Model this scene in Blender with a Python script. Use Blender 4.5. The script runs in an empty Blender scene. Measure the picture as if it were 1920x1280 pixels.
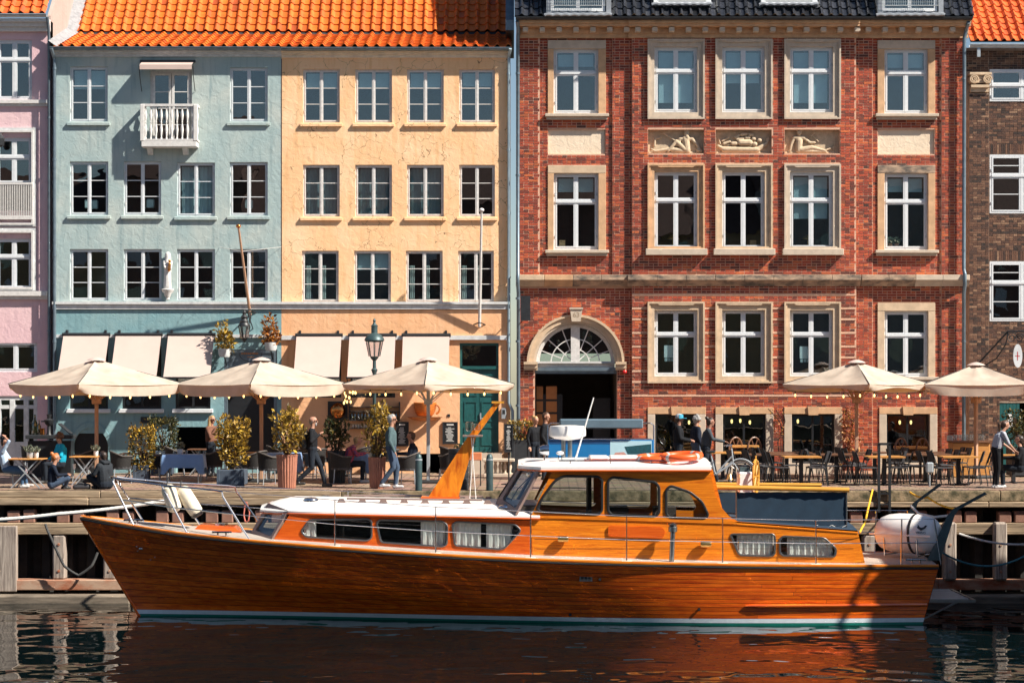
import bpy, bmesh, math, random
import numpy as np
from mathutils import Vector, Matrix
from mathutils.geometry import tessellate_polygon
random.seed(7); np.random.seed(7)
PI = math.pi
SC = bpy.context.scene
COL = SC.collection
# ---------------------------------------------------------------- camera, sky, sun
CAMY, CAMZ, FPX = -61.0, 2.6, 3904.0
cam = bpy.data.cameras.new('camera'); camo = bpy.data.objects.new('camera', cam); COL.objects.link(camo)
camo.location = (0, CAMY, CAMZ); camo.rotation_euler = (PI/2, 0, 0)
cam.sensor_width = 36; cam.lens = FPX/1920*36; cam.shift_y = 80/1920; cam.clip_end = 3000
SC.camera = camo
SUN = Vector((-2.0, 1.0, -2.1))
W = bpy.data.worlds.new('World'); SC.world = W; W.use_nodes = True
nt = W.node_tree; bg = nt.nodes['Background']
sky = nt.nodes.new('ShaderNodeTexSky'); sky.sky_type = 'NISHITA'; sky.sun_disc = False
sky.sun_elevation = math.atan2(-SUN.z, math.hypot(SUN.x, SUN.y)); sky.sun_rotation = math.atan2(-SUN.x, -SUN.y)
sky.air_density = 1.0; sky.dust_density = .4; sky.ozone_density = 1.5
nt.links.new(sky.outputs[0], bg.inputs[0]); bg.inputs[1].default_value = .05
sl = bpy.data.lights.new('sun', 'SUN'); sl.energy = 5.0; sl.angle = math.radians(1.0); sl.color = (1, .93, .82)
so = bpy.data.objects.new('sun', sl); COL.objects.link(so); so.rotation_euler = SUN.to_track_quat('-Z', 'Y').to_euler(); so.location = (30, -40, 40)
vs = SC.view_settings; vs.view_transform = 'Standard'; vs.look = 'None'; vs.exposure = 1.0; vs.gamma = 1
SC.cycles.max_bounces = 6; SC.cycles.transparent_max_bounces = 12; SC.cycles.caustics_reflective = True; SC.cycles.blur_glossy = 0.0; SC.cycles.use_guiding = True; SC.cycles.use_surface_guiding = True; SC.cycles.use_denoising = True; SC.cycles.caustics_refractive = False
SC.cycles.sample_clamp_indirect = 0

# ---------------------------------------------------------------- pixel-measured placing at a real depth
def X(px, Y=0.0): return (px-960)*(Y-CAMY)/FPX
def Z(py, Y=0.0): return CAMZ-(py-720)*(Y-CAMY)/FPX
def P(px, py, Y=0.0): return Vector((X(px, Y), Y, Z(py, Y)))
def L(d, Y=0.0): return d*(Y-CAMY)/FPX
def GY(py): return CAMY + FPX*CAMZ/(py-720)          # depth of a point of the pavement seen at this row

# ---------------------------------------------------------------- mesh helpers
class MB:
    def __init__(s): s.v = []; s.f = []; s.m = []; s.mi = 0
    def add(s, vs, fs):
        n = len(s.v); s.v += [tuple(v) for v in vs]
        for f in fs: s.f.append(tuple(i+n for i in f)); s.m.append(s.mi)
        return s
    def box(s, x0, x1, y0, y1, z0, z1):
        return s.add([(x0,y0,z0),(x1,y0,z0),(x1,y1,z0),(x0,y1,z0),(x0,y0,z1),(x1,y0,z1),(x1,y1,z1),(x0,y1,z1)],
                     [(3,2,1,0),(4,5,6,7),(0,1,5,4),(1,2,6,5),(2,3,7,6),(3,0,4,7)])
    def cbox(s, x0, x1, y0, y1, z0, z1, c=.01):       # box with chamfered edges
        bm = bmesh.new(); bmesh.ops.create_cube(bm, size=1)
        for v in bm.verts: v.co = ((x0+x1)/2+v.co.x*(x1-x0), (y0+y1)/2+v.co.y*(y1-y0), (z0+z1)/2+v.co.z*(z1-z0))
        bmesh.ops.bevel(bm, geom=bm.edges[:], offset=c, segments=1, affect='EDGES')
        return s.bm(bm)
    def bm(s, bm):
        bm.verts.index_update(); s.add([v.co[:] for v in bm.verts], [[v.index for v in f.verts] for f in bm.faces]); bm.free(); return s
    def hexa(s, lo, hi):                                # two 4-point rings
        return s.add(list(lo)+list(hi), [(3,2,1,0),(4,5,6,7),(0,1,5,4),(1,2,6,5),(2,3,7,6),(3,0,4,7)])
    def bar(s, a, b, w, h=None, up=(0,0,1)):           # rectangular bar between two points
        a = Vector(a); b = Vector(b); h = w if h is None else h; d = (b-a).normalized(); u = Vector(up)
        if abs(d.dot(u)) > .98: u = Vector((0,1,0))
        r = d.cross(u).normalized()*w/2; t = r.cross(d).normalized()*h/2
        return s.hexa([a-r-t, a+r-t, a+r+t, a-r+t], [b-r-t, b+r-t, b+r+t, b-r+t])
    def tube(s, pts, r, n=8, closed=False, cap=True):
        pts = [Vector(p) for p in pts]; N = len(pts); rs = r if hasattr(r, '__len__') else [r]*N
        vs = []; prev = None
        for i, p in enumerate(pts):
            a = pts[i-1] if (i > 0 or closed) else p; b = pts[(i+1) % N] if (i < N-1 or closed) else p
            d = (b-a).normalized() if (b-a).length > 1e-9 else Vector((0,0,1))
            if prev is None:
                u = Vector((0,0,1)) if abs(d.z) < .9 else Vector((1,0,0)); u = (u-d*u.dot(d)).normalized()
            else:
                u = prev-d*prev.dot(d); u = u.normalized() if u.length > 1e-6 else Vector((1,0,0))
            prev = u; w = d.cross(u)
            for k in range(n):
                q = 2*PI*k/n; vs.append(p+(u*math.cos(q)+w*math.sin(q))*rs[i])
        fs = []
        for i in range(N if closed else N-1):
            j = (i+1) % N
            for k in range(n): fs.append((i*n+k, i*n+(k+1) % n, j*n+(k+1) % n, j*n+k))
        if not closed and cap: fs += [tuple(range(n))[::-1], tuple((N-1)*n+k for k in range(n))]
        return s.add(vs, fs)
    def lathe(s, prof, c=(0,0,0), n=16, axis='z', a0=0, a1=2*PI):    # prof: (radius, height)
        full = abs(a1-a0-2*PI) < 1e-6; m = n if full else n+1; vs = []
        for r, h in prof:
            for k in range(m):
                q = a0+(a1-a0)*k/n; e = (r*math.cos(q), r*math.sin(q), h)
                if axis == 'y': e = (e[0], e[2], e[1])
                if axis == 'x': e = (e[2], e[0], e[1])
                vs.append((c[0]+e[0], c[1]+e[1], c[2]+e[2]))
        fs = []
        for i in range(len(prof)-1):
            for k in range(n): fs.append((i*m+k, i*m+(k+1) % m, (i+1)*m+(k+1) % m, (i+1)*m+k))
        if full: fs += [tuple(range(n))[::-1], tuple((len(prof)-1)*n+k for k in range(n))]
        return s.add(vs, fs)
    def prism(s, poly, y0, y1, holes=(), plane='xz', back=True):      # polygon (with holes) given thickness
        loops = [list(poly)]+[list(h) for h in holes]
        pt = (lambda a, b, y: (a, y, b)) if plane == 'xz' else ((lambda a, b, y: (a, b, y)) if plane == 'xy' else (lambda a, b, y: (y, a, b)))
        tri = tessellate_polygon([[Vector((a, b, 0)) for a, b in lp] for lp in loops])
        flat = [p for lp in loops for p in lp]; n = len(flat)
        vs = [pt(a, b, y0) for a, b in flat]+[pt(a, b, y1) for a, b in flat]
        fs = [tuple(t) for t in tri]+([tuple(i+n for i in t[::-1]) for t in tri] if back else [])
        o = 0
        for lp in loops:
            m = len(lp)
            for i in range(m): j = (i+1) % m; fs.append((o+i, o+j, n+o+j, n+o+i))
            o += m
        return s.add(vs, fs)
    def sheet(s, rows):
        n = len(rows[0]); vs = [p for r in rows for p in r]
        return s.add(vs, [(i*n+k, i*n+k+1, (i+1)*n+k+1, (i+1)*n+k) for i in range(len(rows)-1) for k in range(n-1)])
    def ell(s, c, r, n=12, m=8):
        return s.lathe([(max(1e-4, math.sin(PI*i/m)), -math.cos(PI*i/m)) for i in range(m+1)], n=n).xf(len(s.v)-0, c, r, (m+1)*n)
    def xf(s, _e, c, r, cnt):
        a = len(s.v)-cnt
        for i in range(a, len(s.v)): v = s.v[i]; s.v[i] = (c[0]+v[0]*r[0], c[1]+v[1]*r[1], c[2]+v[2]*r[2])
        return s
    def move(s, M):
        s.v = [tuple(M @ Vector(v)) for v in s.v]; return s
    def mesh(s, name, mats, smooth=False):
        me = bpy.data.meshes.new(name); me.from_pydata(s.v, [], s.f)
        for m in (mats if isinstance(mats, (list, tuple)) else [mats]): me.materials.append(M[m] if isinstance(m, str) else m)
        if any(s.m): me.polygons.foreach_set('material_index', s.m)
        bm = bmesh.new(); bm.from_mesh(me); bmesh.ops.recalc_face_normals(bm, faces=bm.faces[:]); bm.to_mesh(me); bm.free()
        if smooth:
            me.polygons.foreach_set('use_smooth', [True]*len(me.polygons))
            if smooth != 2: me.set_sharp_from_angle(angle=math.radians(40))
        return me
    def build(s, name, mats, parent=None, smooth=False, world=True):
        return link(name, s.mesh(name, mats, smooth), parent, world)
def wm(o):
    m = o.matrix_basis.copy()
    return wm(o.parent) @ o.matrix_parent_inverse @ m if o.parent else m
def link(name, me, parent=None, world=True):
    o = bpy.data.objects.new(name, me); COL.objects.link(o)
    if parent is not None:
        o.parent = parent
        if world: o.matrix_parent_inverse = wm(parent).inverted()
    return o
_cubes = {}
def cube(name, x0, x1, y0, y1, z0, z1, mat, parent):                  # a piece that shares one mesh with all pieces of its material
    if mat not in _cubes: _cubes[mat] = MB().box(-.5,.5,-.5,.5,-.5,.5).mesh('piece_'+mat, mat)
    o = link(name, _cubes[mat], parent)
    o.location = ((x0+x1)/2, (y0+y1)/2, (z0+z1)/2); o.scale = (x1-x0, y1-y0, z1-z0)
    return o
def tag(o, label, cat, group=None, kind=None):
    if label: o['label'] = label
    if cat: o['category'] = cat
    if group: o['group'] = group
    if kind: o['kind'] = kind
    return o
def thing(name, label, cat, loc=(0,0,0), rz=0, group=None):
    o = bpy.data.objects.new(name, None); COL.objects.link(o); o.location = loc; o.rotation_euler = (0, 0, rz); o.empty_display_size = .2
    return tag(o, label, cat, group)
def dup(root, loc, rz=0, label=None, group=None, scale=None):
    def rec(o, par):
        c = o.copy(); COL.objects.link(c); c.parent = par
        for ch in o.children: rec(ch, c)
        return c
    r = rec(root, None); r.location = loc; r.rotation_euler = (0, 0, rz)
    if scale: r.scale = scale if hasattr(scale, '__len__') else (scale,)*3
    if label: r['label'] = label
    if group: r['group'] = group
    return r
def spl(xs, ys, x):                                                    # smooth interpolation
    xs = list(xs); ys = list(ys); i = min(max(np.searchsorted(xs, x)-1, 0), len(xs)-2)
    h = xs[i+1]-xs[i]; t = min(1, max(0, (x-xs[i])/h))
    def sl_(k):
        if k == 0: return (ys[1]-ys[0])/(xs[1]-xs[0])
        if k == len(xs)-1: return (ys[-1]-ys[-2])/(xs[-1]-xs[-2])
        return (ys[k+1]-ys[k-1])/(xs[k+1]-xs[k-1])
    a, b = sl_(i)*h, sl_(i+1)*h
    return ys[i]*(2*t**3-3*t**2+1)+a*(t**3-2*t**2+t)+ys[i+1]*(3*t**2-2*t**3)+b*(t**3-t**2)
def rpoly(pts, r=.05, seg=5):                                          # polygon with rounded corners
    out = []; n = len(pts); rr = r if hasattr(r, '__len__') else [r]*n
    for i in range(n):
        p = Vector(pts[i]); a = Vector(pts[i-1]); b = Vector(pts[(i+1) % n]); da = (a-p); db = (b-p)
        q = min(rr[i], da.length*.48, db.length*.48); A = p+da.normalized()*q; B = p+db.normalized()*q
        for k in range(seg+1):
            t = k/seg; c = A*(1-t)**2+p*2*t*(1-t)+B*t*t; out.append((c.x, c.y))
    return out
def ivsub(ivs, a, b):
    out = []
    for x0, x1 in ivs:
        if b <= x0 or a >= x1: out.append((x0, x1)); continue
        if a > x0: out.append((x0, a))
        if b < x1: out.append((b, x1))
    return out

# ---------------------------------------------------------------- materials
M = {}
def newmat(name):
    m = bpy.data.materials.new(name); m.use_nodes = True; M[name] = m
    n = m.node_tree.nodes; return m, n, m.node_tree.links, n['Principled BSDF']
def mul(c, k): return tuple(min(1, x*k) for x in c[:3])+(1,)
def pm(name, c, r=.6, m=0, var=.15, sc=3.0, bump=0, bsc=30, c2=None, st=(1,1,1), spec=.5, coat=0, lo=.3, hi=.7, isl=0, alpha=None, em=0, sheen=0, bdist=.01, det=6):
    mt, N, K, B = newmat(name)
    B.inputs['Roughness'].default_value = r; B.inputs['Metallic'].default_value = m; B.inputs['Specular IOR Level'].default_value = spec
    if coat: B.inputs['Coat Weight'].default_value = coat; B.inputs['Coat Roughness'].default_value = .05
    if sheen: B.inputs['Sheen Weight'].default_value = sheen
    g = N.new('ShaderNodeNewGeometry'); mp = N.new('ShaderNodeMapping'); mp.inputs['Scale'].default_value = st
    K.new(g.outputs['Position'], mp.inputs[0])
    nz = N.new('ShaderNodeTexNoise'); nz.inputs['Scale'].default_value = sc; nz.inputs['Detail'].default_value = det; nz.inputs['Roughness'].default_value = .62
    K.new(mp.outputs[0], nz.inputs[0])
    cr = N.new('ShaderNodeValToRGB'); cr.color_ramp.elements[0].position = lo; cr.color_ramp.elements[1].position = hi
    cr.color_ramp.elements[0].color = mul(c, 1-var) if c2 is None else tuple(c2)[:3]+(1,); cr.color_ramp.elements[1].color = mul(c, 1+var) if c2 is None else tuple(c)[:3]+(1,)
    K.new(nz.outputs[0], cr.inputs[0]); out = cr.outputs[0]
    if isl:
        oi = N.new('ShaderNodeObjectInfo'); ad = N.new('ShaderNodeMath'); ad.operation = 'ADD'; fr = N.new('ShaderNodeMath'); fr.operation = 'FRACT'
        K.new(oi.outputs['Random'], ad.inputs[0]); K.new(g.outputs['Random Per Island'], ad.inputs[1]); K.new(ad.outputs[0], fr.inputs[0])
        mr = N.new('ShaderNodeMapRange'); mr.inputs[3].default_value = 1-isl; mr.inputs[4].default_value = 1+isl; K.new(fr.outputs[0], mr.inputs[0])
        hs = N.new('ShaderNodeHueSaturation'); K.new(mr.outputs[0], hs.inputs['Value']); K.new(out, hs.inputs['Color']); out = hs.outputs[0]
    K.new(out, B.inputs['Base Color'])
    if bump:
        b2 = N.new('ShaderNodeTexNoise'); b2.inputs['Scale'].default_value = bsc; b2.inputs['Detail'].default_value = 8; K.new(mp.outputs[0], b2.inputs[0])
        bp = N.new('ShaderNodeBump'); bp.inputs['Strength'].default_value = bump; bp.inputs['Distance'].default_value = bdist
        K.new(b2.outputs[0], bp.inputs['Height']); K.new(bp.outputs[0], B.inputs['Normal'])
    if em: B.inputs['Emission Color'].default_value = tuple(c)[:3]+(1,); B.inputs['Emission Strength'].default_value = em
    return mt
def glass(name, tint=(1,1,1), base=.06, rough=.0, k=1.0):
    mt, N, K, B = newmat(name); o = N['Material Output']
    t = N.new('ShaderNodeBsdfTransparent'); t.inputs[0].default_value = tuple(tint)+(1,)
    gl = N.new('ShaderNodeBsdfGlossy'); gl.inputs['Roughness'].default_value = rough
    lw = N.new('ShaderNodeLayerWeight'); lw.inputs[0].default_value = .5
    pw = N.new('ShaderNodeMath'); pw.operation = 'POWER'; pw.inputs[1].default_value = 4; K.new(lw.outputs['Facing'], pw.inputs[0])
    ad = N.new('ShaderNodeMath'); ad.operation = 'MULTIPLY_ADD'; ad.inputs[1].default_value = 1-base-.04; ad.inputs[2].default_value = base+.04; ad.use_clamp = True; K.new(pw.outputs[0], ad.inputs[0])
    nz = N.new('ShaderNodeTexNoise'); nz.inputs['Scale'].default_value = 1.3; bp = N.new('ShaderNodeBump'); bp.inputs['Strength'].default_value = .14; bp.inputs['Distance'].default_value = .02
    ge = N.new('ShaderNodeNewGeometry'); K.new(ge.outputs['Position'], nz.inputs[0]); K.new(nz.outputs[0], bp.inputs['Height']); K.new(bp.outputs[0], gl.inputs['Normal'])
    mx = N.new('ShaderNodeMixShader'); K.new(ad.outputs[0], mx.inputs[0]); K.new(t.outputs[0], mx.inputs[1]); K.new(gl.outputs[0], mx.inputs[2])
    K.new(mx.outputs[0], o.inputs[0]); return mt
def palette(name, stops, r=.8, mottle=.25, sc=25, bump=.3, bsc=60, lowrel=.004, coat=0, spec=.5, transl=0, big=0):
    """one colour out of a palette for each loose piece, with grain on it"""
    mt, N, K, B = newmat(name); B.inputs['Roughness'].default_value = r; B.inputs['Specular IOR Level'].default_value = spec
    if coat: B.inputs['Coat Weight'].default_value = coat; B.inputs['Coat Roughness'].default_value = .15
    g = N.new('ShaderNodeNewGeometry'); oi = N.new('ShaderNodeObjectInfo'); ad = N.new('ShaderNodeMath'); ad.operation = 'ADD'; fr = N.new('ShaderNodeMath'); fr.operation = 'FRACT'
    K.new(oi.outputs['Random'], ad.inputs[0]); K.new(g.outputs['Random Per Island'], ad.inputs[1]); K.new(ad.outputs[0], fr.inputs[0])
    cr = N.new('ShaderNodeValToRGB'); e = cr.color_ramp.elements
    while len(e) < len(stops): e.new(.5)
    for i, (p, c) in enumerate(stops): e[i].position = p; e[i].color = tuple(c)+(1,)
    K.new(fr.outputs[0], cr.inputs[0])
    nz = N.new('ShaderNodeTexNoise'); nz.inputs['Scale'].default_value = sc; nz.inputs['Detail'].default_value = 7; K.new(g.outputs['Position'], nz.inputs[0])
    mr = N.new('ShaderNodeMapRange'); mr.inputs[1].default_value = .3; mr.inputs[2].default_value = .7; mr.inputs[3].default_value = 1-mottle; mr.inputs[4].default_value = 1+mottle; K.new(nz.outputs[0], mr.inputs[0])
    val = mr.outputs[0]
    if big:
        n2 = N.new('ShaderNodeTexNoise'); n2.inputs['Scale'].default_value = .55; n2.inputs['Detail'].default_value = 5; K.new(g.outputs['Position'], n2.inputs[0])
        m2 = N.new('ShaderNodeMapRange'); m2.inputs[1].default_value = .35; m2.inputs[2].default_value = .65; m2.inputs[3].default_value = 1-big; m2.inputs[4].default_value = 1+big*.6; K.new(n2.outputs[0], m2.inputs[0])
        mm = N.new('ShaderNodeMath'); mm.operation = 'MULTIPLY'; K.new(val, mm.inputs[0]); K.new(m2.outputs[0], mm.inputs[1]); val = mm.outputs[0]
    hs = N.new('ShaderNodeHueSaturation'); K.new(val, hs.inputs['Value']); K.new(cr.outputs[0], hs.inputs['Color']); K.new(hs.outputs[0], B.inputs['Base Color'])
    if bump:
        b2 = N.new('ShaderNodeTexNoise'); b2.inputs['Scale'].default_value = bsc; K.new(g.outputs['Position'], b2.inputs[0])
        bp = N.new('ShaderNodeBump'); bp.inputs['Strength'].default_value = bump; bp.inputs['Distance'].default_value = lowrel; K.new(b2.outputs[0], bp.inputs['Height']); K.new(bp.outputs[0], B.inputs['Normal'])
    if transl:
        tr = N.new('ShaderNodeBsdfTranslucent'); K.new(hs.outputs[0], tr.inputs[0]); mx = N.new('ShaderNodeMixShader'); mx.inputs[0].default_value = transl
        K.new(B.outputs[0], mx.inputs[1]); K.new(tr.outputs[0], mx.inputs[2]); K.new(mx.outputs[0], N['Material Output'].inputs[0])
    return mt
def wood(name, a, b, r=.3, coat=.6, st=(.6, 12, 12), sc=3.0, bump=.05, isl=.12, dark=None):
    """varnished or bare timber: long grain along x unless st says otherwise, own tone for each plank"""
    mt, N, K, B = newmat(name); B.inputs['Roughness'].default_value = r
    if coat: B.inputs['Coat Weight'].default_value = coat; B.inputs['Coat Roughness'].default_value = .05
    g = N.new('ShaderNodeNewGeometry'); mp = N.new('ShaderNodeMapping'); mp.inputs['Scale'].default_value = st; K.new(g.outputs['Position'], mp.inputs[0])
    oi = N.new('ShaderNodeObjectInfo'); ad = N.new('ShaderNodeVectorMath'); ad.operation = 'MULTIPLY_ADD'; ad.inputs[1].default_value = (1,1,1)
    cb = N.new('ShaderNodeCombineXYZ'); m1 = N.new('ShaderNodeMath'); m1.operation = 'MULTIPLY'; m1.inputs[1].default_value = 40; K.new(oi.outputs['Random'], m1.inputs[0]); K.new(m1.outputs[0], cb.inputs[0])
    K.new(mp.outputs[0], ad.inputs[0]); K.new(cb.outputs[0], ad.inputs[2])
    n1 = N.new('ShaderNodeTexNoise'); n1.inputs['Scale'].default_value = sc; n1.inputs['Detail'].default_value = 8; n1.inputs['Roughness'].default_value = .65; n1.inputs['Distortion'].default_value = .6; K.new(ad.outputs[0], n1.inputs[0])
    cr = N.new('ShaderNodeValToRGB'); e = cr.color_ramp.elements; e[0].position = .33; e[0].color = tuple(a)+(1,); e[1].position = .68; e[1].color = tuple(b)+(1,)
    if dark: q = e.new(.28); q.color = tuple(dark)+(1,)
    K.new(n1.outputs[0], cr.inputs[0])
    mr = N.new('ShaderNodeMapRange'); mr.inputs[3].default_value = 1-isl; mr.inputs[4].default_value = 1+isl; K.new(oi.outputs['Random'], mr.inputs[0])
    hs = N.new('ShaderNodeHueSaturation'); K.new(mr.outputs[0], hs.inputs['Value']); K.new(cr.outputs[0], hs.inputs['Color']); K.new(hs.outputs[0], B.inputs['Base Color'])
    if bump:
        bp = N.new('ShaderNodeBump'); bp.inputs['Strength'].default_value = bump; bp.inputs['Distance'].default_value = .01; K.new(n1.outputs[0], bp.inputs['Height']); K.new(bp.outputs[0], B.inputs['Normal'])
    return mt
def plaster(name, c, streak, c3, crack=0.0):
    """rendered wall: worn patches, fine relief, rain streaks below sills, hairline cracks"""
    mt, N, K, B = newmat(name); B.inputs['Roughness'].default_value = .85; B.inputs['Specular IOR Level'].default_value = .25
    g = N.new('ShaderNodeNewGeometry')
    def noise(sc, det=6, st=(1,1,1), dist=0):
        mp = N.new('ShaderNodeMapping'); mp.inputs['Scale'].default_value = st; K.new(g.outputs['Position'], mp.inputs[0])
        n = N.new('ShaderNodeTexNoise'); n.inputs['Scale'].default_value = sc; n.inputs['Detail'].default_value = det; n.inputs['Distortion'].default_value = dist; K.new(mp.outputs[0], n.inputs[0]); return n.outputs[0]
    def mixc(fac, c1, c2, lo, hi):
        r = N.new('ShaderNodeMapRange'); r.inputs[1].default_value = lo; r.inputs[2].default_value = hi; K.new(fac, r.inputs[0])
        m = N.new('ShaderNodeMix'); m.data_type = 'RGBA'; K.new(r.outputs[0], m.inputs[0])
        for i, q in ((6, c1), (7, c2)):
            if isinstance(q, tuple): m.inputs[i].default_value = q[:3]+(1,)
            else: K.new(q, m.inputs[i])
        return m.outputs[2]
    a = mixc(noise(.7, 7, dist=.5), c, c3, .42, .75)
    a = mixc(noise(2.2, 8, (3, 3, .30)), a, streak, .52, .86)
    a = mixc(noise(9, 8), a, mul(c, .8), .60, .95)
    if crack:
        vo = N.new('ShaderNodeTexVoronoi'); vo.feature = 'DISTANCE_TO_EDGE'; vo.inputs['Scale'].default_value = 2.6
        wv = N.new('ShaderNodeTexNoise'); wv.inputs['Scale'].default_value = 4; mm = N.new('ShaderNodeMix'); mm.data_type = 'VECTOR'; mm.inputs[0].default_value = .25
        K.new(g.outputs['Position'], wv.inputs[0]); K.new(g.outputs['Position'], mm.inputs[4]); K.new(wv.outputs[1], mm.inputs[5]); K.new(mm.outputs[1], vo.inputs[0])
        lt = N.new('ShaderNodeMath'); lt.operation = 'LESS_THAN'; lt.inputs[1].default_value = .008; K.new(vo.outputs[0], lt.inputs[0])
        gt = N.new('ShaderNodeMath'); gt.operation = 'GREATER_THAN'; gt.inputs[1].default_value = 1-crack; K.new(noise(.9, 2), gt.inputs[0])
        ml = N.new('ShaderNodeMath'); ml.operation = 'MULTIPLY'; K.new(lt.outputs[0], ml.inputs[0]); K.new(gt.outputs[0], ml.inputs[1])
        a = mixc(ml.outputs[0], a, mul(c, .35), 0, 1)
    K.new(a, B.inputs['Base Color'])
    s = N.new('ShaderNodeMath'); s.operation = 'ADD'; K.new(noise(5.5, 4, dist=.8), s.inputs[0])
    s2 = N.new('ShaderNodeMath'); s2.operation = 'MULTIPLY'; s2.inputs[1].default_value = .25; K.new(noise(28, 6), s2.inputs[0]); K.new(s2.outputs[0], s.inputs[1])
    bp = N.new('ShaderNodeBump'); bp.inputs['Strength'].default_value = .42; bp.inputs['Distance'].default_value = .035; K.new(s.outputs[0], bp.inputs['Height']); K.new(bp.outputs[0], B.inputs['Normal'])
    return mt

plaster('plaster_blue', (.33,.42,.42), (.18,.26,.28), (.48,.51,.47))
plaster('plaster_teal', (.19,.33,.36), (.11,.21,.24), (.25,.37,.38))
plaster('plaster_yellow', (.82,.50,.27), (.66,.36,.16), (.86,.60,.38), crack=.5)
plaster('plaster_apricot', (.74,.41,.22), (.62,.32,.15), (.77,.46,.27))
plaster('plaster_pink', (.66,.44,.47), (.54,.36,.40), (.70,.50,.51))
plaster('plaster_cream', (.42,.33,.29), (.30,.24,.21), (.46,.37,.33))
plaster('panel_render', (.72,.58,.43), (.60,.48,.36), (.78,.66,.52))
pm('white_paint', (.62,.64,.66), .45, var=.06, sc=14, bump=.1, bsc=40)
pm('old_white', (.60,.58,.56), .6, var=.14, sc=12, bump=.2, bsc=50)
pm('trim_grey', (.55,.56,.56), .7, var=.18, sc=6, bump=.2, bsc=40)
pm('trim_cream', (.72,.60,.46), .7, var=.14, sc=5, bump=.2, bsc=40)
pm('zinc', (.16,.21,.25), .45, m=.6, var=.2, sc=5)
pm('zinc_light', (.42,.46,.49), .45, m=.5, var=.15, sc=5)
pm('pipe_grey', (.30,.40,.46), .5, m=.2, var=.15, sc=6)
pm('black_iron', (.02,.022,.025), .45, var=.3, sc=12)
pm('black_paint', (.015,.017,.02), .35, var=.2, sc=9)
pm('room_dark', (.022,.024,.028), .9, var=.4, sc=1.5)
pm('mortar', (.60,.36,.25), .95, var=.14, sc=9, bump=.5, bsc=80)
pm('mortar_dark', (.33,.24,.18), .95, var=.35, sc=6, bump=.5, bsc=80)
pm('stone', (.54,.40,.27), .85, var=.16, sc=4, bump=.25, bsc=60)
pm('stone_warm', (.54,.33,.185), .85, var=.2, sc=4, bump=.3, bsc=60)
pm('stone_grey', (.50,.41,.32), .85, var=.14, sc=5, bump=.25, bsc=60)
pm('stone_stained', (.46,.32,.22), .9, var=.2, sc=2.4, bump=.4, bsc=40, c2=(.09,.08,.07), st=(1,1,2.5), lo=.36, hi=.62)
pm('relief_stone', (.52,.40,.27), .85, var=.2, sc=9, bump=.3, bsc=70)
palette('brick_red', [(0,(.10,.028,.019)),(.14,(.20,.036,.020)),(.4,(.32,.050,.023)),(.72,(.40,.068,.027)),(.93,(.50,.12,.037)),(1,(.055,.025,.02))], mottle=.18, big=.2)
palette('brick_brown', [(0,(.025,.016,.013)),(.3,(.075,.034,.022)),(.6,(.12,.053,.03)),(.85,(.16,.08,.046)),(1,(.26,.15,.09))], mottle=.4)
palette('tile_orange', [(0,(.56,.115,.008)),(.5,(.64,.14,.009)),(.9,(.52,.098,.008)),(1,(.36,.06,.008))], r=.6, big=.12, mottle=.16, sc=7, bump=.15)
palette('tile_red', [(0,(.62,.10,.015)),(.5,(.70,.13,.018)),(1,(.48,.07,.012))], r=.6, mottle=.18, sc=7, bump=.15)
palette('tile_black', [(0,(.012,.013,.016)),(.6,(.022,.024,.03)),(1,(.04,.042,.05))], r=.22, mottle=.3, sc=9, bump=.2, coat=.4)
pm('mortar_white', (.26,.26,.27), .9, var=.25, sc=7, bump=.5, bsc=30)
glass('pane_glass', (.84,.94,.96), .085)
glass('boat_glass', (.88,.92,.93), .02)
glass('lamp_glass', (.9,.82,.8), .12, .1)
glass('clear_glass', (.93,.95,.96), .06)
pm('curtain', (.62,.60,.55), .9, var=.06, sc=20, sheen=.2)
pm('blind', (.20,.25,.27), .8, var=.05, sc=6)
pm('blind_light', (.42,.48,.50), .8, var=.05, sc=6)
pm('paper_white', (.8,.8,.78), .8, var=.02)
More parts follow.
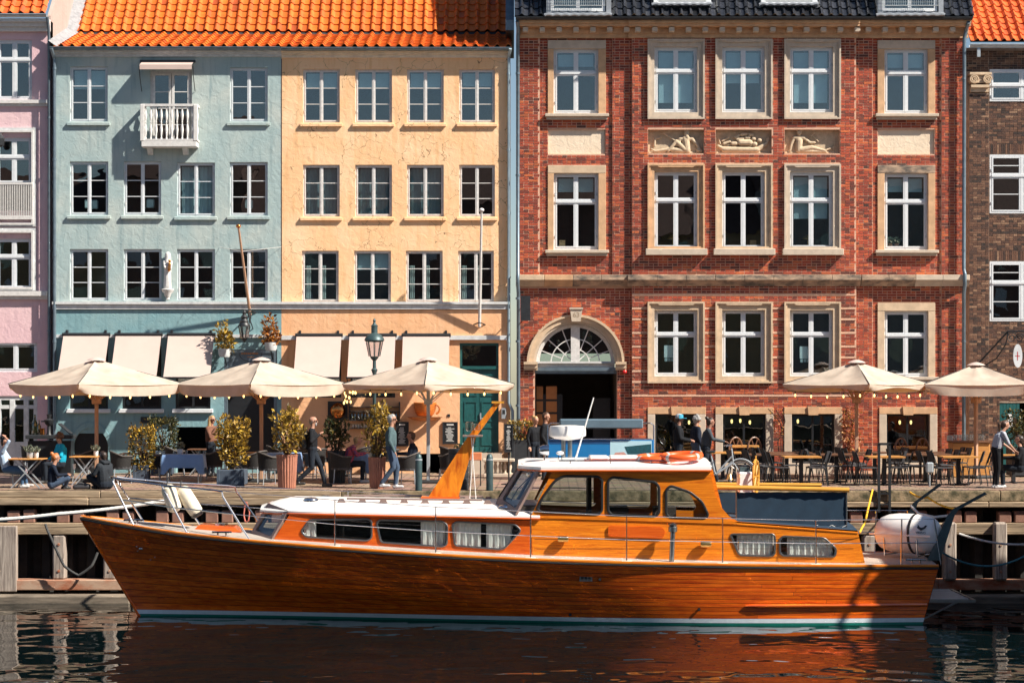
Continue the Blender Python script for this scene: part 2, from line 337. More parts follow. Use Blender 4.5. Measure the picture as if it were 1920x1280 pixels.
# ================================================================ BUILDINGS
def ring(mb, x0, x1, z0, z1, w, y0, y1, wt=None, wb=None):
    wt = w if wt is None else wt; wb = w if wb is None else wb
    mb.box(x0, x0+w, y0, y1, z0, z1); mb.box(x1-w, x1, y0, y1, z0, z1)
    mb.box(x0+w, x1-w, y0, y1, z1-wt, z1); mb.box(x0+w, x1-w, y0, y1, z0, z0+wb); return mb
def wallgrid(mb, x0, x1, z0, z1, y, holes, back, side=True):
    hs = [(max(a, x0), min(b, x1), max(c, z0), min(d, z1)) for a, b, c, d in holes]; hs = [h for h in hs if h[0] < h[1]-1e-5 and h[2] < h[3]-1e-5]
    xs = sorted({x0, x1, *[h[0] for h in hs], *[h[1] for h in hs]}); zs = sorted({z0, z1, *[h[2] for h in hs], *[h[3] for h in hs]})
    inh = lambda x, z: any(h[0] < x < h[1] and h[2] < z < h[3] for h in hs)
    for i in range(len(xs)-1):
        for j in range(len(zs)-1):
            if not inh((xs[i]+xs[i+1])/2, (zs[j]+zs[j+1])/2):
                mb.add([(xs[i],y,zs[j]),(xs[i+1],y,zs[j]),(xs[i+1],y,zs[j+1]),(xs[i],y,zs[j+1])], [(0,1,2,3)])
    for a, b, c, d in hs:
        for p, q in (((a,c),(a,d)),((b,c),(b,d)),((a,c),(b,c)),((a,d),(b,d))):
            if (p[0] == q[0] and p[0] in (x0, x1)) or (p[1] == q[1] and p[1] in (z0, z1)): continue
            mb.add([(p[0],y,p[1]),(q[0],y,q[1]),(q[0],back,q[1]),(p[0],back,p[1])], [(0,1,2,3)])
    if side:
        eds = [((x0,z0),(x0,z1)),((x1,z0),(x1,z1))]
        for zz in (z0, z1):
            ivs = [(x0, x1)]
            for h in hs:
                if zz in (h[2], h[3]): ivs = ivsub(ivs, h[0], h[1])
            eds += [((i, zz), (j, zz)) for i, j in ivs]
        for p, q in eds:
            mb.add([(p[0],y,p[1]),(q[0],y,q[1]),(q[0],back,q[1]),(p[0],back,p[1])], [(0,1,2,3)])
    return mb
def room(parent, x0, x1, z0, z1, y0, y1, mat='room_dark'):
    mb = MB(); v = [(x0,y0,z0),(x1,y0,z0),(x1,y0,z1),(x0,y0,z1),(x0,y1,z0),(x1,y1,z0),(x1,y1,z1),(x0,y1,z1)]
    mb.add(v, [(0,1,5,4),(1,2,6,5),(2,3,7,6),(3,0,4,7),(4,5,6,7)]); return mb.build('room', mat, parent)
def wavy(x0, x1, z0, z1, y, n=5, amp=.03, gather=0):
    rows = []
    for j in range(5):
        t = j/4; g = 1-gather*math.sin(PI*t)*.5; xm = x0
        rows.append([(xm+(x1-x0)*g*i/24, y+amp*math.sin(2*PI*n*i/24+.7*t), z1+(z0-z1)*t) for i in range(25)])
    return MB().sheet(rows)
def drapes(w, kind, x0, x1, z0, z1, y):
    xm = (x0+x1)/2; ww = x1-x0; hh = z1-z0
    if kind == 'sides':
        for a in (x0, xm): wavy(a, a+ww*.17, z0, z1-.25*hh, y+.12, 3).build('curtain', 'curtain', w, smooth=2)
    if kind == 'grey': wavy(x0, x1, z0, z1, y+.16, 8, .02).build('curtain', 'blind', w, smooth=2)
    if kind == 'sheer': wavy(x0, x1, z0, z1, y+.16, 7, .02).build('curtain', 'blind_light', w, smooth=2)
    if kind and kind.startswith('top'):
        f = float(kind[3:]); cube('blind', x0, x1, y+.13, y+.137, z1-hh*f, z1, 'blind_light', w)
def casement(parent, px0, py0, px1, py1, Y=0, mat='white_paint', cur=None, rows=3, sill='trim', rec=.07):
    x0, x1, z0, z1 = X(px0,Y), X(px1,Y), Z(py1,Y), Z(py0,Y); y = Y+rec
    w = ring(MB(), x0, x1, z0, z1, .045, y, y+.09).build('window', mat, parent)
    xm = (x0+x1)/2; e = .04
    mb = MB(); mb.box(xm-.018, xm+.018, y-.018, y+.08, z0+e, z1-e); mb.build('mullion', mat, w)
    for a, b in ((x0+e+.004, xm-.016), (xm+.016, x1-e-.004)):
        ring(MB(), a, b, z0+e+.004, z1-e-.004, .034, y-.01, y+.05).build('sash', mat, w)
        ia, ib, iz0, iz1 = a+.034, b-.034, z0+e+.038, z1-e-.038; h = (iz1-iz0)/rows
        for k in range(rows):
            cube('pane', ia, ib, y+.02, y+.026, iz0+k*h+(.011 if k else 0), iz0+(k+1)*h-(.011 if k < rows-1 else 0), 'pane_glass', w)
            if k: cube('muntin', ia, ib, y-.002, y+.04, iz0+k*h-.011, iz0+k*h+.011, mat, w)
    for hz in (z0+.22*(z1-z0), z0+.8*(z1-z0)):
        for hx in (x0+.05, x1-.05): cube('hinge', hx-.012, hx+.012, y-.022, y-.011, hz-.045, hz+.045, 'old_white', w)
    drapes(w, cur, x0+.1, x1-.1, z0+.1, z1-.1, y)
    if sill:
        mb = MB(); d = .075; s0 = x0-.07; s1 = x1+.07; zz = z0-.005
        mb.hexa([(s0,Y-d,zz-.11),(s1,Y-d,zz-.11),(s1,Y+.05,zz-.11),(s0,Y+.05,zz-.11)], [(s0,Y-d,zz-.035),(s1,Y-d,zz-.035),(s1,Y+.068,zz),(s0,Y+.068,zz)]); mb.build('sill', sill, w)
    return w
def crosswin(parent, px0, py0, px1, py1, Y, cur=None, ft=.37, muntins=0, mat='white_paint', rec=.05):
    x0, x1, z0, z1 = X(px0,Y), X(px1,Y), Z(py1,Y), Z(py0,Y); y = Y+rec
    w = ring(MB(), x0, x1, z0, z1, .055, y, y+.1).build('window', mat, parent)
    xm = (x0+x1)/2; zt = z1-(z1-z0)*ft; e = .055
    MB().box(xm-.028, xm+.028, y-.012, y+.08, z0+e, z1-e).build('mullion', mat, w)
    MB().box(x0+e, x1-e, y-.03, y+.09, zt-.032, zt+.032).build('transom', mat, w)
    for c, d in ((z0+e+.003, zt-.035), (zt+.035, z1-e-.003)):
        for a, b in ((x0+e+.003, xm-.024), (xm+.024, x1-e-.003)):
            ring(MB(), a, b, c, d, .045, y-.008, y+.06).build('sash', mat, w)
            n = muntins if d < zt else (1 if muntins else 0); h = (d-c-.09)/(n+1)
            for k in range(n+1):
                cube('pane', a+.045, b-.045, y+.025, y+.031, c+.045+k*h+(.012 if k else 0), c+.045+(k+1)*h-(.012 if k < n else 0), 'pane_glass', w)
                if k: cube('muntin', a+.045, b-.045, y, y+.045, c+.045+k*h-.012, c+.045+k*h+.012, mat, w)
            cube('hinge', a-.02 if a < xm-.1 else b-.005, a+.005 if a < xm-.1 else b+.02, y-.022, y-.009, c+.25*(d-c)-.04, c+.25*(d-c)+.04, 'zinc_light', w)
    drapes(w, cur, x0+.14, x1-.14, z0+.14, z1-.14, y)
    return w
_tile = {}
def tile_mesh(mat, w, l):
    k = (mat, round(w, 3), round(l, 3))
    if k not in _tile:
        us = [0,.12,.25,.38,.5,.6,.7,.8,.9,1.0,1.06]; top = []; 
        for v, lift in ((0,.034),(l,.0)):
            top.append([((u-.5)*w, v, lift+(-.010*math.sin(PI*u/.5) if u < .5 else .075*math.sin(PI*(u-.5)/.5) if u <= 1 else -.008)) for u in us])
        lip = [(p[0], p[1]+.004, p[2]-.026) for p in top[0]]
        _tile[k] = MB().sheet([lip]+top).mesh('tile_'+mat, mat, smooth=1)
    return _tile[k]
def tiled(parent, x0, x1, prof, w, g, mat, skip=None, zmax=15.2, under='room_dark', holes=()):
    mb = MB(); mb.sheet([[(x0, y, z-.03), (x1, y, z-.03)] for y, z in prof]); r = mb.build('roof', under, parent)
    seg = []; 
    for (a, b), (c, d) in zip(prof, prof[1:]): seg.append((math.hypot(c-a, d-b), a, b, c, d))
    tot = sum(s[0] for s in seg); n = int(tot/g); nc = max(1, round((x1-x0)/w)); w = (x1-x0)/nc
    for i in range(n):
        s = i*g; k = 0
        while s > seg[k][0] and k < len(seg)-1: s -= seg[k][0]; k += 1
        ln, a, b, c, d = seg[k]; y = a+(c-a)*s/ln; z = b+(d-b)*s/ln; ang = math.atan2(d-b, c-a)
        if z > zmax: break
        for j in range(nc):
            x = x0+(j+.5)*w
            if skip and skip(x, y, z): continue
            o = link('tile', tile_mesh(mat, w, g*1.12), r)
            o.location = (x+random.uniform(-.004,.004), y, z); o.rotation_euler = (ang+random.uniform(-.012,.012), random.uniform(-.012,.012), random.uniform(-.008,.008))
    return r
def gutter(parent, x0, x1, y, z, r=.075, mat='zinc'):
    mb = MB(); prof = [(r, q) for q in (x0, x1)]
    mb.lathe([(r, x0), (r, x1)], (0, y, z), 10, 'x', PI, 2*PI); mb.lathe([(r-.008, x0), (r-.008, x1)], (0, y, z), 10, 'x', PI, 2*PI)
    mb.tube([(x0, y-r, z), (x1, y-r, z)], .013, 6)
    o = mb.build('gutter', mat, parent, smooth=1)
    k = x0+.3
    while k < x1: MB().lathe([(r+.006, k), (r+.006, k+.03)], (0, y, z), 10, 'x', PI, 2*PI).build('bracket', mat, o); k += .62
    return o
def pipe(parent, pts, r, mat, joints=()):
    o = MB().tube(pts, r, 10).build('downpipe', mat, parent, smooth=1)
    for p in joints: MB().lathe([(r+.012, -.03), (r+.012, .03)], p, 10).build('collar', mat, o, smooth=1)
    return o
def moulding(mb, x0, x1, y, steps):            # steps: (z0,z1,projection)
    for z0, z1, p in steps: mb.box(x0, x1, y-p, y+.02, z0, z1)
    return mb
BH = .0795; BS = .28; JT = .019
def bricks(rows_of, name, mat, parent, top=300, focus=(0, 8), bh=BH, bs=BS, jt=JT):
    """rows_of: list of (x0,x1,z0,z1,y,holes,circles); whole bricks nearest focus become pieces of their own"""
    lst = []
    for x0, x1, z0, z1, y, holes, circ in rows_of:
        k = math.ceil((z0+.001)/bh-.001)
        while (k+1)*bh <= z1+.012:
            a = k*bh+jt/2; b = (k+1)*bh-jt/2; ivs = [(x0, x1)]
            for h in holes:
                if h[2] < b and h[3] > a: ivs = ivsub(ivs, h[0], h[1])
            for cx, cz, r in circ:
                zc = (a+b)/2
                if cz-.02 <= zc < cz+r: q = math.sqrt(r*r-(zc-cz)**2); ivs = ivsub(ivs, cx-q, cx+q)
            pitch = bs if k % 2 else bs/2; off = (k//2 % 2)*bs/2+.07
            for i0, i1 in ivs:
                n = math.floor((i0-off)/pitch)
                while n*pitch+off < i1:
                    p, q = max(i0, n*pitch+off)+jt/2, min(i1, (n+1)*pitch+off)-jt/2
                    if q-p > .03: lst.append((p, q, a, b, y))
                    n += 1
            k += 1
    full = sorted([i for i, t in enumerate(lst) if t[1]-t[0] > bs-jt-.002], key=lambda i: (lst[i][0]-focus[0])**2+(lst[i][2]-focus[1])**2)[:top]
    single = set(full); mb = MB()
    for i, (p, q, a, b, y) in enumerate(lst):
        d = .009+random.uniform(-.004, .005)
        if i in single: cube('brick', p, q, y-d, y+.02, a, b, mat, parent)
        else: mb.add([(p,y-d,a),(q,y-d,a),(q,y-d,b),(p,y-d,b),(p,y+.01,a),(q,y+.01,a),(q,y+.01,b),(p,y+.01,b)], [(0,1,2,3),(0,4,5,1),(1,5,6,2),(2,6,7,3),(3,7,4,0)])
    tag(mb.build(name, mat, parent), None, None, kind='stuff')
def awning(parent, px0, px1, py0, py1, Y0, out, dxm=0):
    x0, x1, z0 = X(px0), X(px1), Z(py0); y1 = Y0-out; z1 = Z(py1, y1)
    rows = []
    for i in range(9):
        t = i/8; sag = .05*math.sin(PI*t)
        rows.append([(x0+(x1-x0)*k/8+.0*t, Y0-.12+(y1-Y0+.12)*t, z0-.04+(z1-z0)*t-sag*.6-.015*math.sin(PI*k/8)*math.sin(PI*t)) for k in range(9)])
    a = MB().sheet(rows).build('awning', 'awning_cloth', parent, smooth=2)
    MB().tube([(x0-.04, Y0-.1, z0), (x1+.04, Y0-.1, z0)], .05, 8).build('roller', 'black_iron', a, smooth=1)
    MB().tube([(x0-.03, y1, z1-.01), (x1+.03, y1, z1-.01)], .022, 8).build('front_bar', 'black_iron', a, smooth=1)
    for x in (x0-.02, x1+.02): MB().tube([(x, Y0, z1-.25), (x, y1, z1)], .013, 6).build('arm', 'black_iron', a)
    for x in (x0+.1, x1-.1): MB().box(x-.03, x+.03, Y0-.14, Y0, z0+.05, z0+.13).build('bracket', 'black_iron', a)
    return a
pm('awning_cloth', (.50,.385,.34), .85, var=.04, sc=2, bump=.1, bsc=6)

# ---------------------------------------------------------------- blue house
XB0, XM, XE = X(101), X(528), X(957)
EZ = Z(95)
ROOF = [(-.24, EZ+.06), (2.5, EZ+.88), (5.6, EZ+4.2)]
blue = thing('blue_house', 'pale blue rendered house with white balcony, statue and lantern', 'house', (X(315), 0, 0))
bw = [(131,125,202,228),(431,127,502,228),(131,303,203,403),(232,303,302,403),(332,305,403,405),(431,304,502,404),(131,467,203,563),(232,467,303,563),(332,467,403,563),(431,467,502,563)]
door = (281,132,360,272)
def hole(q, Y=0): return (X(q[0],Y), X(q[2],Y), Z(q[3],Y), Z(q[1],Y))
zs0, zs1 = Z(581), Z(566)
wallgrid(MB(), XB0, XM, zs0, EZ, 0, [hole(q) for q in bw+[door]], .3).build('wall', 'plaster_blue', blue)
shop = [(131,648,203,766),(229,648,303,766),(329,648,395,766),(420,655,520,880),(139,805,205,905),(335,790,400,860)]
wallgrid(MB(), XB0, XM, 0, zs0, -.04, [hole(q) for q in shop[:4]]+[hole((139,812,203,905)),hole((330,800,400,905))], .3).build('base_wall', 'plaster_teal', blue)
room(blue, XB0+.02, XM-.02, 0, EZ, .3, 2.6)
mb = MB(); moulding(mb, XB0-.02, XM-.003, 0, [(zs0+.02, zs1-.07, .10), (zs1-.07, zs1, .16)]); mb.build('string_course', 'trim_grey', blue)
mb = MB(); moulding(mb, XB0, XM-.003, 0, [(Z(107), Z(102), .06), (Z(102), Z(98), .12), (Z(98), Z(93), .2)]); mb.build('cornice', 'trim_grey', blue)
gutter(blue, XB0-.05, XM-.01, -.28, Z(92))
tiled(blue, XB0+.03, XM, ROOF, .315, .335, 'tile_orange')
curs = ['top.38', None, None, None, 'sheer', None, None, None, None, None]
for q, c in zip(bw, curs): casement(blue, *q, cur=c, sill='plaster_blue' if q[1] < 450 else None)
# paper lamps and vases behind the middle windows
for px, py in ((165,382),(175,383),(281,381),(466,382)):
    MB().cbox(X(px-7,.3), X(px+7,.3), .34, .52, Z(py+8,.3), Z(py-8,.3), .02).build('paper_lamp', 'paper_white', blue)
# balcony door
d = ring(MB(), X(281), X(360), Z(272), Z(132), .07, .08, .17).build('balcony_door', 'old_white', blue)
xm = X(321)
for a, b in ((X(281)+.07, xm-.01), (xm+.01, X(360)-.07)):
    ring(MB(), a, b, Z(272)+.05, Z(132)-.07, .07, .06, .12).build('sash', 'old_white', d)
    zz = np.linspace(Z(272)+.12, Z(132)-.14, 5)
    for k in range(4):
        cube('pane', a+.07, b-.07, .09, .096, zz[k]+(.012 if k else 0), zz[k+1]-(.012 if k < 3 else 0), 'pane_glass', d)
        if k: cube('muntin', a+.07, b-.07, .07, .11, zz[k]-.012, zz[k]+.012, 'old_white', d)
cube('party_joint', XM-.012, XM+.008, -.006, .004, zs1+.01, EZ-.25, 'black_iron', blue)
# small roll-out awning
rows = [[(X(267)+(X(364)-X(267))*k/6, -.12-.33*t, Z(118)-.12*t) for k in range(7)] for t in (0,.5,1)]
rows.append([(p[0], p[1]-.005, p[2]-.14) for p in rows[-1]])
aw = MB().sheet(rows).build('balcony_awning', 'awning_cloth', blue)
MB().box(X(264), X(367), -.14, 0, Z(118), Z(114)).build('roller', 'black_iron', aw)
for px in (266, 366): MB().tube([(X(px), -.45, Z(129)), (X(px), -.3, Z(150)), (X(px), -.02, Z(172))], .012, 6).build('arm', 'black_iron', aw)
# balcony: slab, corbels, rail, turned balusters
bal = MB().cbox(X(264,-.5), X(368,-.5), -.45, 0, Z(275,-.5), Z(264,-.5), .015).build('balcony', 'old_white', blue)
for px in (283, 349):
    mb = MB(); mb.prism([(0, Z(275)), (-.32, Z(275)), (-.28, Z(280)), (-.2, Z(283)), (-.12, Z(289)), (0, Z(291))], X(px-5), X(px+5), plane='yz'); mb.build('corbel', 'trim_grey', bal)
xa, xb, za, zb = X(266,-.5), X(366,-.5), Z(264,-.5), Z(194,-.5)
for a, b in (((xa,-.4),(xb,-.4)),((xa,-.4),(xa,0)),((xb,-.4),(xb,0))):
    MB().bar((a[0],a[1],zb-.04), (b[0],b[1],zb-.04), .1, .07).build('handrail', 'old_white', bal)
    MB().bar((a[0],a[1],za+.03), (b[0],b[1],za+.03), .1, .06).build('bottom_rail', 'old_white', bal)
prof = [(.03,0),(.03,.04),(.018,.06),(.036,.2),(.05,.3),(.03,.44),(.016,.5),(.03,.53),(.016,.56),(.03,.62),(.05,.75),(.036,.85),(.018,.98),(.03,1.0),(.03,1.04)]
prof = [(r*.95, h*(zb-za-.13)/1.04) for r, h in prof]
blm = MB().lathe(prof, n=8).mesh('baluster', 'old_white', 1)
for i in range(10):
    o = link('baluster', blm, bal); o.location = (xa+.09+(xb-xa-.18)*i/9, -.4, za+.06)
for x in (xa, xb):
    MB().cbox(x-.06, x+.06, -.46, -.34, za, zb-.02, .01).build('post', 'old_white', bal)
    for y in (-.25,-.12): o = link('baluster', blm, bal); o.location = (x, y, za+.06)
# downpipes at both ends
pipe(blue, [(X(101), -.36, Z(94)), (X(103), -.3, Z(103)), (X(104), -.12, Z(112)), (X(104), -.12, Z(700)), (X(104), -.12, .05)], .05, 'zinc', [(X(104),-.12,Z(p)) for p in (130,300,480,640)])
# conduit rail and three sloping awnings
MB().box(XB0+.04, XM-.01, -.11, -.03, Z(633), Z(627)).build('awning_rail', 'trim_grey', blue)
for a, b in ((121,206),(219,304),(317,403)): awning(blue, a, b, 627, 707, -.04, 1.0)
# ground-floor windows behind the parasols
for q in shop[:3]:
    x0, x1, z0, z1 = hole(q); w = ring(MB(), x0, x1, z0, z1, .07, .03, .12).build('shop_window', 'black_paint', blue)
    xm = (x0+x1)/2; cube('mullion', xm-.03, xm+.03, .02, .1, z0+.07, z1-.07, 'black_paint', w)
    for a, b in ((x0+.07, xm-.03), (xm+.03, x1-.07)): cube('pane', a, b, .06, .066, z0+.07, z1-.07, 'pane_glass', w)
    MB().cbox(x0-.08, x1+.08, -.16, .02, z0-.12, z0-.002, .012).build('sill', 'white_paint', w)
# arched cellar niche
cx = X(171); mb = MB(); arc = [(cx+L(33)*math.cos(t), Z(840)+L(38)*math.sin(t)) for t in np.linspace(0, PI, 15)]
mb.prism([(cx-L(33)-.001, 0), *arc[::-1], (cx+L(33), 0)], .05, .09); mb.build('cellar_hatch', 'black_paint', blue)
out = [(cx+L(39)*math.cos(t), Z(838)+L(46)*math.sin(t)) for t in np.linspace(PI, 0, 17)]; inn = [(cx+L(33)*math.cos(t), Z(840)+L(38)*math.sin(t)) for t in np.linspace(0, PI, 17)]
MB().prism(out+inn, -.075, .1).build('cellar_arch', 'plaster_teal', blue)
# entrance with oval sign above
x0, x1, z0, z1 = hole(shop[3])
e = ring(MB(), x0, x1, 0, z1, .1, -.02, .14).build('entrance', 'teal_paint' if 'teal_paint' in M else 'zinc', blue)
MB().box(x0+.1, x1-.1, .02, .09, Z(712), Z(661)).build('sign_board', 'zinc', e)
def oval(cx, cz, a, b, n=28): return [(cx+a*math.cos(2*PI*i/n), cz+b*math.sin(2*PI*i/n)) for i in range(n)]
MB().prism(oval(X(470), Z(664), L(21), L(14)), -.0, .021, [oval(X(470), Z(664), L(20.2), L(13.2))]).build('oval_border', 'black_iron', e)
def text(body, name, size, x, y, z, mat, parent, ax='CENTER', rz=0):
    cu = bpy.data.curves.new(name, 'FONT'); cu.body = body; cu.size = size; cu.align_x = ax; cu.align_y = 'CENTER'; cu.extrude = .002
    o = bpy.data.objects.new(name, cu); COL.objects.link(o); cu.materials.append(M[mat])
    dg = bpy.context.evaluated_depsgraph_get(); me = bpy.data.meshes.new_from_object(o.evaluated_get(dg)); bpy.data.objects.remove(o)
    o = link(name, me, parent); o.location = (x, y, z); o.rotation_euler = (PI/2, 0, rz); return o
pm('sign_orange', (.55,.22,.05), .6)
pm('chalk', (.6,.6,.58), .9)
for row, (py, n, w, h) in enumerate(((654.5, 4, 2.6, 2.2), (662, 9, 4.0, 3.6), (669, 5, 2.6, 2.0))):
    for i in range(n):
        if (row, i) == (1, 8): w *= .8
        cube('letter', X(470+(i-n/2)*w+.5), X(470+(i-n/2)*w+w-.4), .012, .02, Z(py+h/2), Z(py-h/2+.5*(i % 2)), 'sign_orange', e)
cube('door_leaf', x0+.1, x1-.1, .25, .29, 0, Z(712), 'black_paint', e)
# wall statue on bracket
st = thing('statue', 'small white robed figure on a wall bracket between windows', 'statue', (X(316), -.1, Z(562)))
mb = MB(); mb.lathe([(.02,0),(.06,.03),(.05,.06),(.09,.12),(.1,.18),(.17,.26),(.19,.31),(.17,.33),(.02,.33)], (X(316),-.14,Z(563)), 12); mb.build('bracket', 'old_white', st, smooth=1)
zb0 = Z(563)+.33

# ---------------------------------------------------------------- yellow house
yel = thing('yellow_house', 'apricot yellow rendered house with cracked plaster and twelve casement windows', 'house', (X(742), 0, 0))
yc = [(568,637),(666,735),(763,832),(861,928)]
yw = [(a,130,b,230) for a,b in yc]+[(a,309,b,406) for a,b in yc]+[(a-2,470,b-2,566) for a,b in yc]
wallgrid(MB(), XM, XE, zs0, EZ, 0, [hole(q) for q in yw], .3).build('wall', 'plaster_yellow', yel)
gdoor = (862,643,935,848)
bar = (764,858,842,905); niche = (612,752,752,792)
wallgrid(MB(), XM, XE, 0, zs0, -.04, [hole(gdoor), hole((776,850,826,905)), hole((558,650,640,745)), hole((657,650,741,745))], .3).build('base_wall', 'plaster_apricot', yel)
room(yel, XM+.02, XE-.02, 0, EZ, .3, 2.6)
mb = MB(); moulding(mb, XM+.003, X(952), 0, [(zs0+.02, zs1-.07, .10), (zs1-.07, zs1, .16)]); mb.build('string_course', 'trim_grey', yel)
mb = MB(); moulding(mb, XM+.003, XE, 0, [(Z(109), Z(103), .06), (Z(103), Z(99), .12), (Z(99), Z(93), .2)]); mb.build('cornice', 'trim_cream', yel)
gutter(yel, XM+.01, XE+.03, -.28, Z(93))
tiled(yel, XM, XE+.02, ROOF, .315, .335, 'tile_orange')
yc_ = ['top.3','top.3','top.3','top.28','grey','grey','grey',None,'sides','top.35','sides','sides']
for q, c in zip(yw, yc_): casement(yel, *q, mat='old_white', cur=c, sill='plaster_yellow' if q[1] < 450 else None)
pipe(yel, [(X(957), -.36, Z(95)), (X(955), -.25, Z(103)), (X(954), -.1, Z(110)), (X(954), -.1, Z(755)), (X(961), -.1, Z(770)), (X(961),-.1,Z(850)), (X(961), -.1, .05)], .045, 'pipe_grey', [(X(954),-.1,Z(p)) for p in (140,282,400,520,640)])
MB().box(XM+.01, X(950), -.12, -.03, Z(637), Z(629)).build('awning_rail', 'trim_grey', yel)
for a, b in ((557,641),(656,742),(756,843)): awning(yel, a, b, 628, 707, -.04, 1.0)
for a, b in ((558,640),(657,741)):
    x0, x1, z0, z1 = hole((a,650,b,745)); w = ring(MB(), x0, x1, z0, z1, .06, .03, .1).build('shop_window', 'black_paint', yel)
    cube('pane', x0+.06, x1-.06, .06, .066, z0+.06, z1-.06, 'pane_glass', w)
# green panelled door with transom light
pm('green_paint', (.012,.085,.085), .4, var=.2, sc=6)
pm('teal_paint', (.10,.25,.28), .5, var=.15, sc=5)
x0, x1, z0, z1 = hole(gdoor)
g = ring(MB(), x0, x1, z0, z1, .07, .02, .12, wb=.03).build('green_door', 'green_paint', yel)
MB().box(x0+.07, x1-.07, 0, .12, Z(692), Z(686)).build('transom', 'green_paint', g)
cube('pane', x0+.07, x1-.07, .06, .066, Z(686), z1-.07, 'pane_glass', g)
xm = (x0+x1)/2
for a, b in ((x0+.07, xm-.006), (xm+.006, x1-.07)):
    MB().box(a, b, .07, .11, z0+.03, Z(692)).build('door_leaf', 'green_paint', g)
    for c, d_ in ((Z(835), Z(800)), (Z(790), Z(752)), (Z(742), Z(702))): ring(MB(), a+.06, b-.06, c, d_, .035, .05, .075).build('panel', 'green_paint', g)
MB().box(xm+.02, xm+.06, .03, .07, Z(790), Z(774)).build('handle', 'zinc_light', g)
MB().tube([(xm+.04,.04,Z(784)), (xm+.04,0,Z(784)), (xm+.16,0,Z(784))], .012, 6).build('lever', 'zinc_light', g)
MB().box(x0-.1, x1+.1, -.7, 0, 0, z0-.004).build('step', 'stone_grey', g)
ic = MB().cbox(X(940), X(949), -.09, -.04, Z(785), Z(765), .01).build('intercom', 'zinc_light', yel)
cube('grille', X(942), X(947), -.094, -.09, Z(776), Z(768), 'black_iron', ic)
cube('meter_plate', X(839), X(844), -.06, -.04, Z(781), Z(776), 'black_iron', yel)
# wooden cup-and-saucer sign
wood('carved_wood', (.30,.07,.012), (.62,.20,.03), .5, .2, (3, 3, 14), 3, .6)
cup = thing('cup_sign', 'big carved orange cup and saucer sign fixed to yellow wall', 'sign', (X(797), -.2, Z(788)))
cx, cz = X(797), Z(775)
MB().lathe([(L(14),Z(779)),(L(17),Z(775)),(L(20),Z(768)),(L(22),Z(755)),(L(21),Z(754)),(L(1),Z(757))], (cx,-.06,0), 20, 'z', PI, 2*PI).build('cup', 'carved_wood', cup, smooth=1)
MB().tube([(cx+L(20)+.12*math.sin(t)*1.0, -.2, cz+.13+.13*math.cos(t)) for t in np.linspace(.1, PI-.1, 10)], .03, 8).build('handle', 'carved_wood', cup, smooth=1)
MB().lathe([(L(10),Z(789)),(L(22),Z(787)),(L(32),Z(782)),(L(33),Z(781)),(L(14),Z(783))], (cx,-.06,0), 20, 'z', PI, 2*PI).build('saucer', 'carved_wood', cup, smooth=1)
# chalk menu boards
def menu(px0, py0, px1, py1, Y, label):
    b = thing('menu_board', label, 'menu board', (X((px0+px1)/2,Y), Y, Z(py1,Y)))
    MB().box(X(px0,Y), X(px1,Y), Y, Y+.03, Z(py1,Y), Z(py0,Y)).build('slate', 'black_paint', b)
    ring(MB(), X(px0,Y)-.02, X(px1,Y)+.02, Z(py1,Y)-.02, Z(py0,Y)+.02, .035, Y-.015, Y+.03).build('frame', 'black_iron', b)
    cube('heading', X(px0*.75+px1*.25,Y), X(px0*.25+px1*.75,Y), Y-.003, Y-.001, Z(py0+5,Y), Z(py0+2.6,Y), 'chalk', b)
    y = py0+9; k = 0
    while y < py1-4:
        wv = (px1-px0)*(.36 if k % 5 else .2)*random.uniform(.7, 1)
        cube('text_line', X((px0+px1)/2-wv,Y), X((px0+px1)/2+wv*random.uniform(.3,1),Y), Y-.003, Y-.001, Z(y+.9,Y), Z(y,Y), 'chalk', b); y += 2.1; k += 1
    return b
menu(831,792,857,831,-.08,'chalk menu board on yellow wall beside the green door')
menu(743,792,765,835,-.08,'chalk menu board on yellow wall behind the grey haired man')
# copper kettle lid on a dark niche and bottle shelf
pm('copper', (.62,.24,.07), .25, m=1, var=.2, sc=6)
pm('brass', (.7,.45,.16), .3, m=1, var=.15, sc=9)
cp = thing('copper_pan', 'round polished copper pan hung on a dark wall panel', 'pan', (X(634), -.1, Z(788)))
MB().box(X(615), X(652), -.07, -.042, Z(788), Z(752)).build('backboard', 'black_paint', cp)
MB().lathe([(L(14.5),-.09),(L(14.2),-.13),(L(12),-.19),(L(8),-.23),(L(3),-.25),(.003,-.252)], (X(634),0,Z(769.5)), 24, 'y').build('pan', 'copper', cp, smooth=2)
sh = thing('bottle_shelf', 'black wall shelf of bottles and glasses on yellow wall', 'shelf', (X(700), -.2, Z(800)))
for py in (762, 771, 787, 802): MB().box(X(655), X(750 if py < 790 else 694), -.24, -.042, Z(py+1.3), Z(py)).build('board', 'black_iron', sh)
for px in (655, 749): MB().box(X(px), X(px+1.5), -.24, -.042, Z(788), Z(753)).build('upright', 'black_iron', sh)
glass('bottle_glass', (.25,.3,.16), .12)
btm = MB().lathe([(.032,0),(.036,.01),(.036,.15),(.014,.2),(.013,.26)], n=8).mesh('bottle', 'bottle_glass', 1)
glm = MB().lathe([(.03,0),(.036,.01),(.042,.11),(.038,.11),(.032,.015)], n=8).mesh('tumbler', 'clear_glass', 1)
for i in range(14):
    o = link('bottle', btm, None); o.location = (X(660+i*6.4), -.14, Z(787)); tag(o, 'small dark bottle on the middle board of the wall shelf', 'bottle', 'bottles on the wall shelf')
for i in range(6):
    o = link('tumbler', glm, None); o.location = (X(663+i*5), -.14, Z(802)); tag(o, 'drinking glass on the lowest board of the wall shelf', 'glass', 'glasses on the wall shelf')

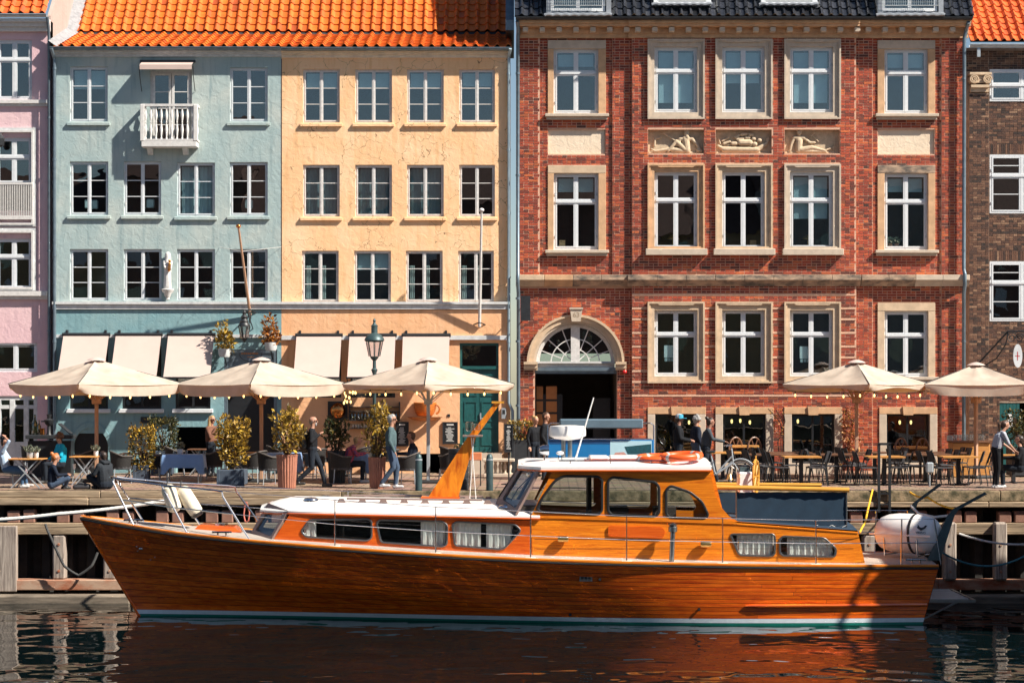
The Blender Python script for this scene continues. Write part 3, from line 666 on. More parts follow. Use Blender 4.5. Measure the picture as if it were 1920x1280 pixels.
# ---------------------------------------------------------------- pink house
pink = thing('pink_house', 'pink rendered house with white window mouldings at the left edge', 'house', (X(20), .2, 0))
PY = .2; px0_ = X(-70, PY); px1_ = X(95, PY)
def hp(q): return hole(q, PY)
pw = [(-6,75,60,187),(-8,258,60,395),(-8,447,60,542),(-12,643,70,697)]
wallgrid(MB(), px0_, px1_, 0, Z(40,PY), PY, [hp(q) for q in pw]+[hp((-40,742,70,880))], PY+.3).build('wall', 'plaster_pink', pink)
room(pink, px0_, px1_-.02, 0, Z(40,PY), PY+.3, PY+2.5)
crosswin(pink, *pw[0], PY, ft=.33); crosswin(pink, -8,258,60,345, PY, ft=.42); crosswin(pink, -8,447,60,542, PY, ft=.36)
crosswin(pink, *pw[3], PY, ft=.02)
mb = MB(); z = Z(187,PY); moulding(mb, px0_, X(91,PY), PY, [(z-.12, z-.02, .12), (z-.2, z-.12, .06)]); mb.build('string_course', 'old_white', pink)
for zz, h in ((Z(546,PY), .14),):
    mb = MB(); moulding(mb, px0_, X(90,PY), PY, [(zz-h, zz, .16), (zz-h-.1, zz-h, .08)]); mb.build('string_course', 'old_white', pink)
for a, b in ((240,425),(428,545)):
    ring(MB(), px0_, X(68,PY), Z(b,PY), Z(a,PY), .09, PY-.07, PY).build('surround', 'trim_grey', pink); ring(MB(), px0_, X(64,PY), Z(b-3,PY), Z(a+5,PY), .06, PY-.1, PY-.07).build('surround_lip', 'old_white', pink)
bg_ = MB().box(px0_, X(62,PY), PY-.12, PY-.06, Z(412,PY), Z(405,PY)).build('window_guard', 'old_white', pink)
MB().box(px0_, X(62,PY), PY-.12, PY-.08, Z(347,PY), Z(343,PY)).build('top_rail', 'old_white', bg_)
for i in range(20): cube('bar', X(-2+i*3.3,PY), X(-.6+i*3.3,PY), PY-.11, PY-.09, Z(405,PY), Z(347,PY), 'old_white', bg_)
sd = ring(MB(), X(-40,PY), X(70,PY), 0, Z(742,PY), .12, PY+.04, PY+.16).build('shopfront', 'trim_grey', pink)
for a in (-8, 18, 44): cube('mullion', X(a,PY), X(a+9,PY), PY+.02, PY+.14, .0, Z(742,PY)-.12, 'trim_grey', sd)
cube('transom', X(-38,PY), X(68,PY), PY+.03, PY+.13, Z(766,PY), Z(759,PY), 'trim_grey', sd); cube('stall_riser', X(-38,PY), X(68,PY), PY+.03, PY+.13, 0, Z(828,PY), 'trim_grey', sd)
cube('pane', X(-38,PY), X(68,PY), PY+.08, PY+.086, Z(828,PY), Z(745,PY), 'pane_glass', sd)
lan = MB().lathe([(.05,0),(.1,.05),(.12,.25),(.04,.35),(.01,.42)], (X(6,PY), PY-.3, Z(278,PY)), 8).build('lantern', 'black_iron', pink)
MB().tube([(X(6,PY),PY-.3,Z(256,PY)),(X(6,PY),PY-.3,Z(252,PY)),(X(6,PY),PY,Z(250,PY))], .012, 6).build('bracket', 'black_iron', lan)
mb = MB(); moulding(mb, px0_, px1_-.0, PY, [(Z(60,PY), Z(52,PY), .12), (Z(52,PY), Z(44,PY), .2), (Z(44,PY), Z(38,PY), .3)]); mb.build('cornice', 'old_white', pink)
gutter(pink, px0_, X(92,PY), -.12, Z(31,PY), .09, 'zinc_light')
tiled(pink, px0_, X(88,PY), [(-.08, Z(29,PY)), (4, Z(29,PY)+4)], .3, .33, 'tile_red', zmax=15)
ze = Z(30,PY); MB().prism([(PY, Z(100)), (PY, ze), (5, ze+4.6), (5, Z(100))], X(89,PY), px1_, plane='yz').build('gable', 'plaster_cream', pink)
mb = MB(); pr = [(PY+.02, EZ+.22)]+[(a+.25, b+.33) for a, b in ROOF]
mb.sheet([[(px1_+.0, y, z+.1), (px1_+.16, y, z-.02), (px1_+.34, y, z-.14)] for y, z in [(-.1, EZ+.18), (2.5, EZ+1.0), (5.4, EZ+4.2)]]); mb.build('flashing', 'mortar_white', pink)
pipe(pink, [(X(89,-.1), -.12, Z(36,PY)), (X(91,0), .0, Z(55,PY)), (X(92,.1), .1, Z(75,PY)), (X(92,.1), .1, .05)], .045, 'zinc', [(X(92,.1),.1,Z(p)) for p in (220,470,620)])
# ---------------------------------------------------------------- red brick house
red = thing('red_brick_house', 'tall red brick house with stone window surrounds and arched gateway', 'house', (X(1390), 0, 0))
TOPZ = Z(66)
cols = [(1214,1321,1227,1308),(1341,1448,1354,1434),(1470,1576,1481,1562)]
LW = (1027,1136,1038,1122); RW = (1645,1753,1658,1740)
CY, SY, PYY = -.18, -.06, 0.0
def q4(a, b, c, d, Y): return (X(a,Y), X(b,Y), Z(d,Y), Z(c,Y))
ho = {CY: [], PYY: [], SY: []}
for a, b, c, d in cols:
    for y0, y1 in ((74,224),(242,289),(308,468),(566,718)): ho[CY].append(q4(a+1, b-1, y0+1, y1-1, CY))
    ho[CY].append(q4(a+1, b-1, 764, 905, CY))
for (a, b, c, d), last in ((LW, None), (RW, 1)):
    for y0, y1 in ((77,224),(242,290),(310,470)): ho[PYY].append(q4(a+1, b-1, y0+1, y1-1, PYY))
ho[PYY].append(q4(1646, 1752, 569, 709, PYY)); ho[PYY].append(q4(1649, 1756, 764, 905, PYY))
AX, AR, AZ = X(1079, SY), L(91, SY), Z(681, SY)
ho[SY].append(q4(1003, 1157, 681, 905, SY))
zc0, zc1 = Z(538), Z(516)
zones = []
def zone(a, b, c, d, Y): zones.append((X(a,Y) if a not in (975,) else X(973), X(b,Y), Z(d,Y) if d < 905 else 0.0, Z(c,Y), Y))
zone(975,1012,66,517,SY); zone(1012,1148,66,517,PYY); zone(1148,1186,66,517,SY)
zone(975,1186,536,905,SY)
zone(1605,1636,66,905,SY); zone(1636,1765,66,905,PYY); zone(1765,1806,66,905,SY)
zone(1185,1605,66,517,CY)
cuts = [536, 557, 580, 603, 627, 650, 673, 696, 718, 744, 905]
zone(1185,1605,536,905,CY)
mb = MB()
for x0, x1, z0, z1, Y in zones:
    hs = list(ho[Y])
    if Y == SY and x0 < 1: hs = [(AX-AR-.0, AX+AR+.0, AZ, AZ+AR), *ho[SY]]
    wallgrid(mb, x0, x1, z0, z1, Y, hs, .3)
arc = [(AX+AR*.985*math.cos(t), AZ+AR*.985*math.sin(t)) for t in np.linspace(0, PI, 25)]
mb.prism([(AX+AR, AZ), (AX+AR, AZ+AR), (AX-AR, AZ+AR), (AX-AR, AZ)]+arc[::-1], SY, SY+.12)
wall = mb.build('wall', 'mortar', red)
# proud rusticated bands of the lower centre bay, as brick courses standing forward
rows = []
for x0, x1, z0, z1, Y in zones:
    circ = [(AX, AZ, AR)] if (Y == SY and x0 < 1 and z1 < 7) else []
    if Y == CY and z1 < zc1:
        for i in range(len(cuts)-1):
            b1 = Z(cuts[i],CY); b0 = Z(cuts[i+1],CY) if cuts[i+1] < 905 else 0
            k0 = round(b0/BH); k1 = round(b1/BH)
            bb = (x0+.0, x1, k0*BH+.012, k1*BH-.014)
            band = MB(); wallgrid(band, bb[0], bb[1], bb[2], bb[3], CY-.05, ho[CY], CY); band.build('brick_band', 'mortar', red)
            rows.append((bb[0], bb[1], k0*BH, k1*BH, CY-.05, ho[CY], []))
    else: rows.append((x0, x1, z0, z1, Y, ho[Y] if not circ else ho[SY], circ))
bricks(rows, 'bricks', 'brick_red', wall, 300, (X(1395), Z(505)))
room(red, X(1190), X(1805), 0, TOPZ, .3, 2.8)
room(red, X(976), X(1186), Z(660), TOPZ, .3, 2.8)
def stonering(parent, a, b, y0, y1, Y, mat, fa, fb, f0, f1, sill=False):
    x0, x1, z0, z1 = X(a,Y), X(b,Y), Z(y1,Y), Z(y0,Y); i0, i1, j0, j1 = X(fa,Y), X(fb,Y), Z(f1,Y), Z(f0,Y)
    mb = MB(); w1 = .05
    ring(mb, x0, x1, z0, z1, w1, Y-.10, Y+.16); ring(mb, x0+w1, x1-w1, z0+w1, z1-w1, .04, Y-.07, Y+.16)
    mb.box(x0+w1+.04, i0, Y-.035, Y+.16, z0+w1+.04, z1-w1-.04); mb.box(i1, x1-w1-.04, Y-.035, Y+.16, z0+w1+.04, z1-w1-.04)
    mb.box(i0, i1, Y-.035, Y+.16, j1, z1-w1-.04); mb.box(i0, i1, Y-.035, Y+.16, z0+w1+.04, j0)
    # stepped ears at the corners
    for xx in (x0+.28, x1-.28):
        d = .06 if xx < (x0+x1)/2 else -.06
        mb.prism([(xx, z1-w1), (xx+d, z1-w1-.045), (x0+(x1-x0)/2, z1-w1-.045), (x0+(x1-x0)/2, z1-w1)], Y-.095, Y)
        if not sill: mb.prism([(xx, z0+w1), (xx+d, z0+w1+.045), (x0+(x1-x0)/2, z0+w1+.045), (x0+(x1-x0)/2, z0+w1)], Y-.095, Y)
    s = mb.build('window_surround', mat, parent)
    if sill: MB().cbox(X(a-4,Y), X(b+4,Y), Y-.22, Y+.1, Z(y1+11,Y), Z(y1-1,Y)+.0, .012).build('sill', 'stone_grey', s)
    return s
mats = ['stone_grey','stone_warm','stone']
rowsR = [(74,224,88,211,'stone_grey',['top.9','top.55','top.9']), (308,468,322,466,'stone',[None,None,'top.62']), (566,718,581,705,'stone',[None,None,None])]
for r_, (y0, y1, f0, f1, mt, cu) in enumerate(rowsR):
    for i, (a, b, c, d) in enumerate(cols):
        stonering(red, a, b, y0, y1, CY-(.05 if r_ == 2 else 0), ['stone_grey','stone_warm','stone'][(i+r_) % 3] if r_ == 1 else mt, c, d, f0, f1, sill=(r_ == 1))
        crosswin(red, c, f0, d, f1, CY, cur=cu[i], rec=.08)
def flatsurround(parent, w, y0, y1, f0, f1, mt_top, mt, Y=PYY, sill=True):
    a, b, c, d = w; x0, x1 = X(a,Y), X(b,Y); zt = Z(f0,Y)
    s = MB().cbox(x0-.0, x1+.0, Y-.05, Y+.16, zt, Z(y0,Y), .008).build('lintel', mt_top, parent)
    for p, q in ((x0, X(c,Y)), (X(d,Y), x1)): MB().cbox(p, q, Y-.045, Y+.16, Z(y1,Y), zt-.004, .006).build('jamb', mt, s)
    if sill:
        mb = MB(); mb.cbox(x0-.08, x1+.08, Y-.2, Y+.1, Z(y1+6,Y), Z(y1,Y)-.003, .01); mb.box(x0-.04, x1+.04, Y-.12, Y+.1, Z(y1+11,Y), Z(y1+6,Y)); mb.build('sill', 'stone_grey', s)
flatsurround(red, LW, 76, 214, 92, 213, 'stone_grey', 'stone_warm'); crosswin(red, 1038, 92, 1122, 213, PYY, 'top.22', rec=.08)
flatsurround(red, RW, 76, 214, 92, 213, 'stone_grey', 'stone_warm'); crosswin(red, 1658, 92, 1740, 213, PYY, 'top.24', rec=.08)
flatsurround(red, LW, 310, 469, 325, 468, 'stone', 'stone_warm'); crosswin(red, 1038, 325, 1122, 468, PYY, 'top.2', rec=.08)
flatsurround(red, RW, 310, 469, 325, 468, 'stone_stained', 'stone_warm'); crosswin(red, 1658, 325, 1740, 468, PYY, 'top.2', rec=.08)
flatsurround(red, (1645,1753,1658,1740), 568, 706, 583, 705, 'stone', 'stone'); crosswin(red, 1658, 583, 1740, 706, PYY, rec=.08)
# papers hung inside two windows
for px, py in ((1256,658),(1511,660)):
    MB().box(X(px-10,CY), X(px+9,CY), CY+.16, CY+.18, Z(py+12,CY), Z(py-11,CY)).build('notice', 'paper_white', red)
    for k in range(3): cube('photo_strip', X(px-9+k*6.2,CY), X(px-4+k*6.2,CY), CY+.155, CY+.159, Z(py+19,CY), Z(py+13,CY), 'blind_light', red)
# plain panels and carved reliefs
for a, b in ((1025,1135),(1643,1754)):
    MB().box(X(a+1), X(b-1), .06, .2, Z(290), Z(242)).build('plain_panel', 'panel_render', red)
rel = [MB().box(X(a+1,CY), X(b-1,CY), CY+.2, CY+.3, Z(289,CY), Z(242,CY)).build('relief_panel', 'relief_stone', red) for a, b, c, d in cols]
# stone belt with weathered blocks
def belt(a, b, Y, mats_):
    xs = np.linspace(X(a,Y), X(b,Y), len(mats_)+1)
    for i, m in enumerate(mats_):
        mb = MB(); mb.cbox(xs[i]+.003, xs[i+1]-.003, Y-.26, Y+.05, Z(526,Y), Z(516,Y), .01)
        mb.prism([(Y-.22, Z(526,Y)-.002), (Y-.08, Z(537,Y)), (Y+.05, Z(537,Y)), (Y+.05, Z(526,Y)-.002)], xs[i]+.003, xs[i+1]-.003, plane='yz'); mb.build('belt_stone', m, red)
belt(967,1180,SY,['stone','stone_warm','stone_stained','stone_stained']); belt(1176,1612,CY,['stone_stained']*8); belt(1613,1815,SY,['stone_stained','stone_stained','stone_grey','stone_grey'])
# cornice with blocks, frieze, gutter
for a, b, Y in ((968,1178,SY),(1178,1608,CY),(1608,1815,SY)):
    mb = MB(); moulding(mb, X(a,Y), X(b,Y), Y, [(Z(72,Y), Z(64,Y), .06), (Z(64,Y), Z(53,Y), .10), (Z(53,Y), Z(48,Y), .38), (Z(48,Y), Z(42,Y), .44)]); cn = mb.build('cornice', 'stone_warm', red)
    x = a+12
    while x < b-8: MB().cbox(X(x,Y), X(x+10,Y), Y-.32, Y-.08, Z(63,Y), Z(54,Y), .01).build('modillion', 'stone_grey', cn); x += 31.5
    gutter(red, X(a,Y)-.02, X(b,Y)+.02, Y-.5, Z(39,Y), .07, 'black_iron')
pipe(red, [(X(970,-.54), -.54, Z(40,-.54)), (X(972,-.3), -.3, Z(60)), (X(971), -.2, Z(70)), (X(971), -.2, Z(505)), (X(971), -.32, Z(515)), (X(971), -.32, Z(535)), (X(972), -.2, Z(550)), (X(972), -.2, .05)], .055, 'zinc', [(X(971),-.2,Z(p)) for p in (140,330,560,640,760)])
pipe(red, [(X(1816,-.54), -.54, Z(42,-.54)), (X(1812,-.3), -.25, Z(60)), (X(1805), -.22, Z(75)), (X(1804), -.22, Z(505)), (X(1804), -.36, Z(515)), (X(1804), -.36, Z(535)), (X(1804), -.22, Z(550)), (X(1804), -.22, .05)], .055, 'zinc', [(X(1804),-.22,Z(p)) for p in (150,330,470,640)])
# black glazed roof with dormers
RR = [(-.56, Z(37)), (3.3, Z(37)+5.3)]
dorm = [(1030,1135),(1230,1322),(1430,1520),(1645,1752)]
def inside(x, y, z): return any(X(a-9) < x < X(b+9) and (i in (0, 3) and z > Z(33) or z > Z(9)) for i, (a, b) in enumerate(dorm))
tiled(red, X(965), X(1818), RR, .27, .31, 'tile_black', skip=inside, zmax=14.6)
pm('lead', (.30,.32,.35), .5, m=.3, var=.2, sc=6, bump=.2, bsc=20)
for i, (a, b) in enumerate(dorm):
    dz = Z(28) if i in (0, 3) else Z(6); dy = -.56 if i in (0, 3) else -.34
    dm = MB(); 
    for xx in (X(a-6), X(b)): dm.hexa([(xx,dy-.05,dz-.1),(xx+.14,dy-.05,dz-.1),(xx+.14,3,dz+1),(xx,3,dz+1)], [(xx,dy-.05,dz+2.2),(xx+.14,dy-.05,dz+2.2),(xx+.14,3,dz+3.2),(xx,3,dz+3.2)])
    dm.box(X(a-6), X(b)+.14, dy-.12, dy+.1, dz-.16, dz-.04); d_ = dm.build('dormer', 'lead' if i in (0, 3) else 'white_paint', red)
    if i in (0, 3):
        ring(MB(), X(a+2), X(b-2), dz, dz+1.6, .09, dy, dy+.08).build('frame', 'white_paint', d_)
        xm = (X(a)+X(b))/2; cube('mullion', xm-.05, xm+.05, dy, dy+.08, dz+.09, dz+1.5, 'white_paint', d_)
        for p, q in ((X(a+2)+.09, xm-.05), (xm+.05, X(b-2)-.09)): cube('pane', p, q, dy+.04, dy+.046, dz+.09, dz+1.5, 'pane_glass', d_)
        mb = MB()
        for k in range(26): x = X(a+3)+(X(b-3)-X(a+3))*k/25; mb.tube([(x,dy-.2,dz+.13),(x,dy-.2,dz+.9)], .005, 4)
        for k in range(9): mb.tube([(X(a+3),dy-.2,dz+.13+.1*k),(X(b-3),dy-.2,dz+.13+.1*k)], .005 if k else .014, 4)
        tag(mb.build('guard_mesh', 'zinc_light', d_), None, None, kind='stuff')
        cube('dormer_back', X(a), X(b), dy+.5, dy+.52, dz, dz+2, 'room_dark', d_)
    else: cube('dormer_face', X(a), X(b), dy-.05, dy, dz, dz+2, 'white_paint', d_)
    lw = MB(); pts = [(X(a-10)+(X(b+10)-X(a-10))*k/40, dy-.16-.0, dz-.14+.03*abs(math.sin(k*.62))) for k in range(41)]
    lw.tube(pts, .045, 6); lw.build('lead_apron', 'lead', d_, smooth=1)
MB().prism([(-.3, Z(60)), (-.3, 13.2), (.2, 13.4), (.7, 13.95), (1.55, 15.25), (3.05, 16.85), (5, 18.8), (5, Z(60))], X(948), X(964), plane='yz').build('gable', 'zinc', red)  # dark zinc tone stands in for shade on this front face
MB().prism([(-.2, Z(40)), (0, 14.4), (2, 16.8), (5, 19.8), (5, Z(40))], X(1812), X(1820), plane='yz').build('gable', 'lead', red)
# arched gateway
def arcring(cx, cz, r0, r1, y0, y1, n=28, a0=0, a1=PI, asp=1.0):
    o = [(cx+r1*math.cos(t), cz+r1*asp*math.sin(t)) for t in np.linspace(a0, a1, n)]; i = [(cx+r0*math.cos(t), cz+r0*asp*math.sin(t)) for t in np.linspace(a1, a0, n)]
    return MB().prism(o+i, y0, y1)
gt = arcring(AX, AZ, AR*.86, AR*.99, SY-.08, SY+.2).build('arch', 'stone', red, smooth=0)
arcring(AX, AZ, AR*.955, AR*1.005, SY-.14, SY-.081).build('arch_lip', 'stone', gt); arcring(AX, AZ, AR*.815, AR*.859, SY-.03, SY+.25).build('arch_inner', 'stone_grey', gt)
mb = MB(); kx = X(1080,SY); mb.prism([(kx-.13, Z(603,SY)), (kx+.13, Z(603,SY)), (kx+.18, Z(580,SY)), (kx-.18, Z(580,SY))], SY-.22, SY-.07); mb.box(kx-.2, kx+.2, SY-.25, SY-.07, Z(580,SY), Z(577,SY)); ks = mb.build('keystone', 'stone_grey', gt)
pm('carved_shadow', (.30,.22,.15), .9)
text('63', 'house_number', .2, kx, SY-.222, Z(591,SY), 'carved_shadow', gt)
for a, b in ((982,1008),(1154,1174)):
    mb = MB(); moulding(mb, X(a,SY), X(b,SY), SY, [(Z(683,SY), Z(678,SY), .2), (Z(690,SY), Z(683,SY), .15), (Z(694,SY), Z(690,SY), .1)]); mb.build('impost', 'stone', gt)
fy = SY+.16; R0 = AR*.81
fl = arcring(AX, AZ, R0-.1, R0, fy, fy+.08).build('fanlight', 'old_white', red)
MB().box(AX-R0, AX+R0, fy-.06, fy+.1, AZ-.12, AZ+.06).build('base_rail', 'old_white', fl)
MB().box(AX-.13, AX+.13, fy-.05, fy+.08, AZ+.06, AZ+R0-.02).build('post', 'old_white', fl)
for r in (.36, .62): 
    for a0, a1 in ((.0,PI/2-.19/r*.6),(PI/2+.19/r*.6,PI)): arcring(AX, AZ, R0*r-.015, R0*r+.015, fy+.01, fy+.05, 14, a0, a1).build('muntin', 'old_white', fl)
for t in (.36,.72,1.2,PI-1.2,PI-.72,PI-.36):
    r0 = .36 if abs(t-PI/2) > .9 or abs(t-PI/2) < .5 else .14
    MB().bar((AX+R0*r0*math.cos(t), fy+.03, AZ+R0*r0*math.sin(t)), (AX+(R0-.08)*math.cos(t), fy+.03, AZ+(R0-.08)*math.sin(t)), .03, .03, (0,1,0)).build('muntin', 'old_white', fl)
MB().prism([(AX+(R0-.09)*math.cos(t), AZ+.06+(R0-.14)*math.sin(t)) for t in np.linspace(0, PI, 20)], fy+.04, fy+.046).build('pane', 'pane_glass', fl)
mb = MB(); moulding(mb, X(1003,SY)+.004, X(1157,SY)-.004, SY+.15, [(AZ-.22, AZ-.122, .12), (AZ-.3, AZ-.22, .05)]); mb.build('gate_beam', 'zinc', red)
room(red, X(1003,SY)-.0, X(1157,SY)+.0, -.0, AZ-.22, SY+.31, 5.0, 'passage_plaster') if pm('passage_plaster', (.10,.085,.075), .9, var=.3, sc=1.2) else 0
pm('amber_glass', (.42,.17,.05), .4, var=.2, sc=2)
gd = MB().box(X(1005), X(1056), .9, .96, 0, 2.3).build('gate_leaf', 'black_paint', red)
for a, b in ((1006,1018),(1024,1044)):
    for c, d in ((724,748),(752,772),(776,796)): cube('pane', X(a,.9), X(b,.9), .86, .9, Z(d,.9), Z(c,.9), 'amber_glass', gd)
MB().cbox(X(1115), X(1150), 1.6, 1.7, 0, 2.2, .02).build('inner_door', 'black_iron', red)
# basement shop windows
for i, (a, b) in enumerate(((1214,1323),(1341,1450),(1470,1579),(1648,1757))):
    Y = CY-.05 if i < 3 else PYY; x0, x1 = X(a,Y), X(b,Y); zt = Z(763,Y); zi = Z(776,Y)
    s = MB().cbox(x0, (x0+x1)/2-.14, Y-.04, Y+.2, zi, zt, .01).build('shop_surround', 'stone_warm', red); MB().cbox((x0+x1)/2+.14, x1, Y-.04, Y+.2, zi, zt, .01).build('lintel_stone', 'stone_warm', s)
    MB().prism([((x0+x1)/2-.14, zi-.03), ((x0+x1)/2+.14, zi-.03), ((x0+x1)/2+.17, zt+.02), ((x0+x1)/2-.17, zt+.02)], Y-.08, Y+.2).build('keystone', 'stone_warm', s)
    for p, q in ((x0, x0+.22), (x1-.22, x1)): MB().cbox(p, q, Y-.04, Y+.2, .02, zi-.003, .01).build('jamb', 'stone_grey', s)
    f = ring(MB(), x0+.22, x1-.22, .3, zi, .06, Y+.1, Y+.18).build('shop_window', 'black_paint', red)
    cube('mullion', (x0+x1)/2-.03, (x0+x1)/2+.03, Y+.1, Y+.17, .36, zi-.06, 'black_paint', f)
    for p, q in ((x0+.28, (x0+x1)/2-.03), ((x0+x1)/2+.03, x1-.28)): cube('pane', p, q, Y+.13, Y+.136, .36, zi-.06, 'pane_glass', f)
    MB().box(x0, x1, Y-.1, Y+.2, 0, .3).build('plinth', 'stone_grey', f)
pm('bulb', (1,.62,.22), .3, em=1.5)
pl = MB().lathe([(.008,.07),(.03,.05),(.034,0),(.024,-.04),(.006,-.055)], n=10).mesh('pendant', 'bulb', 1)
for k, (px, py) in enumerate(((1372,790),(1388,789),(1406,792),(1496,790),(1687,792),(1708,792),(1268,792),(1292,792))):
    t = link('pendant_bulb', pl, red); t.location = P(px, py, .35)
for px, h in ((1752,.0),): pass
sg = MB().box(X(976), X(994), -.62, -.56, Z(602), Z(556)).build('sign_plate', 'black_iron', red)
for py in (570, 596): MB().tube([(X(985),-.59,Z(py)),(X(985),-.1,Z(py))], .02, 6).build('bracket', 'black_iron', sg)
MB().ell(P(1171,697,SY-.1), (.07,.05,.06)).build('alarm_lamp', 'red_plastic', red, smooth=2) if pm('red_plastic', (.55,.02,.02), .3) else 0

# ---------------------------------------------------------------- dark brick house
dk = thing('brown_brick_house', 'old dark brown brick house at the right edge with stone capital', 'house', (X(1880), .1, 0))
DY = .1
dw = [(1856,130,1975,190),(1856,290,1975,400),(1856,490,1975,602)]
dh = [hole(q, DY) for q in dw]+[hole((1874,755,1960,905), DY)]
mb = MB(); wallgrid(mb, X(1812,DY), X(2000,DY), 0, Z(90,DY), DY, dh, DY+.3); wallgrid(mb, X(1816,DY), X(1853,DY), 0, Z(176,DY), DY-.08, [], DY); wl = mb.build('wall', 'mortar_dark', dk)
bricks([(X(1853,DY), X(1999,DY), 0, Z(92,DY), DY, dh, []), (X(1812,DY), X(1853,DY), Z(135,DY), Z(92,DY), DY, [], []), (X(1816,DY), X(1853,DY), 0, Z(176,DY), DY-.08, [], [])], 'bricks', 'brick_brown', wl, 120, (X(1880), 6), .068, .24, .012)
room(dk, X(1814,DY), X(2000,DY), 0, Z(90,DY), DY+.3, DY+2.5)
for q in dw: 
    w = crosswin(dk, *q, DY-.05, ft=.5 if q[1] < 200 else .36, muntins=0 if q[1] < 200 else 1, rec=.02)
for q in dw[1:]:
    x0, x1, z0, z1 = hole(q, DY); k = x0-.1
    while k < x1: cube('soldier_brick', k, k+.05, DY-.015, DY+.02, z1+.02, z1+.3, 'brick_brown', dk); k += .062
cap = MB().cbox(X(1815,DY), X(1856,DY), DY-.24, DY, Z(143,DY), Z(138,DY), .01).build('capital', 'stone', dk)
for px in (1823, 1848):
    mb = MB(); pts = [(X(px,DY)+r*math.cos(t), DY-.22, Z(151,DY)+r*math.sin(t)) for t, r in zip(np.linspace(0, 4.5*PI, 40), np.linspace(.13, .02, 40))]; mb.tube(pts, .022, 6); mb.lathe([(.13,-.2),(.13,0)], (X(px,DY), DY, Z(151,DY)), 14, 'y'); mb.build('volute', 'stone', cap, smooth=1)
mb = MB(); moulding(mb, X(1818,DY), X(1852,DY), DY, [(Z(157,DY), Z(143,DY), .18), (Z(166,DY), Z(161,DY), .22), (Z(174,DY), Z(166,DY), .14)]); mb.build('neck', 'stone', cap)
gutter(dk, X(1818,-.3), X(2000), -.3, Z(84,-.3), .09, 'zinc_light')
tiled(dk, X(1816), X(2000), [(-.25, Z(80)), (5, Z(80)+5)], .27, .3, 'tile_red', zmax=15.2)
MB().box(X(1832,-.3), X(1838,-.3), -.33, -.25, Z(107,-.3), Z(88,-.3)).build('outlet', 'zinc_light', dk)
gd = MB().box(X(1874,DY), X(1912,DY), DY+.04, DY+.1, 0, Z(755,DY)).build('green_door', 'green_paint', dk)
for i in range(6): cube('board', X(1875+i*6.2,DY), X(1880.6+i*6.2,DY), DY+.015, DY+.04, .02, Z(756,DY), 'green_paint', gd)
cube('door_plate', X(1890,DY), X(1898,DY), DY-.01, DY+.014, Z(800,DY), Z(776,DY), 'paper_white', gd)
# scrolled bracket with oval sign
bs = thing('bracket_sign', 'grey oval sign with red cross mark hanging from scrolled iron bracket', 'sign', (X(1890), -.6, Z(700)))
MB().tube([(X(1822), .02, Z(695)), (X(1890,-.7), -.7, Z(621,-.7)), (X(1940,-1), -1, Z(621,-1))], .028, 6).build('arm', 'black_iron', bs)
mb = MB(); mb.tube([(X(1835), .02, Z(692)), (X(1868,-.4), -.4, Z(672,-.4)), (X(1886,-.7), -.7, Z(645,-.7)), (X(1890,-.7), -.7, Z(622,-.7))], .02, 6)
for cx_, cz_, r0 in ((1897,633,.16),(1912,633,.14)): mb.tube([(X(cx_,-.8)+r*math.cos(t), -.8, Z(cz_,-.8)+r*math.sin(t)) for t, r in zip(np.linspace(0, 3.6*PI, 26), np.linspace(r0, .03, 26))], .014, 5)
mb.build('scroll', 'black_iron', bs)
pm('sign_grey', (.55,.58,.60), .5)
MB().prism(oval(X(1908,-.9), Z(667,-.9), L(8.5,-.9), L(22,-.9)), -.93, -.87).build('plate', 'sign_grey', bs)
for q in ((X(1907.6,-.93), X(1908.6,-.93), Z(675,-.93), Z(659,-.93)), (X(1904,-.93), X(1912,-.93), Z(667.6,-.93), Z(666.6,-.93))): cube('cross', q[0], q[1], -.936, -.931, q[2], q[3], 'red_plastic', bs)

pm('card', (.42,.22,.11), .9)
for px, py, Y, lab in ((1054,458,.25,'small cardboard box standing inside the left middle window of the red house'),(1412,452,.1,'cardboard box inside the centre middle window of the red house')):
    b_ = thing('cardboard_box', lab, 'box', P(px,466,Y)); MB().cbox(-.09,.09,-.06,.06,.03,.24,.006).build('box', 'card', b_, world=False); MB().box(-.09,.09,-.07,-.061,.2,.235).build('flap', 'card', b_, world=False)
for px, lab in ((1262,'brass reading lamp inside the first centre window of the middle floor'),(1515,'brass reading lamp inside the third centre window of the middle floor')):
    b_ = thing('brass_lamp', lab, 'lamp', P(px,464,.15)); MB().lathe([(.08,.02),(.08,.04),(.015,.05),(.012,.3)], n=12).build('stand', 'brass', b_, smooth=1, world=False); MB().lathe([(.19,.24),(.14,.31),(.05,.36),(.02,.37)], n=16).build('shade', 'brass', b_, smooth=1, world=False)
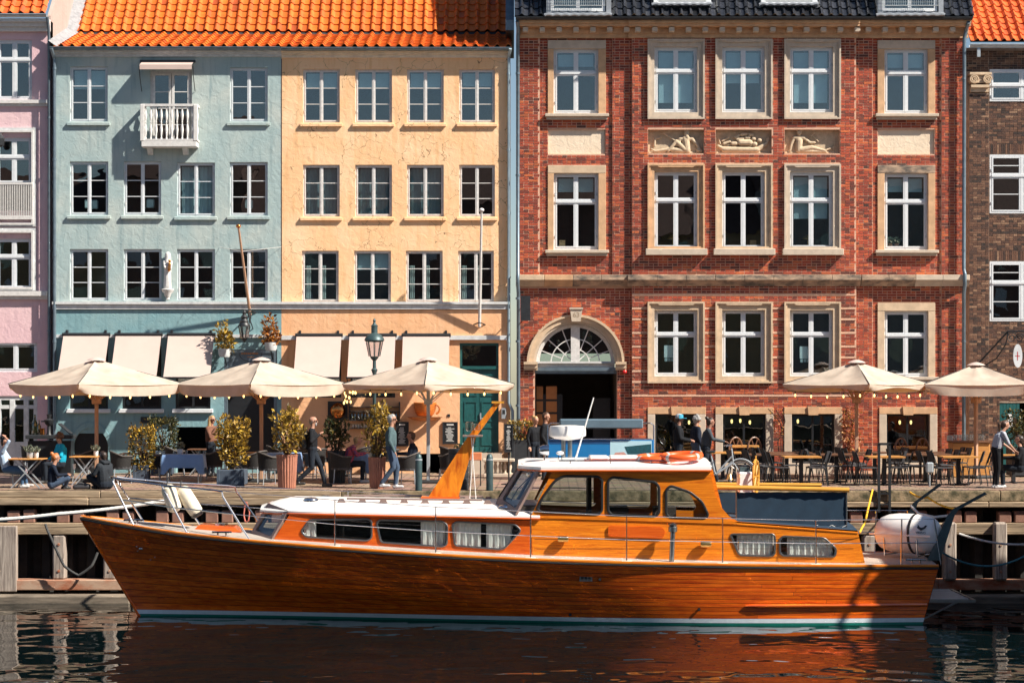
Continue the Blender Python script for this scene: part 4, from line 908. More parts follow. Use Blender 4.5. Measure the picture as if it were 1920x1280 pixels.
# ================================================================ QUAY AND WATER
def brick_paving():
    mt, N, K, B = newmat('paving'); B.inputs['Roughness'].default_value = .85
    g = N.new('ShaderNodeNewGeometry'); mp = N.new('ShaderNodeMapping'); mp.inputs['Rotation'].default_value = (0, 0, .02); K.new(g.outputs['Position'], mp.inputs[0])
    b = N.new('ShaderNodeTexBrick'); b.inputs['Scale'].default_value = 1; b.inputs['Brick Width'].default_value = .46; b.inputs['Row Height'].default_value = .3; b.inputs['Mortar Size'].default_value = .02
    b.inputs['Color1'].default_value = (.42,.28,.20,1); b.inputs['Color2'].default_value = (.31,.20,.14,1); b.inputs['Mortar'].default_value = (.10,.07,.05,1); K.new(mp.outputs[0], b.inputs[0])
    n = N.new('ShaderNodeTexNoise'); n.inputs['Scale'].default_value = 1.7; n.inputs['Detail'].default_value = 8; K.new(g.outputs['Position'], n.inputs[0])
    m = N.new('ShaderNodeMix'); m.data_type = 'RGBA'; m.blend_type = 'MULTIPLY'; m.inputs[0].default_value = .6; K.new(b.outputs[0], m.inputs[6]); K.new(n.outputs[1], m.inputs[7]); K.new(m.outputs[2], B.inputs['Base Color'])
    bp = N.new('ShaderNodeBump'); bp.inputs['Strength'].default_value = .5; bp.inputs['Distance'].default_value = .01; K.new(b.outputs[1], bp.inputs['Height']); bp.invert = True; K.new(bp.outputs[0], B.inputs['Normal'])
brick_paving()
def water_mat():
    mt, N, K, B = newmat('water'); B.inputs['Base Color'].default_value = (.002,.006,.007,1); B.inputs['Roughness'].default_value = .0; B.inputs['IOR'].default_value = 1.333
    g = N.new('ShaderNodeNewGeometry')
    def nz(sc, st, det=3):
        mp = N.new('ShaderNodeMapping'); mp.inputs['Scale'].default_value = st; K.new(g.outputs['Position'], mp.inputs[0])
        n = N.new('ShaderNodeTexNoise'); n.inputs['Scale'].default_value = sc; n.inputs['Detail'].default_value = det; n.inputs['Distortion'].default_value = .4; K.new(mp.outputs[0], n.inputs[0]); return n.outputs[0]
    a = N.new('ShaderNodeMath'); a.operation = 'MULTIPLY_ADD'; a.inputs[1].default_value = .22; K.new(nz(2.3, (1,1,1), 0), a.inputs[0]); K.new(nz(.85, (1,1.2,1), 0), a.inputs[2])
    bp = N.new('ShaderNodeBump'); bp.inputs['Strength'].default_value = 1; bp.inputs['Distance'].default_value = .038; K.new(a.outputs[0], bp.inputs['Height']); K.new(bp.outputs[0], B.inputs['Normal'])
water_mat()
WZ = -2.7
QE = GY(920)                                    # quay edge
tag(MB().add([(-45,QE+.05,0),(45,QE+.05,0),(45,12,0),(-45,12,0)], [(0,1,2,3)]).build('quay_pavement', 'paving'), 'brick paved promenade between houses and canal', 'pavement', kind='structure')
tag(MB().add([(-120,-140,WZ),(120,-140,WZ),(120,QE+.6,WZ),(-120,QE+.6,WZ)], [(0,1,2,3)]).build('water', 'water'), 'dark rippled canal water', 'water', kind='structure')
wood('old_timber', (.11,.075,.045), (.42,.31,.20), .85, 0, (.5, 6, 9), 2.5, .7, .2, (.035,.025,.018))
wood('grey_timber', (.16,.12,.10), (.52,.44,.37), .85, 0, (8, 8, .6), 2.5, .7, .15, (.06,.04,.03))
pm('rusty_beam', (.40,.27,.19), .9, c2=(.30,.08,.03), sc=2.5, bump=.5, bsc=30, lo=.35, hi=.6, st=(.5,1,1))
pm('wet_concrete', (.30,.24,.18), .8, c2=(.05,.04,.03), sc=2.2, bump=.5, bsc=25, st=(.4,1,2.5))
pm('mossy_stone', (.30,.22,.13), .9, c2=(.05,.045,.02), sc=5, bump=.8, bsc=22, lo=.35, hi=.62)
pm('sheet_pile', (.02,.018,.016), .85, var=.5, sc=3, bump=.5, bsc=12)
pm('red_block', (.24,.12,.085), .9, var=.25, sc=4, bump=.3, bsc=30)
qw = thing('quay_wall', 'old timber quay wall with beams, posts and concrete footing above the water', 'quay wall', (0, QE, WZ))
def beam(name, a, b, y0, y1, p0, p1, mat):
    Y = y0; o = MB().cbox(X(a,Y), X(b,Y)-.006, y0, y1, Z(p1,Y), Z(p0,Y), .02); return o.build(name, mat, qw)
Q = QE-.0
for a, b, m in ((-60,188,'old_timber'),(188,640,'old_timber'),(640,1130,'mossy_stone'),(1130,1560,'mossy_stone'),(1560,1876,'mossy_stone'),(1876,2000,'mossy_stone')):
    beam('cap_beam', a, b, Q, Q+.4, 920, 933 if m == 'old_timber' else 940, m); beam('lip_beam', a+(-22 if a > 0 else 0), b-22, Q-.04, Q+.4, 933.4 if m == 'old_timber' else 940.4, 947 if m == 'old_timber' else 951, 'old_timber')
pile = MB(); k = -46.0
prof = []
while k < 46: prof += [(k, Q+.75), (k+.18, Q+.75), (k+.28, Q+.5), (k+.46, Q+.5)]; k += .56
pile.sheet([[(x, y, 0-.02) for x, y in prof], [(x, y, WZ-.5) for x, y in prof]]); pile.build('sheet_piling', 'sheet_pile', qw)
MB().box(-46, 46, Q+.35, Q+.8, -.06, -.004).build('deck_edge', 'old_timber', qw)
wal = [(-60,165),(165,560),(560,1000),(1000,1450),(1450,2000)]
for a, b in wal: beam('waler', a, b, Q+.0, Q+.3, 980, 1002, 'old_timber')
k = -80
while k < 2000:
    for d0, d1 in ((0,24),(30,52)): beam('block', k+d0, k+d1, Q+.06, Q+.36, 957+random.uniform(-2,2), 979.6, 'red_block')
    k += 93
k = 3; 
for k in [5,98,193]+list(range(288,1700,95))+[1770,1865,1960]:
    w = 24
    if k == 5: MB().cbox(X(-30,Q-.12), X(31,Q-.12), Q-.12, Q+.05, Z(1108,Q), Z(985,Q), .02).build('fender_board', 'grey_timber', qw); continue
    big = k > 1700; Y0 = Q-.22 if big else Q-.0
    mb = MB(); mb.cbox(X(k,Y0), X(k+w,Y0), Y0, Y0+.28, Z(1086,Q), Z(978 if big else 1002.5,Q), .04); p = mb.build('post', 'grey_timber', qw)
    for pz in (1020, 1070): MB().lathe([(.03,-.02),(.035,0)], (X(k+w/2,Y0), Y0, Z(pz,Q)), 8, 'y').build('bolt', 'rusty_beam', p)
for a, b in ((-60,240),(240,700),(700,1200),(1200,1760),(1760,2000)): beam('lower_beam', a, b, Q-.1, Q+.35, 1086.5, 1106, 'rusty_beam')
for a, b in ((-60,245),(245,800),(800,1400),(1400,2000)):
    Y = Q-.35; MB().cbox(X(a,Y), X(b,Y)-.01, Y, Q+.5, WZ-.4, Z(1115,Y), .05).build('footing', 'wet_concrete', qw)
# ================================================================ THE WOODEN MOTOR YACHT
wood('mahogany', (.44,.046,.004), (.84,.165,.009), .2, 1.0, (.5, 6, 6), 2.2, .03, .2, (.22,.022,.003))
wood('varnish', (.46,.095,.006), (.80,.25,.014), .30, .7, (.5, 9, 9), 2.8, .04, .1, (.18,.03,.004))
wood('varnish_red', (.48,.065,.007), (.66,.125,.013), .25, .8, (.5, 9, 9), 2.8, .04, .05)
wood('teak_grey', (.30,.25,.21), (.46,.40,.35), .8, 0, (.4, 30, 10), 3, .2, .05, (.20,.16,.13))
pm('deck_edge_white', (.72,.66,.60), .6, var=.14, sc=3, st=(.5,10,1))
pm('boat_white', (.80,.77,.74), .35, var=.05, sc=2, coat=.3)
pm('boot_white', (.62,.68,.72), .4, var=.08, sc=6)
pm('boot_green', (.005,.16,.12), .4, var=.15, sc=5)
pm('hull_seam', (.05,.012,.004), .6)
pm('taupe', (.22,.15,.13), .45, var=.1, sc=4)
pm('rubber', (.012,.012,.013), .5)
pm('steel', (.62,.62,.64), .18, m=1, var=.08, sc=10)
pm('dull_steel', (.30,.32,.33), .35, m=1, var=.15, sc=10)
pm('davit_grey', (.09,.13,.14), .4, m=.5, var=.25, sc=4)
pm('navy_canvas', (.006,.026,.052), .85, var=.15, sc=5, bump=.15, bsc=50)
pm('boat_curtain', (.88,.82,.74), .85, var=.05)
pm('interior', (.03,.022,.018), .7, var=.3, sc=2)
pm('orange_plastic', (.78,.10,.015), .4, var=.06, sc=4)
pm('tape_silver', (.42,.38,.36), .4)
pm('fender_cream', (.72,.64,.50), .5, var=.16, sc=7)
pm('rope_white', (.60,.58,.55), .9, var=.2, sc=30)
pm('rope_dark', (.05,.05,.05), .9)
pm('rope_yellow', (.80,.42,.02), .8)
pm('rope_teal', (.03,.16,.2), .8)
pm('rope_red', (.55,.16,.12), .8)
wood('spar_wood', (.50,.20,.02), (.72,.36,.05), .4, .4, (.5, 12, 12), 3)
wood('mast_wood', (.42,.08,.006), (.80,.28,.02), .32, .6, (3, 9, .8), 2.5, .04, .05, (.26,.045,.005))
BC = -13.3; XB, XS = -9.87, 9.42
boat = thing('wooden_motor_yacht', 'long varnished wooden motor yacht with white roofs moored along the quay', 'yacht', (0, BC, WZ))
TT = [0,.025,.06,.12,.2,.3,.4,.5,.62,.75,.88,1]
BB = [.03,.32,.64,1.06,1.5,1.88,2.1,2.2,2.2,2.1,1.94,1.72]
WW = [.0,.03,.08,.20,.40,.70,1.02,1.34,1.66,1.86,1.84,1.66]
def hb(t): return max(.02, spl(TT, BB, t))
def hw(t): return max(.0, spl(TT, WW, t))
DPX = [153,200,260,330,400,480,628,815,995,1175,1355,1530,1768]; DPY = [970,979,989,1000,1008,1016,1028,1041,1050,1056,1060,1062,1062]
def dz(t):
    Y = BC-hb(t); x = XB+(XS-XB)*t; px = 960+x*FPX/(Y-CAMY); return CAMZ-(spl(DPX, DPY, px)-720)*(Y-CAMY)/FPX
def hp_(t, z, side=-1, off=0.0):
    s = (dz(t)-z)/(dz(t)-WZ); s = min(max(s, 0), 1.2)
    x = (XB+1.34*s)*(1-t)+(XS-.34*s)*t; p = .8+.5*t
    y = hb(t)+(hw(t)-hb(t))*s**p
    return Vector((x, BC+side*(max(.012, y)+off), z))
def tx(x): return (x-XB)/(XS-XB)
def edge(px, dy=0):                                # point on the near deck edge below this pixel column
    t = .5
    for _ in range(30): Y = BC-hb(t)+dy; t = tx((px-960)*(Y-CAMY)/FPX)
    t = min(max(t, 0), 1); return Vector((XB+(XS-XB)*t, BC-hb(t)+dy, dz(t)))
ts = [0,.006,.015,.03,.045]+list(np.linspace(.065, 1, 54))
ZW0, ZW1 = -2.555, -2.65
def band(z_top, z_bot, n, side, off, t0=0, t1=1):
    tt = [t0]+[t for t in ts if t0 < t < t1]+[t1]
    return MB().sheet([[hp_(t, z_top(t)+(z_bot(t)-z_top(t))*k/n, side, off) for t in tt] for k in range(n+1)])
hull = MB()
for sd in (-1, 1):
    s = band(lambda t: dz(t), lambda t: -3.1, 12, sd, -.012); hull.add(s.v, s.f)
hull.sheet([[hp_(1, dz(1)+(-3.1-dz(1))*k/8, sd, -.012) for sd in (-1, 1)] for k in range(9)])
hl = hull.build('hull', 'hull_seam', boat, smooth=1)
NS = 13
def sz(i): return lambda t: dz(t)-.05+(ZW0-dz(t)+.05)*i/NS
g_ = .0045
for i in range(NS):
    f0, f1 = sz(i), sz(i+1); cut = sorted({0, 1, *[min(.95, max(.05, (k+random.uniform(.25,.75))/3)) for k in range(3)]})
    for a, b in zip(cut, cut[1:]):
        m = band(lambda t: f0(t)-g_, lambda t: f1(t)+g_, 2, -1, .002, a+(.0002 if a else 0), b-(.0002 if b < 1 else 0)); m.build('plank', 'mahogany', hl, smooth=2)
band(sz(0), sz(NS), 8, 1, .002).build('far_planking', 'mahogany', hl, smooth=2)
for k in range(8):
    za, zb = dz(1)-.05+(ZW0-dz(1)+.05)*k/8, dz(1)-.05+(ZW0-dz(1)+.05)*(k+1)/8
    MB().sheet([[hp_(1, za-.003, -1)+Vector((.01,0,0)), hp_(1, za-.003, 1)+Vector((.01,0,0))], [hp_(1, zb+.003, -1)+Vector((.01,0,0)), hp_(1, zb+.003, 1)+Vector((.01,0,0))]]).build('transom_plank', 'mahogany', hl)
for sd in (-1, 1):
    band(lambda t: ZW0, lambda t: ZW1, 1, sd, .006).build('boot_stripe', 'boot_white', hl, smooth=2)
    band(lambda t: ZW1, lambda t: -3.05, 3, sd, .003).build('antifouling', 'boot_green', hl, smooth=2)
MB().tube([hp_(0, z)+Vector((-.01,.0,0)) for z in np.linspace(dz(0), -2.9, 9)], .03, 6).build('stem_post', 'mahogany', hl, smooth=1)
# deck, covering board, toe rail, rubbing strake
mb = MB(); mb.sheet([[Vector((XB+(XS-XB)*t, BC+hb(t)*u, dz(t)+.012+.09*(1-u*u)*min(1, hb(t)))) for u in np.linspace(-1, 1, 13)] for t in ts]); dk_ = mb.build('deck', 'teak_grey', boat, smooth=2)
for sd in (-1, 1):
    MB().sheet([[Vector((XB+(XS-XB)*t, BC+sd*(hb(t)-q), dz(t)+.03+.0*q)) for t in ts] for q in (0, min(.16, .5))]).build('covering_board', 'deck_edge_white', dk_, smooth=2)
    MB().tube([Vector((XB+(XS-XB)*t, BC+sd*(hb(t)-.01), dz(t)+.02)) for t in ts], .034, 6).build('toe_rail', 'varnish', dk_, smooth=1)
    MB().tube([Vector((XB+(XS-XB)*t, BC+sd*(hb(t)+.02), dz(t)-.035)) for t in ts], .022, 6).build('rub_strip', 'rubber', dk_, smooth=1)
MB().tube([hp_(t, -2.26-.02*(1-t), -1, .03) for t in np.linspace(.776, .998, 18)], [.02]+[.042]*16+[.03], 8).build('rubbing_strake', 'mahogany', hl, smooth=1)
mb = MB(); mb.box(-.0,.28,.005,.03,-.06,.06); v = mb.build('exhaust_plate', 'dull_steel', hl); c_ = hp_(tx(X(1091,BC-2.1)), Z(1084,BC-2.08), -1, .02); v.location = v.location+c_-Vector((.14,0,0))
for k in range(3): o = cube('grille', c_.x-.11+.08*k, c_.x-.05+.08*k, c_.y-.002, c_.y+.006, c_.z-.04, c_.z+.04, 'rubber', hl)
for px, py in ((1117,1084),(1303,1141),(1041,1154)):
    c_ = hp_(tx(X(px,BC-2)), Z(py,BC-1.9), -1, .0); MB().lathe([(.035,-.03),(.028,-.03),(.02,.02)], c_, 10, 'y').build('outlet', 'rubber', hl)
for px, py, r in ((246,1027,.05),(240,1023,.025),(235,1032,.02),(266,1043,.02),(252,1048,.02)):
    t = tx((px-960)*47.3/FPX)*.93; c_ = hp_(t, Z(py,BC-.3), -1, .01); MB().ell(c_, (r,.03,r*.6), 8, 6).build('hawse_stud', 'steel', hl, smooth=2)

class Pl:                                            # upright plane through two plan points; pixels are carried onto it
    def __init__(s, x0, y0, x1, y1): s.k = (y1-y0)/(x1-x0); s.x0 = x0; s.y0 = y0
    def Y(s, x): return s.y0+s.k*(x-s.x0)
    def pt(s, px, py):
        c = (px-960)/FPX; x = c*(s.y0-CAMY-s.k*s.x0)/(1-c*s.k); return (x, Z(py, s.Y(x)))
    def panel(s, poly, holes, t0, t1):
        mb = MB().prism(poly, t0, t1, holes); mb.v = [(x, y+s.Y(x), z) for x, y, z in mb.v]; return mb
    def mir(s, mb): mb.v = [(x, 2*BC-y, z) for x, y, z in mb.v]; return mb
def pxpoly(pl, pts): return [pl.pt(a, b) for a, b in pts]
def cabin_window(pl, pts, frame, parent, r=.07, fr=.022, curtain=(), glassm='boat_glass'):
    lp = rpoly(pxpoly(pl, pts), r, 5)
    w = pl.panel(lp, [], .02, .026).build('window', glassm, parent)
    MB().tube([(x, pl.Y(x)-.008, z) for x, z in lp], fr, 6, closed=True).build('frame', frame, w, smooth=1)
    xs = [p[0] for p in lp]; zs = [p[1] for p in lp]
    for a, b in curtain:
        x0 = min(xs)+(max(xs)-min(xs))*a; x1 = min(xs)+(max(xs)-min(xs))*b; n = max(2, round((x1-x0)/.14)); z0, z1 = min(zs)-.03, max(zs)+.03
        ws = MB().sheet([[(x0+(x1-x0)*i/(n*8), pl.Y(x0)+.075+.02*math.sin(2*PI*i/8+.5*j)+.01*math.sin(i*1.7), z1+(z0-z1)*j/4) for i in range(n*8+1)] for j in range(5)])
        ws.build('curtain', 'boat_curtain', w, smooth=2)
    return lp
# ---- forward cabin trunk
PT = Pl(-5.35, BC-1.15, .6, BC-1.5)
tw = [[(564,996),(580,974),(690,972),(697,977),(697,1008),(688,1013),(574,1006)], [(706,979),(712,974),(830,977),(839,984),(838,1020),(830,1024),(714,1016)], [(848,983),(855,978),(966,983),(977,994),(946,1027),(936,1029),(853,1022)]]
out = pxpoly(PT, [(511,1014),(543,964),(700,968),(1003,976),(1003,1054),(700,1034)])
hs = [rpoly(pxpoly(PT, w), .07, 5) for w in tw]
trunk = PT.panel(out, hs, 0, .06).build('cabin_trunk', 'varnish_red', boat)
PT.mir(PT.panel(out, hs, 0, .06)).build('far_side', 'varnish_red', trunk)
for w, c in zip(tw, ([(.03,.2)], [(.62,.97)], [(.02,.42),(.5,.9)])): cabin_window(PT, w, 'dull_steel', trunk, curtain=c)
for w in tw: PT.mir(PT.panel(rpoly(pxpoly(PT, w), .07, 5), [], .02, .026)).build('far_window', 'boat_glass', trunk)
MB().box(-4.6, .5, BC-.8, BC+.8, -1.5, -.95).build('cabin_sole', 'interior', trunk); MB().box(-5.1, .5, BC+.55, BC+.6, -1, -.45).build('settee', 'interior', trunk)
def qpanel(p00, p10, p11, p01, uv, th, mat, parent, name, gl='boat_glass', frame='rubber', fr=.016, r=.08):
    p00, p10, p11, p01 = map(Vector, (p00, p10, p11, p01)); n = (p10-p00).cross(p01-p00).normalized()
    f = lambda u, v: p00*(1-u)*(1-v)+p10*u*(1-v)+p11*u*v+p01*(1-u)*v
    def mk(lo, ho_, a, b):
        m = MB().prism(lo, a, b, ho_); m.v = [tuple(f(x, z)+n*y) for x, y, z in m.v]; return m
    h = rpoly(uv, r, 4); o = mk([(0,0),(1,0),(1,1),(0,1)], [h], 0, th).build(name, mat, parent)
    w = mk(h, [], th*.4, th*.4+.006).build('window', gl, o); MB().tube([f(*q)+n*(-.006) for q in h], fr, 6, closed=True).build('gasket', frame, o, smooth=1)
    return o
zb_ = lambda x: dz(tx(x))+.02
sq = [(.1,.14),(.9,.1),(.86,.84),(.16,.9)]
zt = Z(958, BC-1.1); zf = Z(944, BC-.4)
for sd in (-1, 1):
    qpanel((-5.9,BC+sd*.42,zb_(-5.9)+.05), (-5.35,BC+sd*1.15,zb_(-5.35)), (-4.97,BC+sd*1.1,zt), (-5.5,BC+sd*.42,zf), sq, .05*sd*-1, 'taupe', trunk, 'quarter_light', fr=.012)
qpanel((-5.9,BC+.42,zb_(-5.9)+.05), (-5.9,BC-.42,zb_(-5.9)+.05), (-5.5,BC-.42,zf), (-5.5,BC+.42,zf), sq, .05, 'taupe', trunk, 'front_light')
def camber_roof(name, xs, hws, zes, cam, mat, parent, th=.05, over=.05, edgemat=None):
    rows = []; us = np.linspace(-1, 1, 15)
    for x, w, z in zip(xs, hws, zes): rows.append([(x, BC+(w+over)*u, z+cam*min(1, w)*(1-u**2)) for u in us])
    mb = MB(); mb.sheet(rows); lo = [[(p[0], p[1], p[2]-th) for p in r] for r in rows]; mb.sheet(lo)
    loop = [r[0] for r in rows]+rows[-1][1:]+[r[-1] for r in rows[::-1][1:]]+rows[0][::-1][1:-1]
    mb.add(loop+[(p[0], p[1], p[2]-th) for p in loop], [(i, (i+1) % len(loop), len(loop)+(i+1) % len(loop), len(loop)+i) for i in range(len(loop))])
    o = mb.build(name, mat, parent, smooth=1)
    if edgemat: MB().tube([(p[0], p[1], p[2]-th-.012) for p in loop], .022, 6, closed=True).build('roof_edge', edgemat, o, smooth=1)
    return o
zr0, zr1 = Z(957, BC-1.1), Z(967, BC-1.5)
cx_ = [-5.72,-5.55,-5.3,-4.97,-4.2,-3.2,-2.2,-1.2,-.2,.62]
rf = camber_roof('cabin_roof', cx_, [.35,.55,.82,1.12,1.2,1.27,1.33,1.39,1.45,1.5], [zr0+(zr1-zr0)*max(0,(x+4.97)/5.6)+(.0 if x > -5 else -.02) for x in cx_], .27, 'boat_white', boat, edgemat='varnish_red')
def roofz(x, y): 
    i = np.interp(x, cx_, [.35,.55,.82,1.12,1.2,1.27,1.33,1.39,1.45,1.5])+.05; return np.interp(x, cx_, [zr0+(zr1-zr0)*max(0,(q+4.97)/5.6) for q in cx_])+.27*(1-((y-BC)/i)**2)
# grab rails with scalloped feet, vents
for sd in (-1, 1):
    y = BC+sd*.72; p0, p1 = -3.85, -.55; n = 7
    mb = MB(); mb.tube([(x, y, roofz(x, y)+.085) for x in np.linspace(p0+.12, p1-.12, 20)], .022, 6)
    for k in range(n+1): x = p0+(p1-p0)*k/n; mb.hexa([(x-.1,y-.02,roofz(x,y)-.01),(x+.1,y-.02,roofz(x,y)-.01),(x+.1,y+.02,roofz(x,y)-.01),(x-.1,y+.02,roofz(x,y)-.01)], [(x-.05,y-.02,roofz(x,y)+.085),(x+.05,y-.02,roofz(x,y)+.085),(x+.05,y+.02,roofz(x,y)+.085),(x-.05,y+.02,roofz(x,y)+.085)])
    mb.build('grab_rail', 'taupe', rf)
for x, y in ((-4.55, BC-.55), (-.15, BC-1.0), (-4.3, BC+.6)):
    MB().lathe([(.17,0),(.16,.03),(.11,.06),(.02,.07)], (x, y, roofz(x,y)), 14).build('vent', 'steel', rf, smooth=1)
# ---- wheelhouse and aft cabin: one long varnished side with windows
PW = Pl(0, BC-1.5, 5, BC-1.5)
ww = [[(1006,955),(1018,931),(1040,901),(1056,892),(1122,893),(1129,899),(1129,957),(1121,964),(1017,960)], [(1140,901),(1148,894),(1228,903),(1236,912),(1236,961),(1228,968),(1147,965),(1140,958)], [(1249,918),(1257,910),(1293,922),(1316,940),(1328,965),(1322,972),(1255,970),(1249,963)]]
aw_ = [[(1369,1001),(1449,1001),(1453,1006),(1453,1037),(1447,1042),(1386,1040)], [(1462,1010),(1468,1005),(1545,1008),(1568,1028),(1566,1043),(1468,1041),(1462,1036)]]
out = pxpoly(PW, [(999,1054),(996,966),(1004,950),(1033,888),(1036,883),(1331,883),(1334,893),(1341,925),(1352,950),(1367,967),(1384,977),(1608,994),(1623,1060)])
hs = [rpoly(pxpoly(PW, w), .09, 5) for w in ww]+[rpoly(pxpoly(PW, w), .07, 5) for w in aw_]
wh = PW.panel(out, hs, 0, .07).build('wheelhouse', 'varnish', boat); PW.mir(PW.panel(out, hs, 0, .07)).build('far_side', 'varnish', wh)
for w in ww: cabin_window(PW, w, 'rubber', wh, .09, .03)
for w in ww: PW.mir(PW.panel(rpoly(pxpoly(PW, w), .09, 5), [], .02, .026)).build('far_window', 'boat_glass', wh)
for w in aw_: cabin_window(PW, w, 'dull_steel', wh, .07, .025, [(.14,.96)])
zh = Z(880, BC-1.5)
for sd in (-1, 1):
    qpanel((-.32,BC+sd*.72,-.12), (.12,BC+sd*1.5,Z(966,BC-1.5)), (.66,BC+sd*1.46,zh), (.26,BC+sd*.70,zh+.08), [(.13,.14),(.87,.1),(.9,.9),(.12,.92)], .06*sd*-1, 'taupe', wh, 'windscreen_side', fr=.02)
qpanel((-.32,BC+.72,-.12), (-.32,BC-.72,-.12), (.26,BC-.70,zh+.08), (.26,BC+.70,zh+.08), [(.08,.14),(.92,.14),(.92,.92),(.08,.92)], .06, 'taupe', wh, 'windscreen', fr=.02)
for u0, u1 in (((-.02,BC-1.02,.0),(.38,BC-1.12,.52)), ((-.3,BC-.4,.05),(.1,BC-.2,.5))): MB().tube([u0, ((Vector(u0)+Vector(u1))/2+Vector((-.05,-.02,0))), u1], .012, 5).build('wiper', 'rubber', wh)
for zz in (Z(1010,BC-1.5), Z(1028,BC-1.5)): MB().box(X(1002,BC-1.5), X(1600,BC-1.5), BC-1.504, BC-1.499, zz-.004, zz+.004).build('seam', 'hull_seam', wh)
MB().prism(pxpoly(PW, [(1000,966),(1362,972),(1382,979),(1382,982),(1000,970)]), BC-1.525, BC-1.5).build('waist_moulding', 'varnish', wh)
np_ = MB().prism(rpoly(pxpoly(PW, [(1140,985),(1240,987),(1247,994),(1243,1009),(1140,1005)]), .06, 4), BC-1.54, BC-1.5).build('name_board', 'varnish_red', wh)
for px, py in ((1056,1009),(1323,1019)):
    c_ = PW.pt(px, py); MB().lathe([(.06,-.02),(.075,.02),(.07,.2),(.05,.22)], (c_[0]-.1, BC-1.6, c_[1]), 10, 'x').build('air_scoop', 'brass', wh, smooth=1)
# wheelhouse inside
inn = MB().box(.0, 4.7, BC-1.42, BC+1.42, -1.4, -.62).build('cockpit_sole', 'interior', wh)
cube('console', .05, .6, BC-1.3, BC+1.3, -.6, -.12, 'interior', wh)
cube('bulkhead', 1.75, 1.83, BC+.2, BC+1.42, -.6, .6, 'interior', wh)
for x in (2.2, 3.3): cube('seat', x, x+.5, BC+.5, BC+1.3, -.6, -.25, 'interior', wh)
MB().bar((1.98,BC+1.41,-.2),(1.98,BC+1.41,.6),.12,.08).build('far_pillar','varnish',wh)
xs_ = [.14,.35,.64,1.2,2,3,3.8,4.42]; hs_ = [.72,1.05,1.5,1.52,1.54,1.55,1.55,1.52]
wr = camber_roof('wheelhouse_roof', xs_, hs_, [zh+.06]*3+[zh+.065]*5, .15, 'boat_white', boat, .075, .05, 'varnish_red')
ZR = zh+.2
MB().tube([(1.05,BC-1.25,zh+.19),(4.05,BC-1.25,zh+.19)], .016, 6).build('roof_rail', 'steel', wr)
for x in np.linspace(1.3, 4, 4): MB().tube([(x,BC-1.25,zh+.1),(x,BC-1.25,zh+.19)], .012, 6).build('rail_foot', 'steel', wr)
for a, b in ((1105,1140),(1143,1198)):
    MB().cbox(X(a,BC-.6), X(b,BC-.6), BC-.9, BC-.1, ZR-.0, ZR+.08, .02).build('roof_hatch', 'boat_white', wr)
MB().box(X(1095,BC-.6), X(1205,BC-.6), BC-.95, BC-.05, ZR-.06, ZR-.0).build('hatch_coaming', 'varnish_red', wr)
# radar, aerial, searchlight, horn
rd = MB().lathe([(.06,-.16),(.3,-.12),(.42,-.06),(.425,.0),(.415,.12),(.4,.165),(.2,.185),(.01,.19)], (X(1064,BC), BC, Z(812,BC)), 28).build('radar_dome', 'boat_white', wr, smooth=1)
for dx in (-.08, .07): MB().tube([(X(1063,BC)+dx,BC,ZR-.02),(X(1063,BC)+dx,BC,Z(822,BC))], .05, 10).build('radar_post', 'dull_steel', rd, smooth=1)
MB().tube([P(1078,864,BC-.7), P(1113,745,BC-.7)], [.022,.014], 6).build('aerial', 'boat_white', wr)
sx = X(1021,BC-.8); MB().lathe([(.01,-.12),(.08,-.11),(.115,-.04),(.12,.1),(.1,.1),(.03,.06)], (sx, BC-.8, Z(843,BC-.8)), 14, 'x').build('searchlight', 'steel', wr, smooth=1)
MB().tube([(sx,BC-.8,Z(862,BC-.8)),(sx,BC-.8,Z(852,BC-.8))], .02, 6).build('light_stem', 'steel', wr)
MB().ell((X(1050,BC-.9), BC-.9, Z(849,BC-.9)), (.09,.07,.045)).build('gps_dome', 'boat_white', wr, smooth=2)
for dx in (-.05,.05): MB().tube([(X(1050,BC-.9)+dx,BC-.9,ZR-.05),(X(1050,BC-.9)+dx*.5,BC-.9,Z(850,BC-.9))], .008, 5).build('gps_leg', 'black_iron', wr)
# aft cabin top, after end, far weather cloth, stern fittings
xa_, xb_ = PW.pt(1375,977)[0], PW.pt(1608,994)[0]; za_, zb2 = PW.pt(1384,977)[1], PW.pt(1608,994)[1]
camber_roof('aft_cabin_top', list(np.linspace(xa_, xb_, 5)), [1.5]*5, list(np.linspace(za_, zb2, 5)), .1, 'navy_canvas', boat, .04, .0, 'varnish')
MB().hexa([(xb_+.16,BC-1.48,zb_(xb_)-.1),(xb_+.16,BC+1.48,zb_(xb_)-.1),(xb_+.1,BC+1.48,zb_(xb_)-.1),(xb_+.1,BC-1.48,zb_(xb_)-.1)], [(xb_,BC-1.48,zb2),(xb_,BC+1.48,zb2),(xb_-.06,BC+1.48,zb2),(xb_-.06,BC-1.48,zb2)]).build('after_bulkhead', 'varnish', wh)
qb = MB(); qb.hexa([(4.66,BC-1.44,-.45),(4.66,BC+1.44,-.45),(4.74,BC+1.44,-.45),(4.74,BC-1.44,-.45)], [(4.38,BC-1.44,zh),(4.38,BC-.5,zh),(4.46,BC-.5,zh),(4.46,BC-1.44,zh)]); qb.build('back_bulkhead', 'varnish', wh)
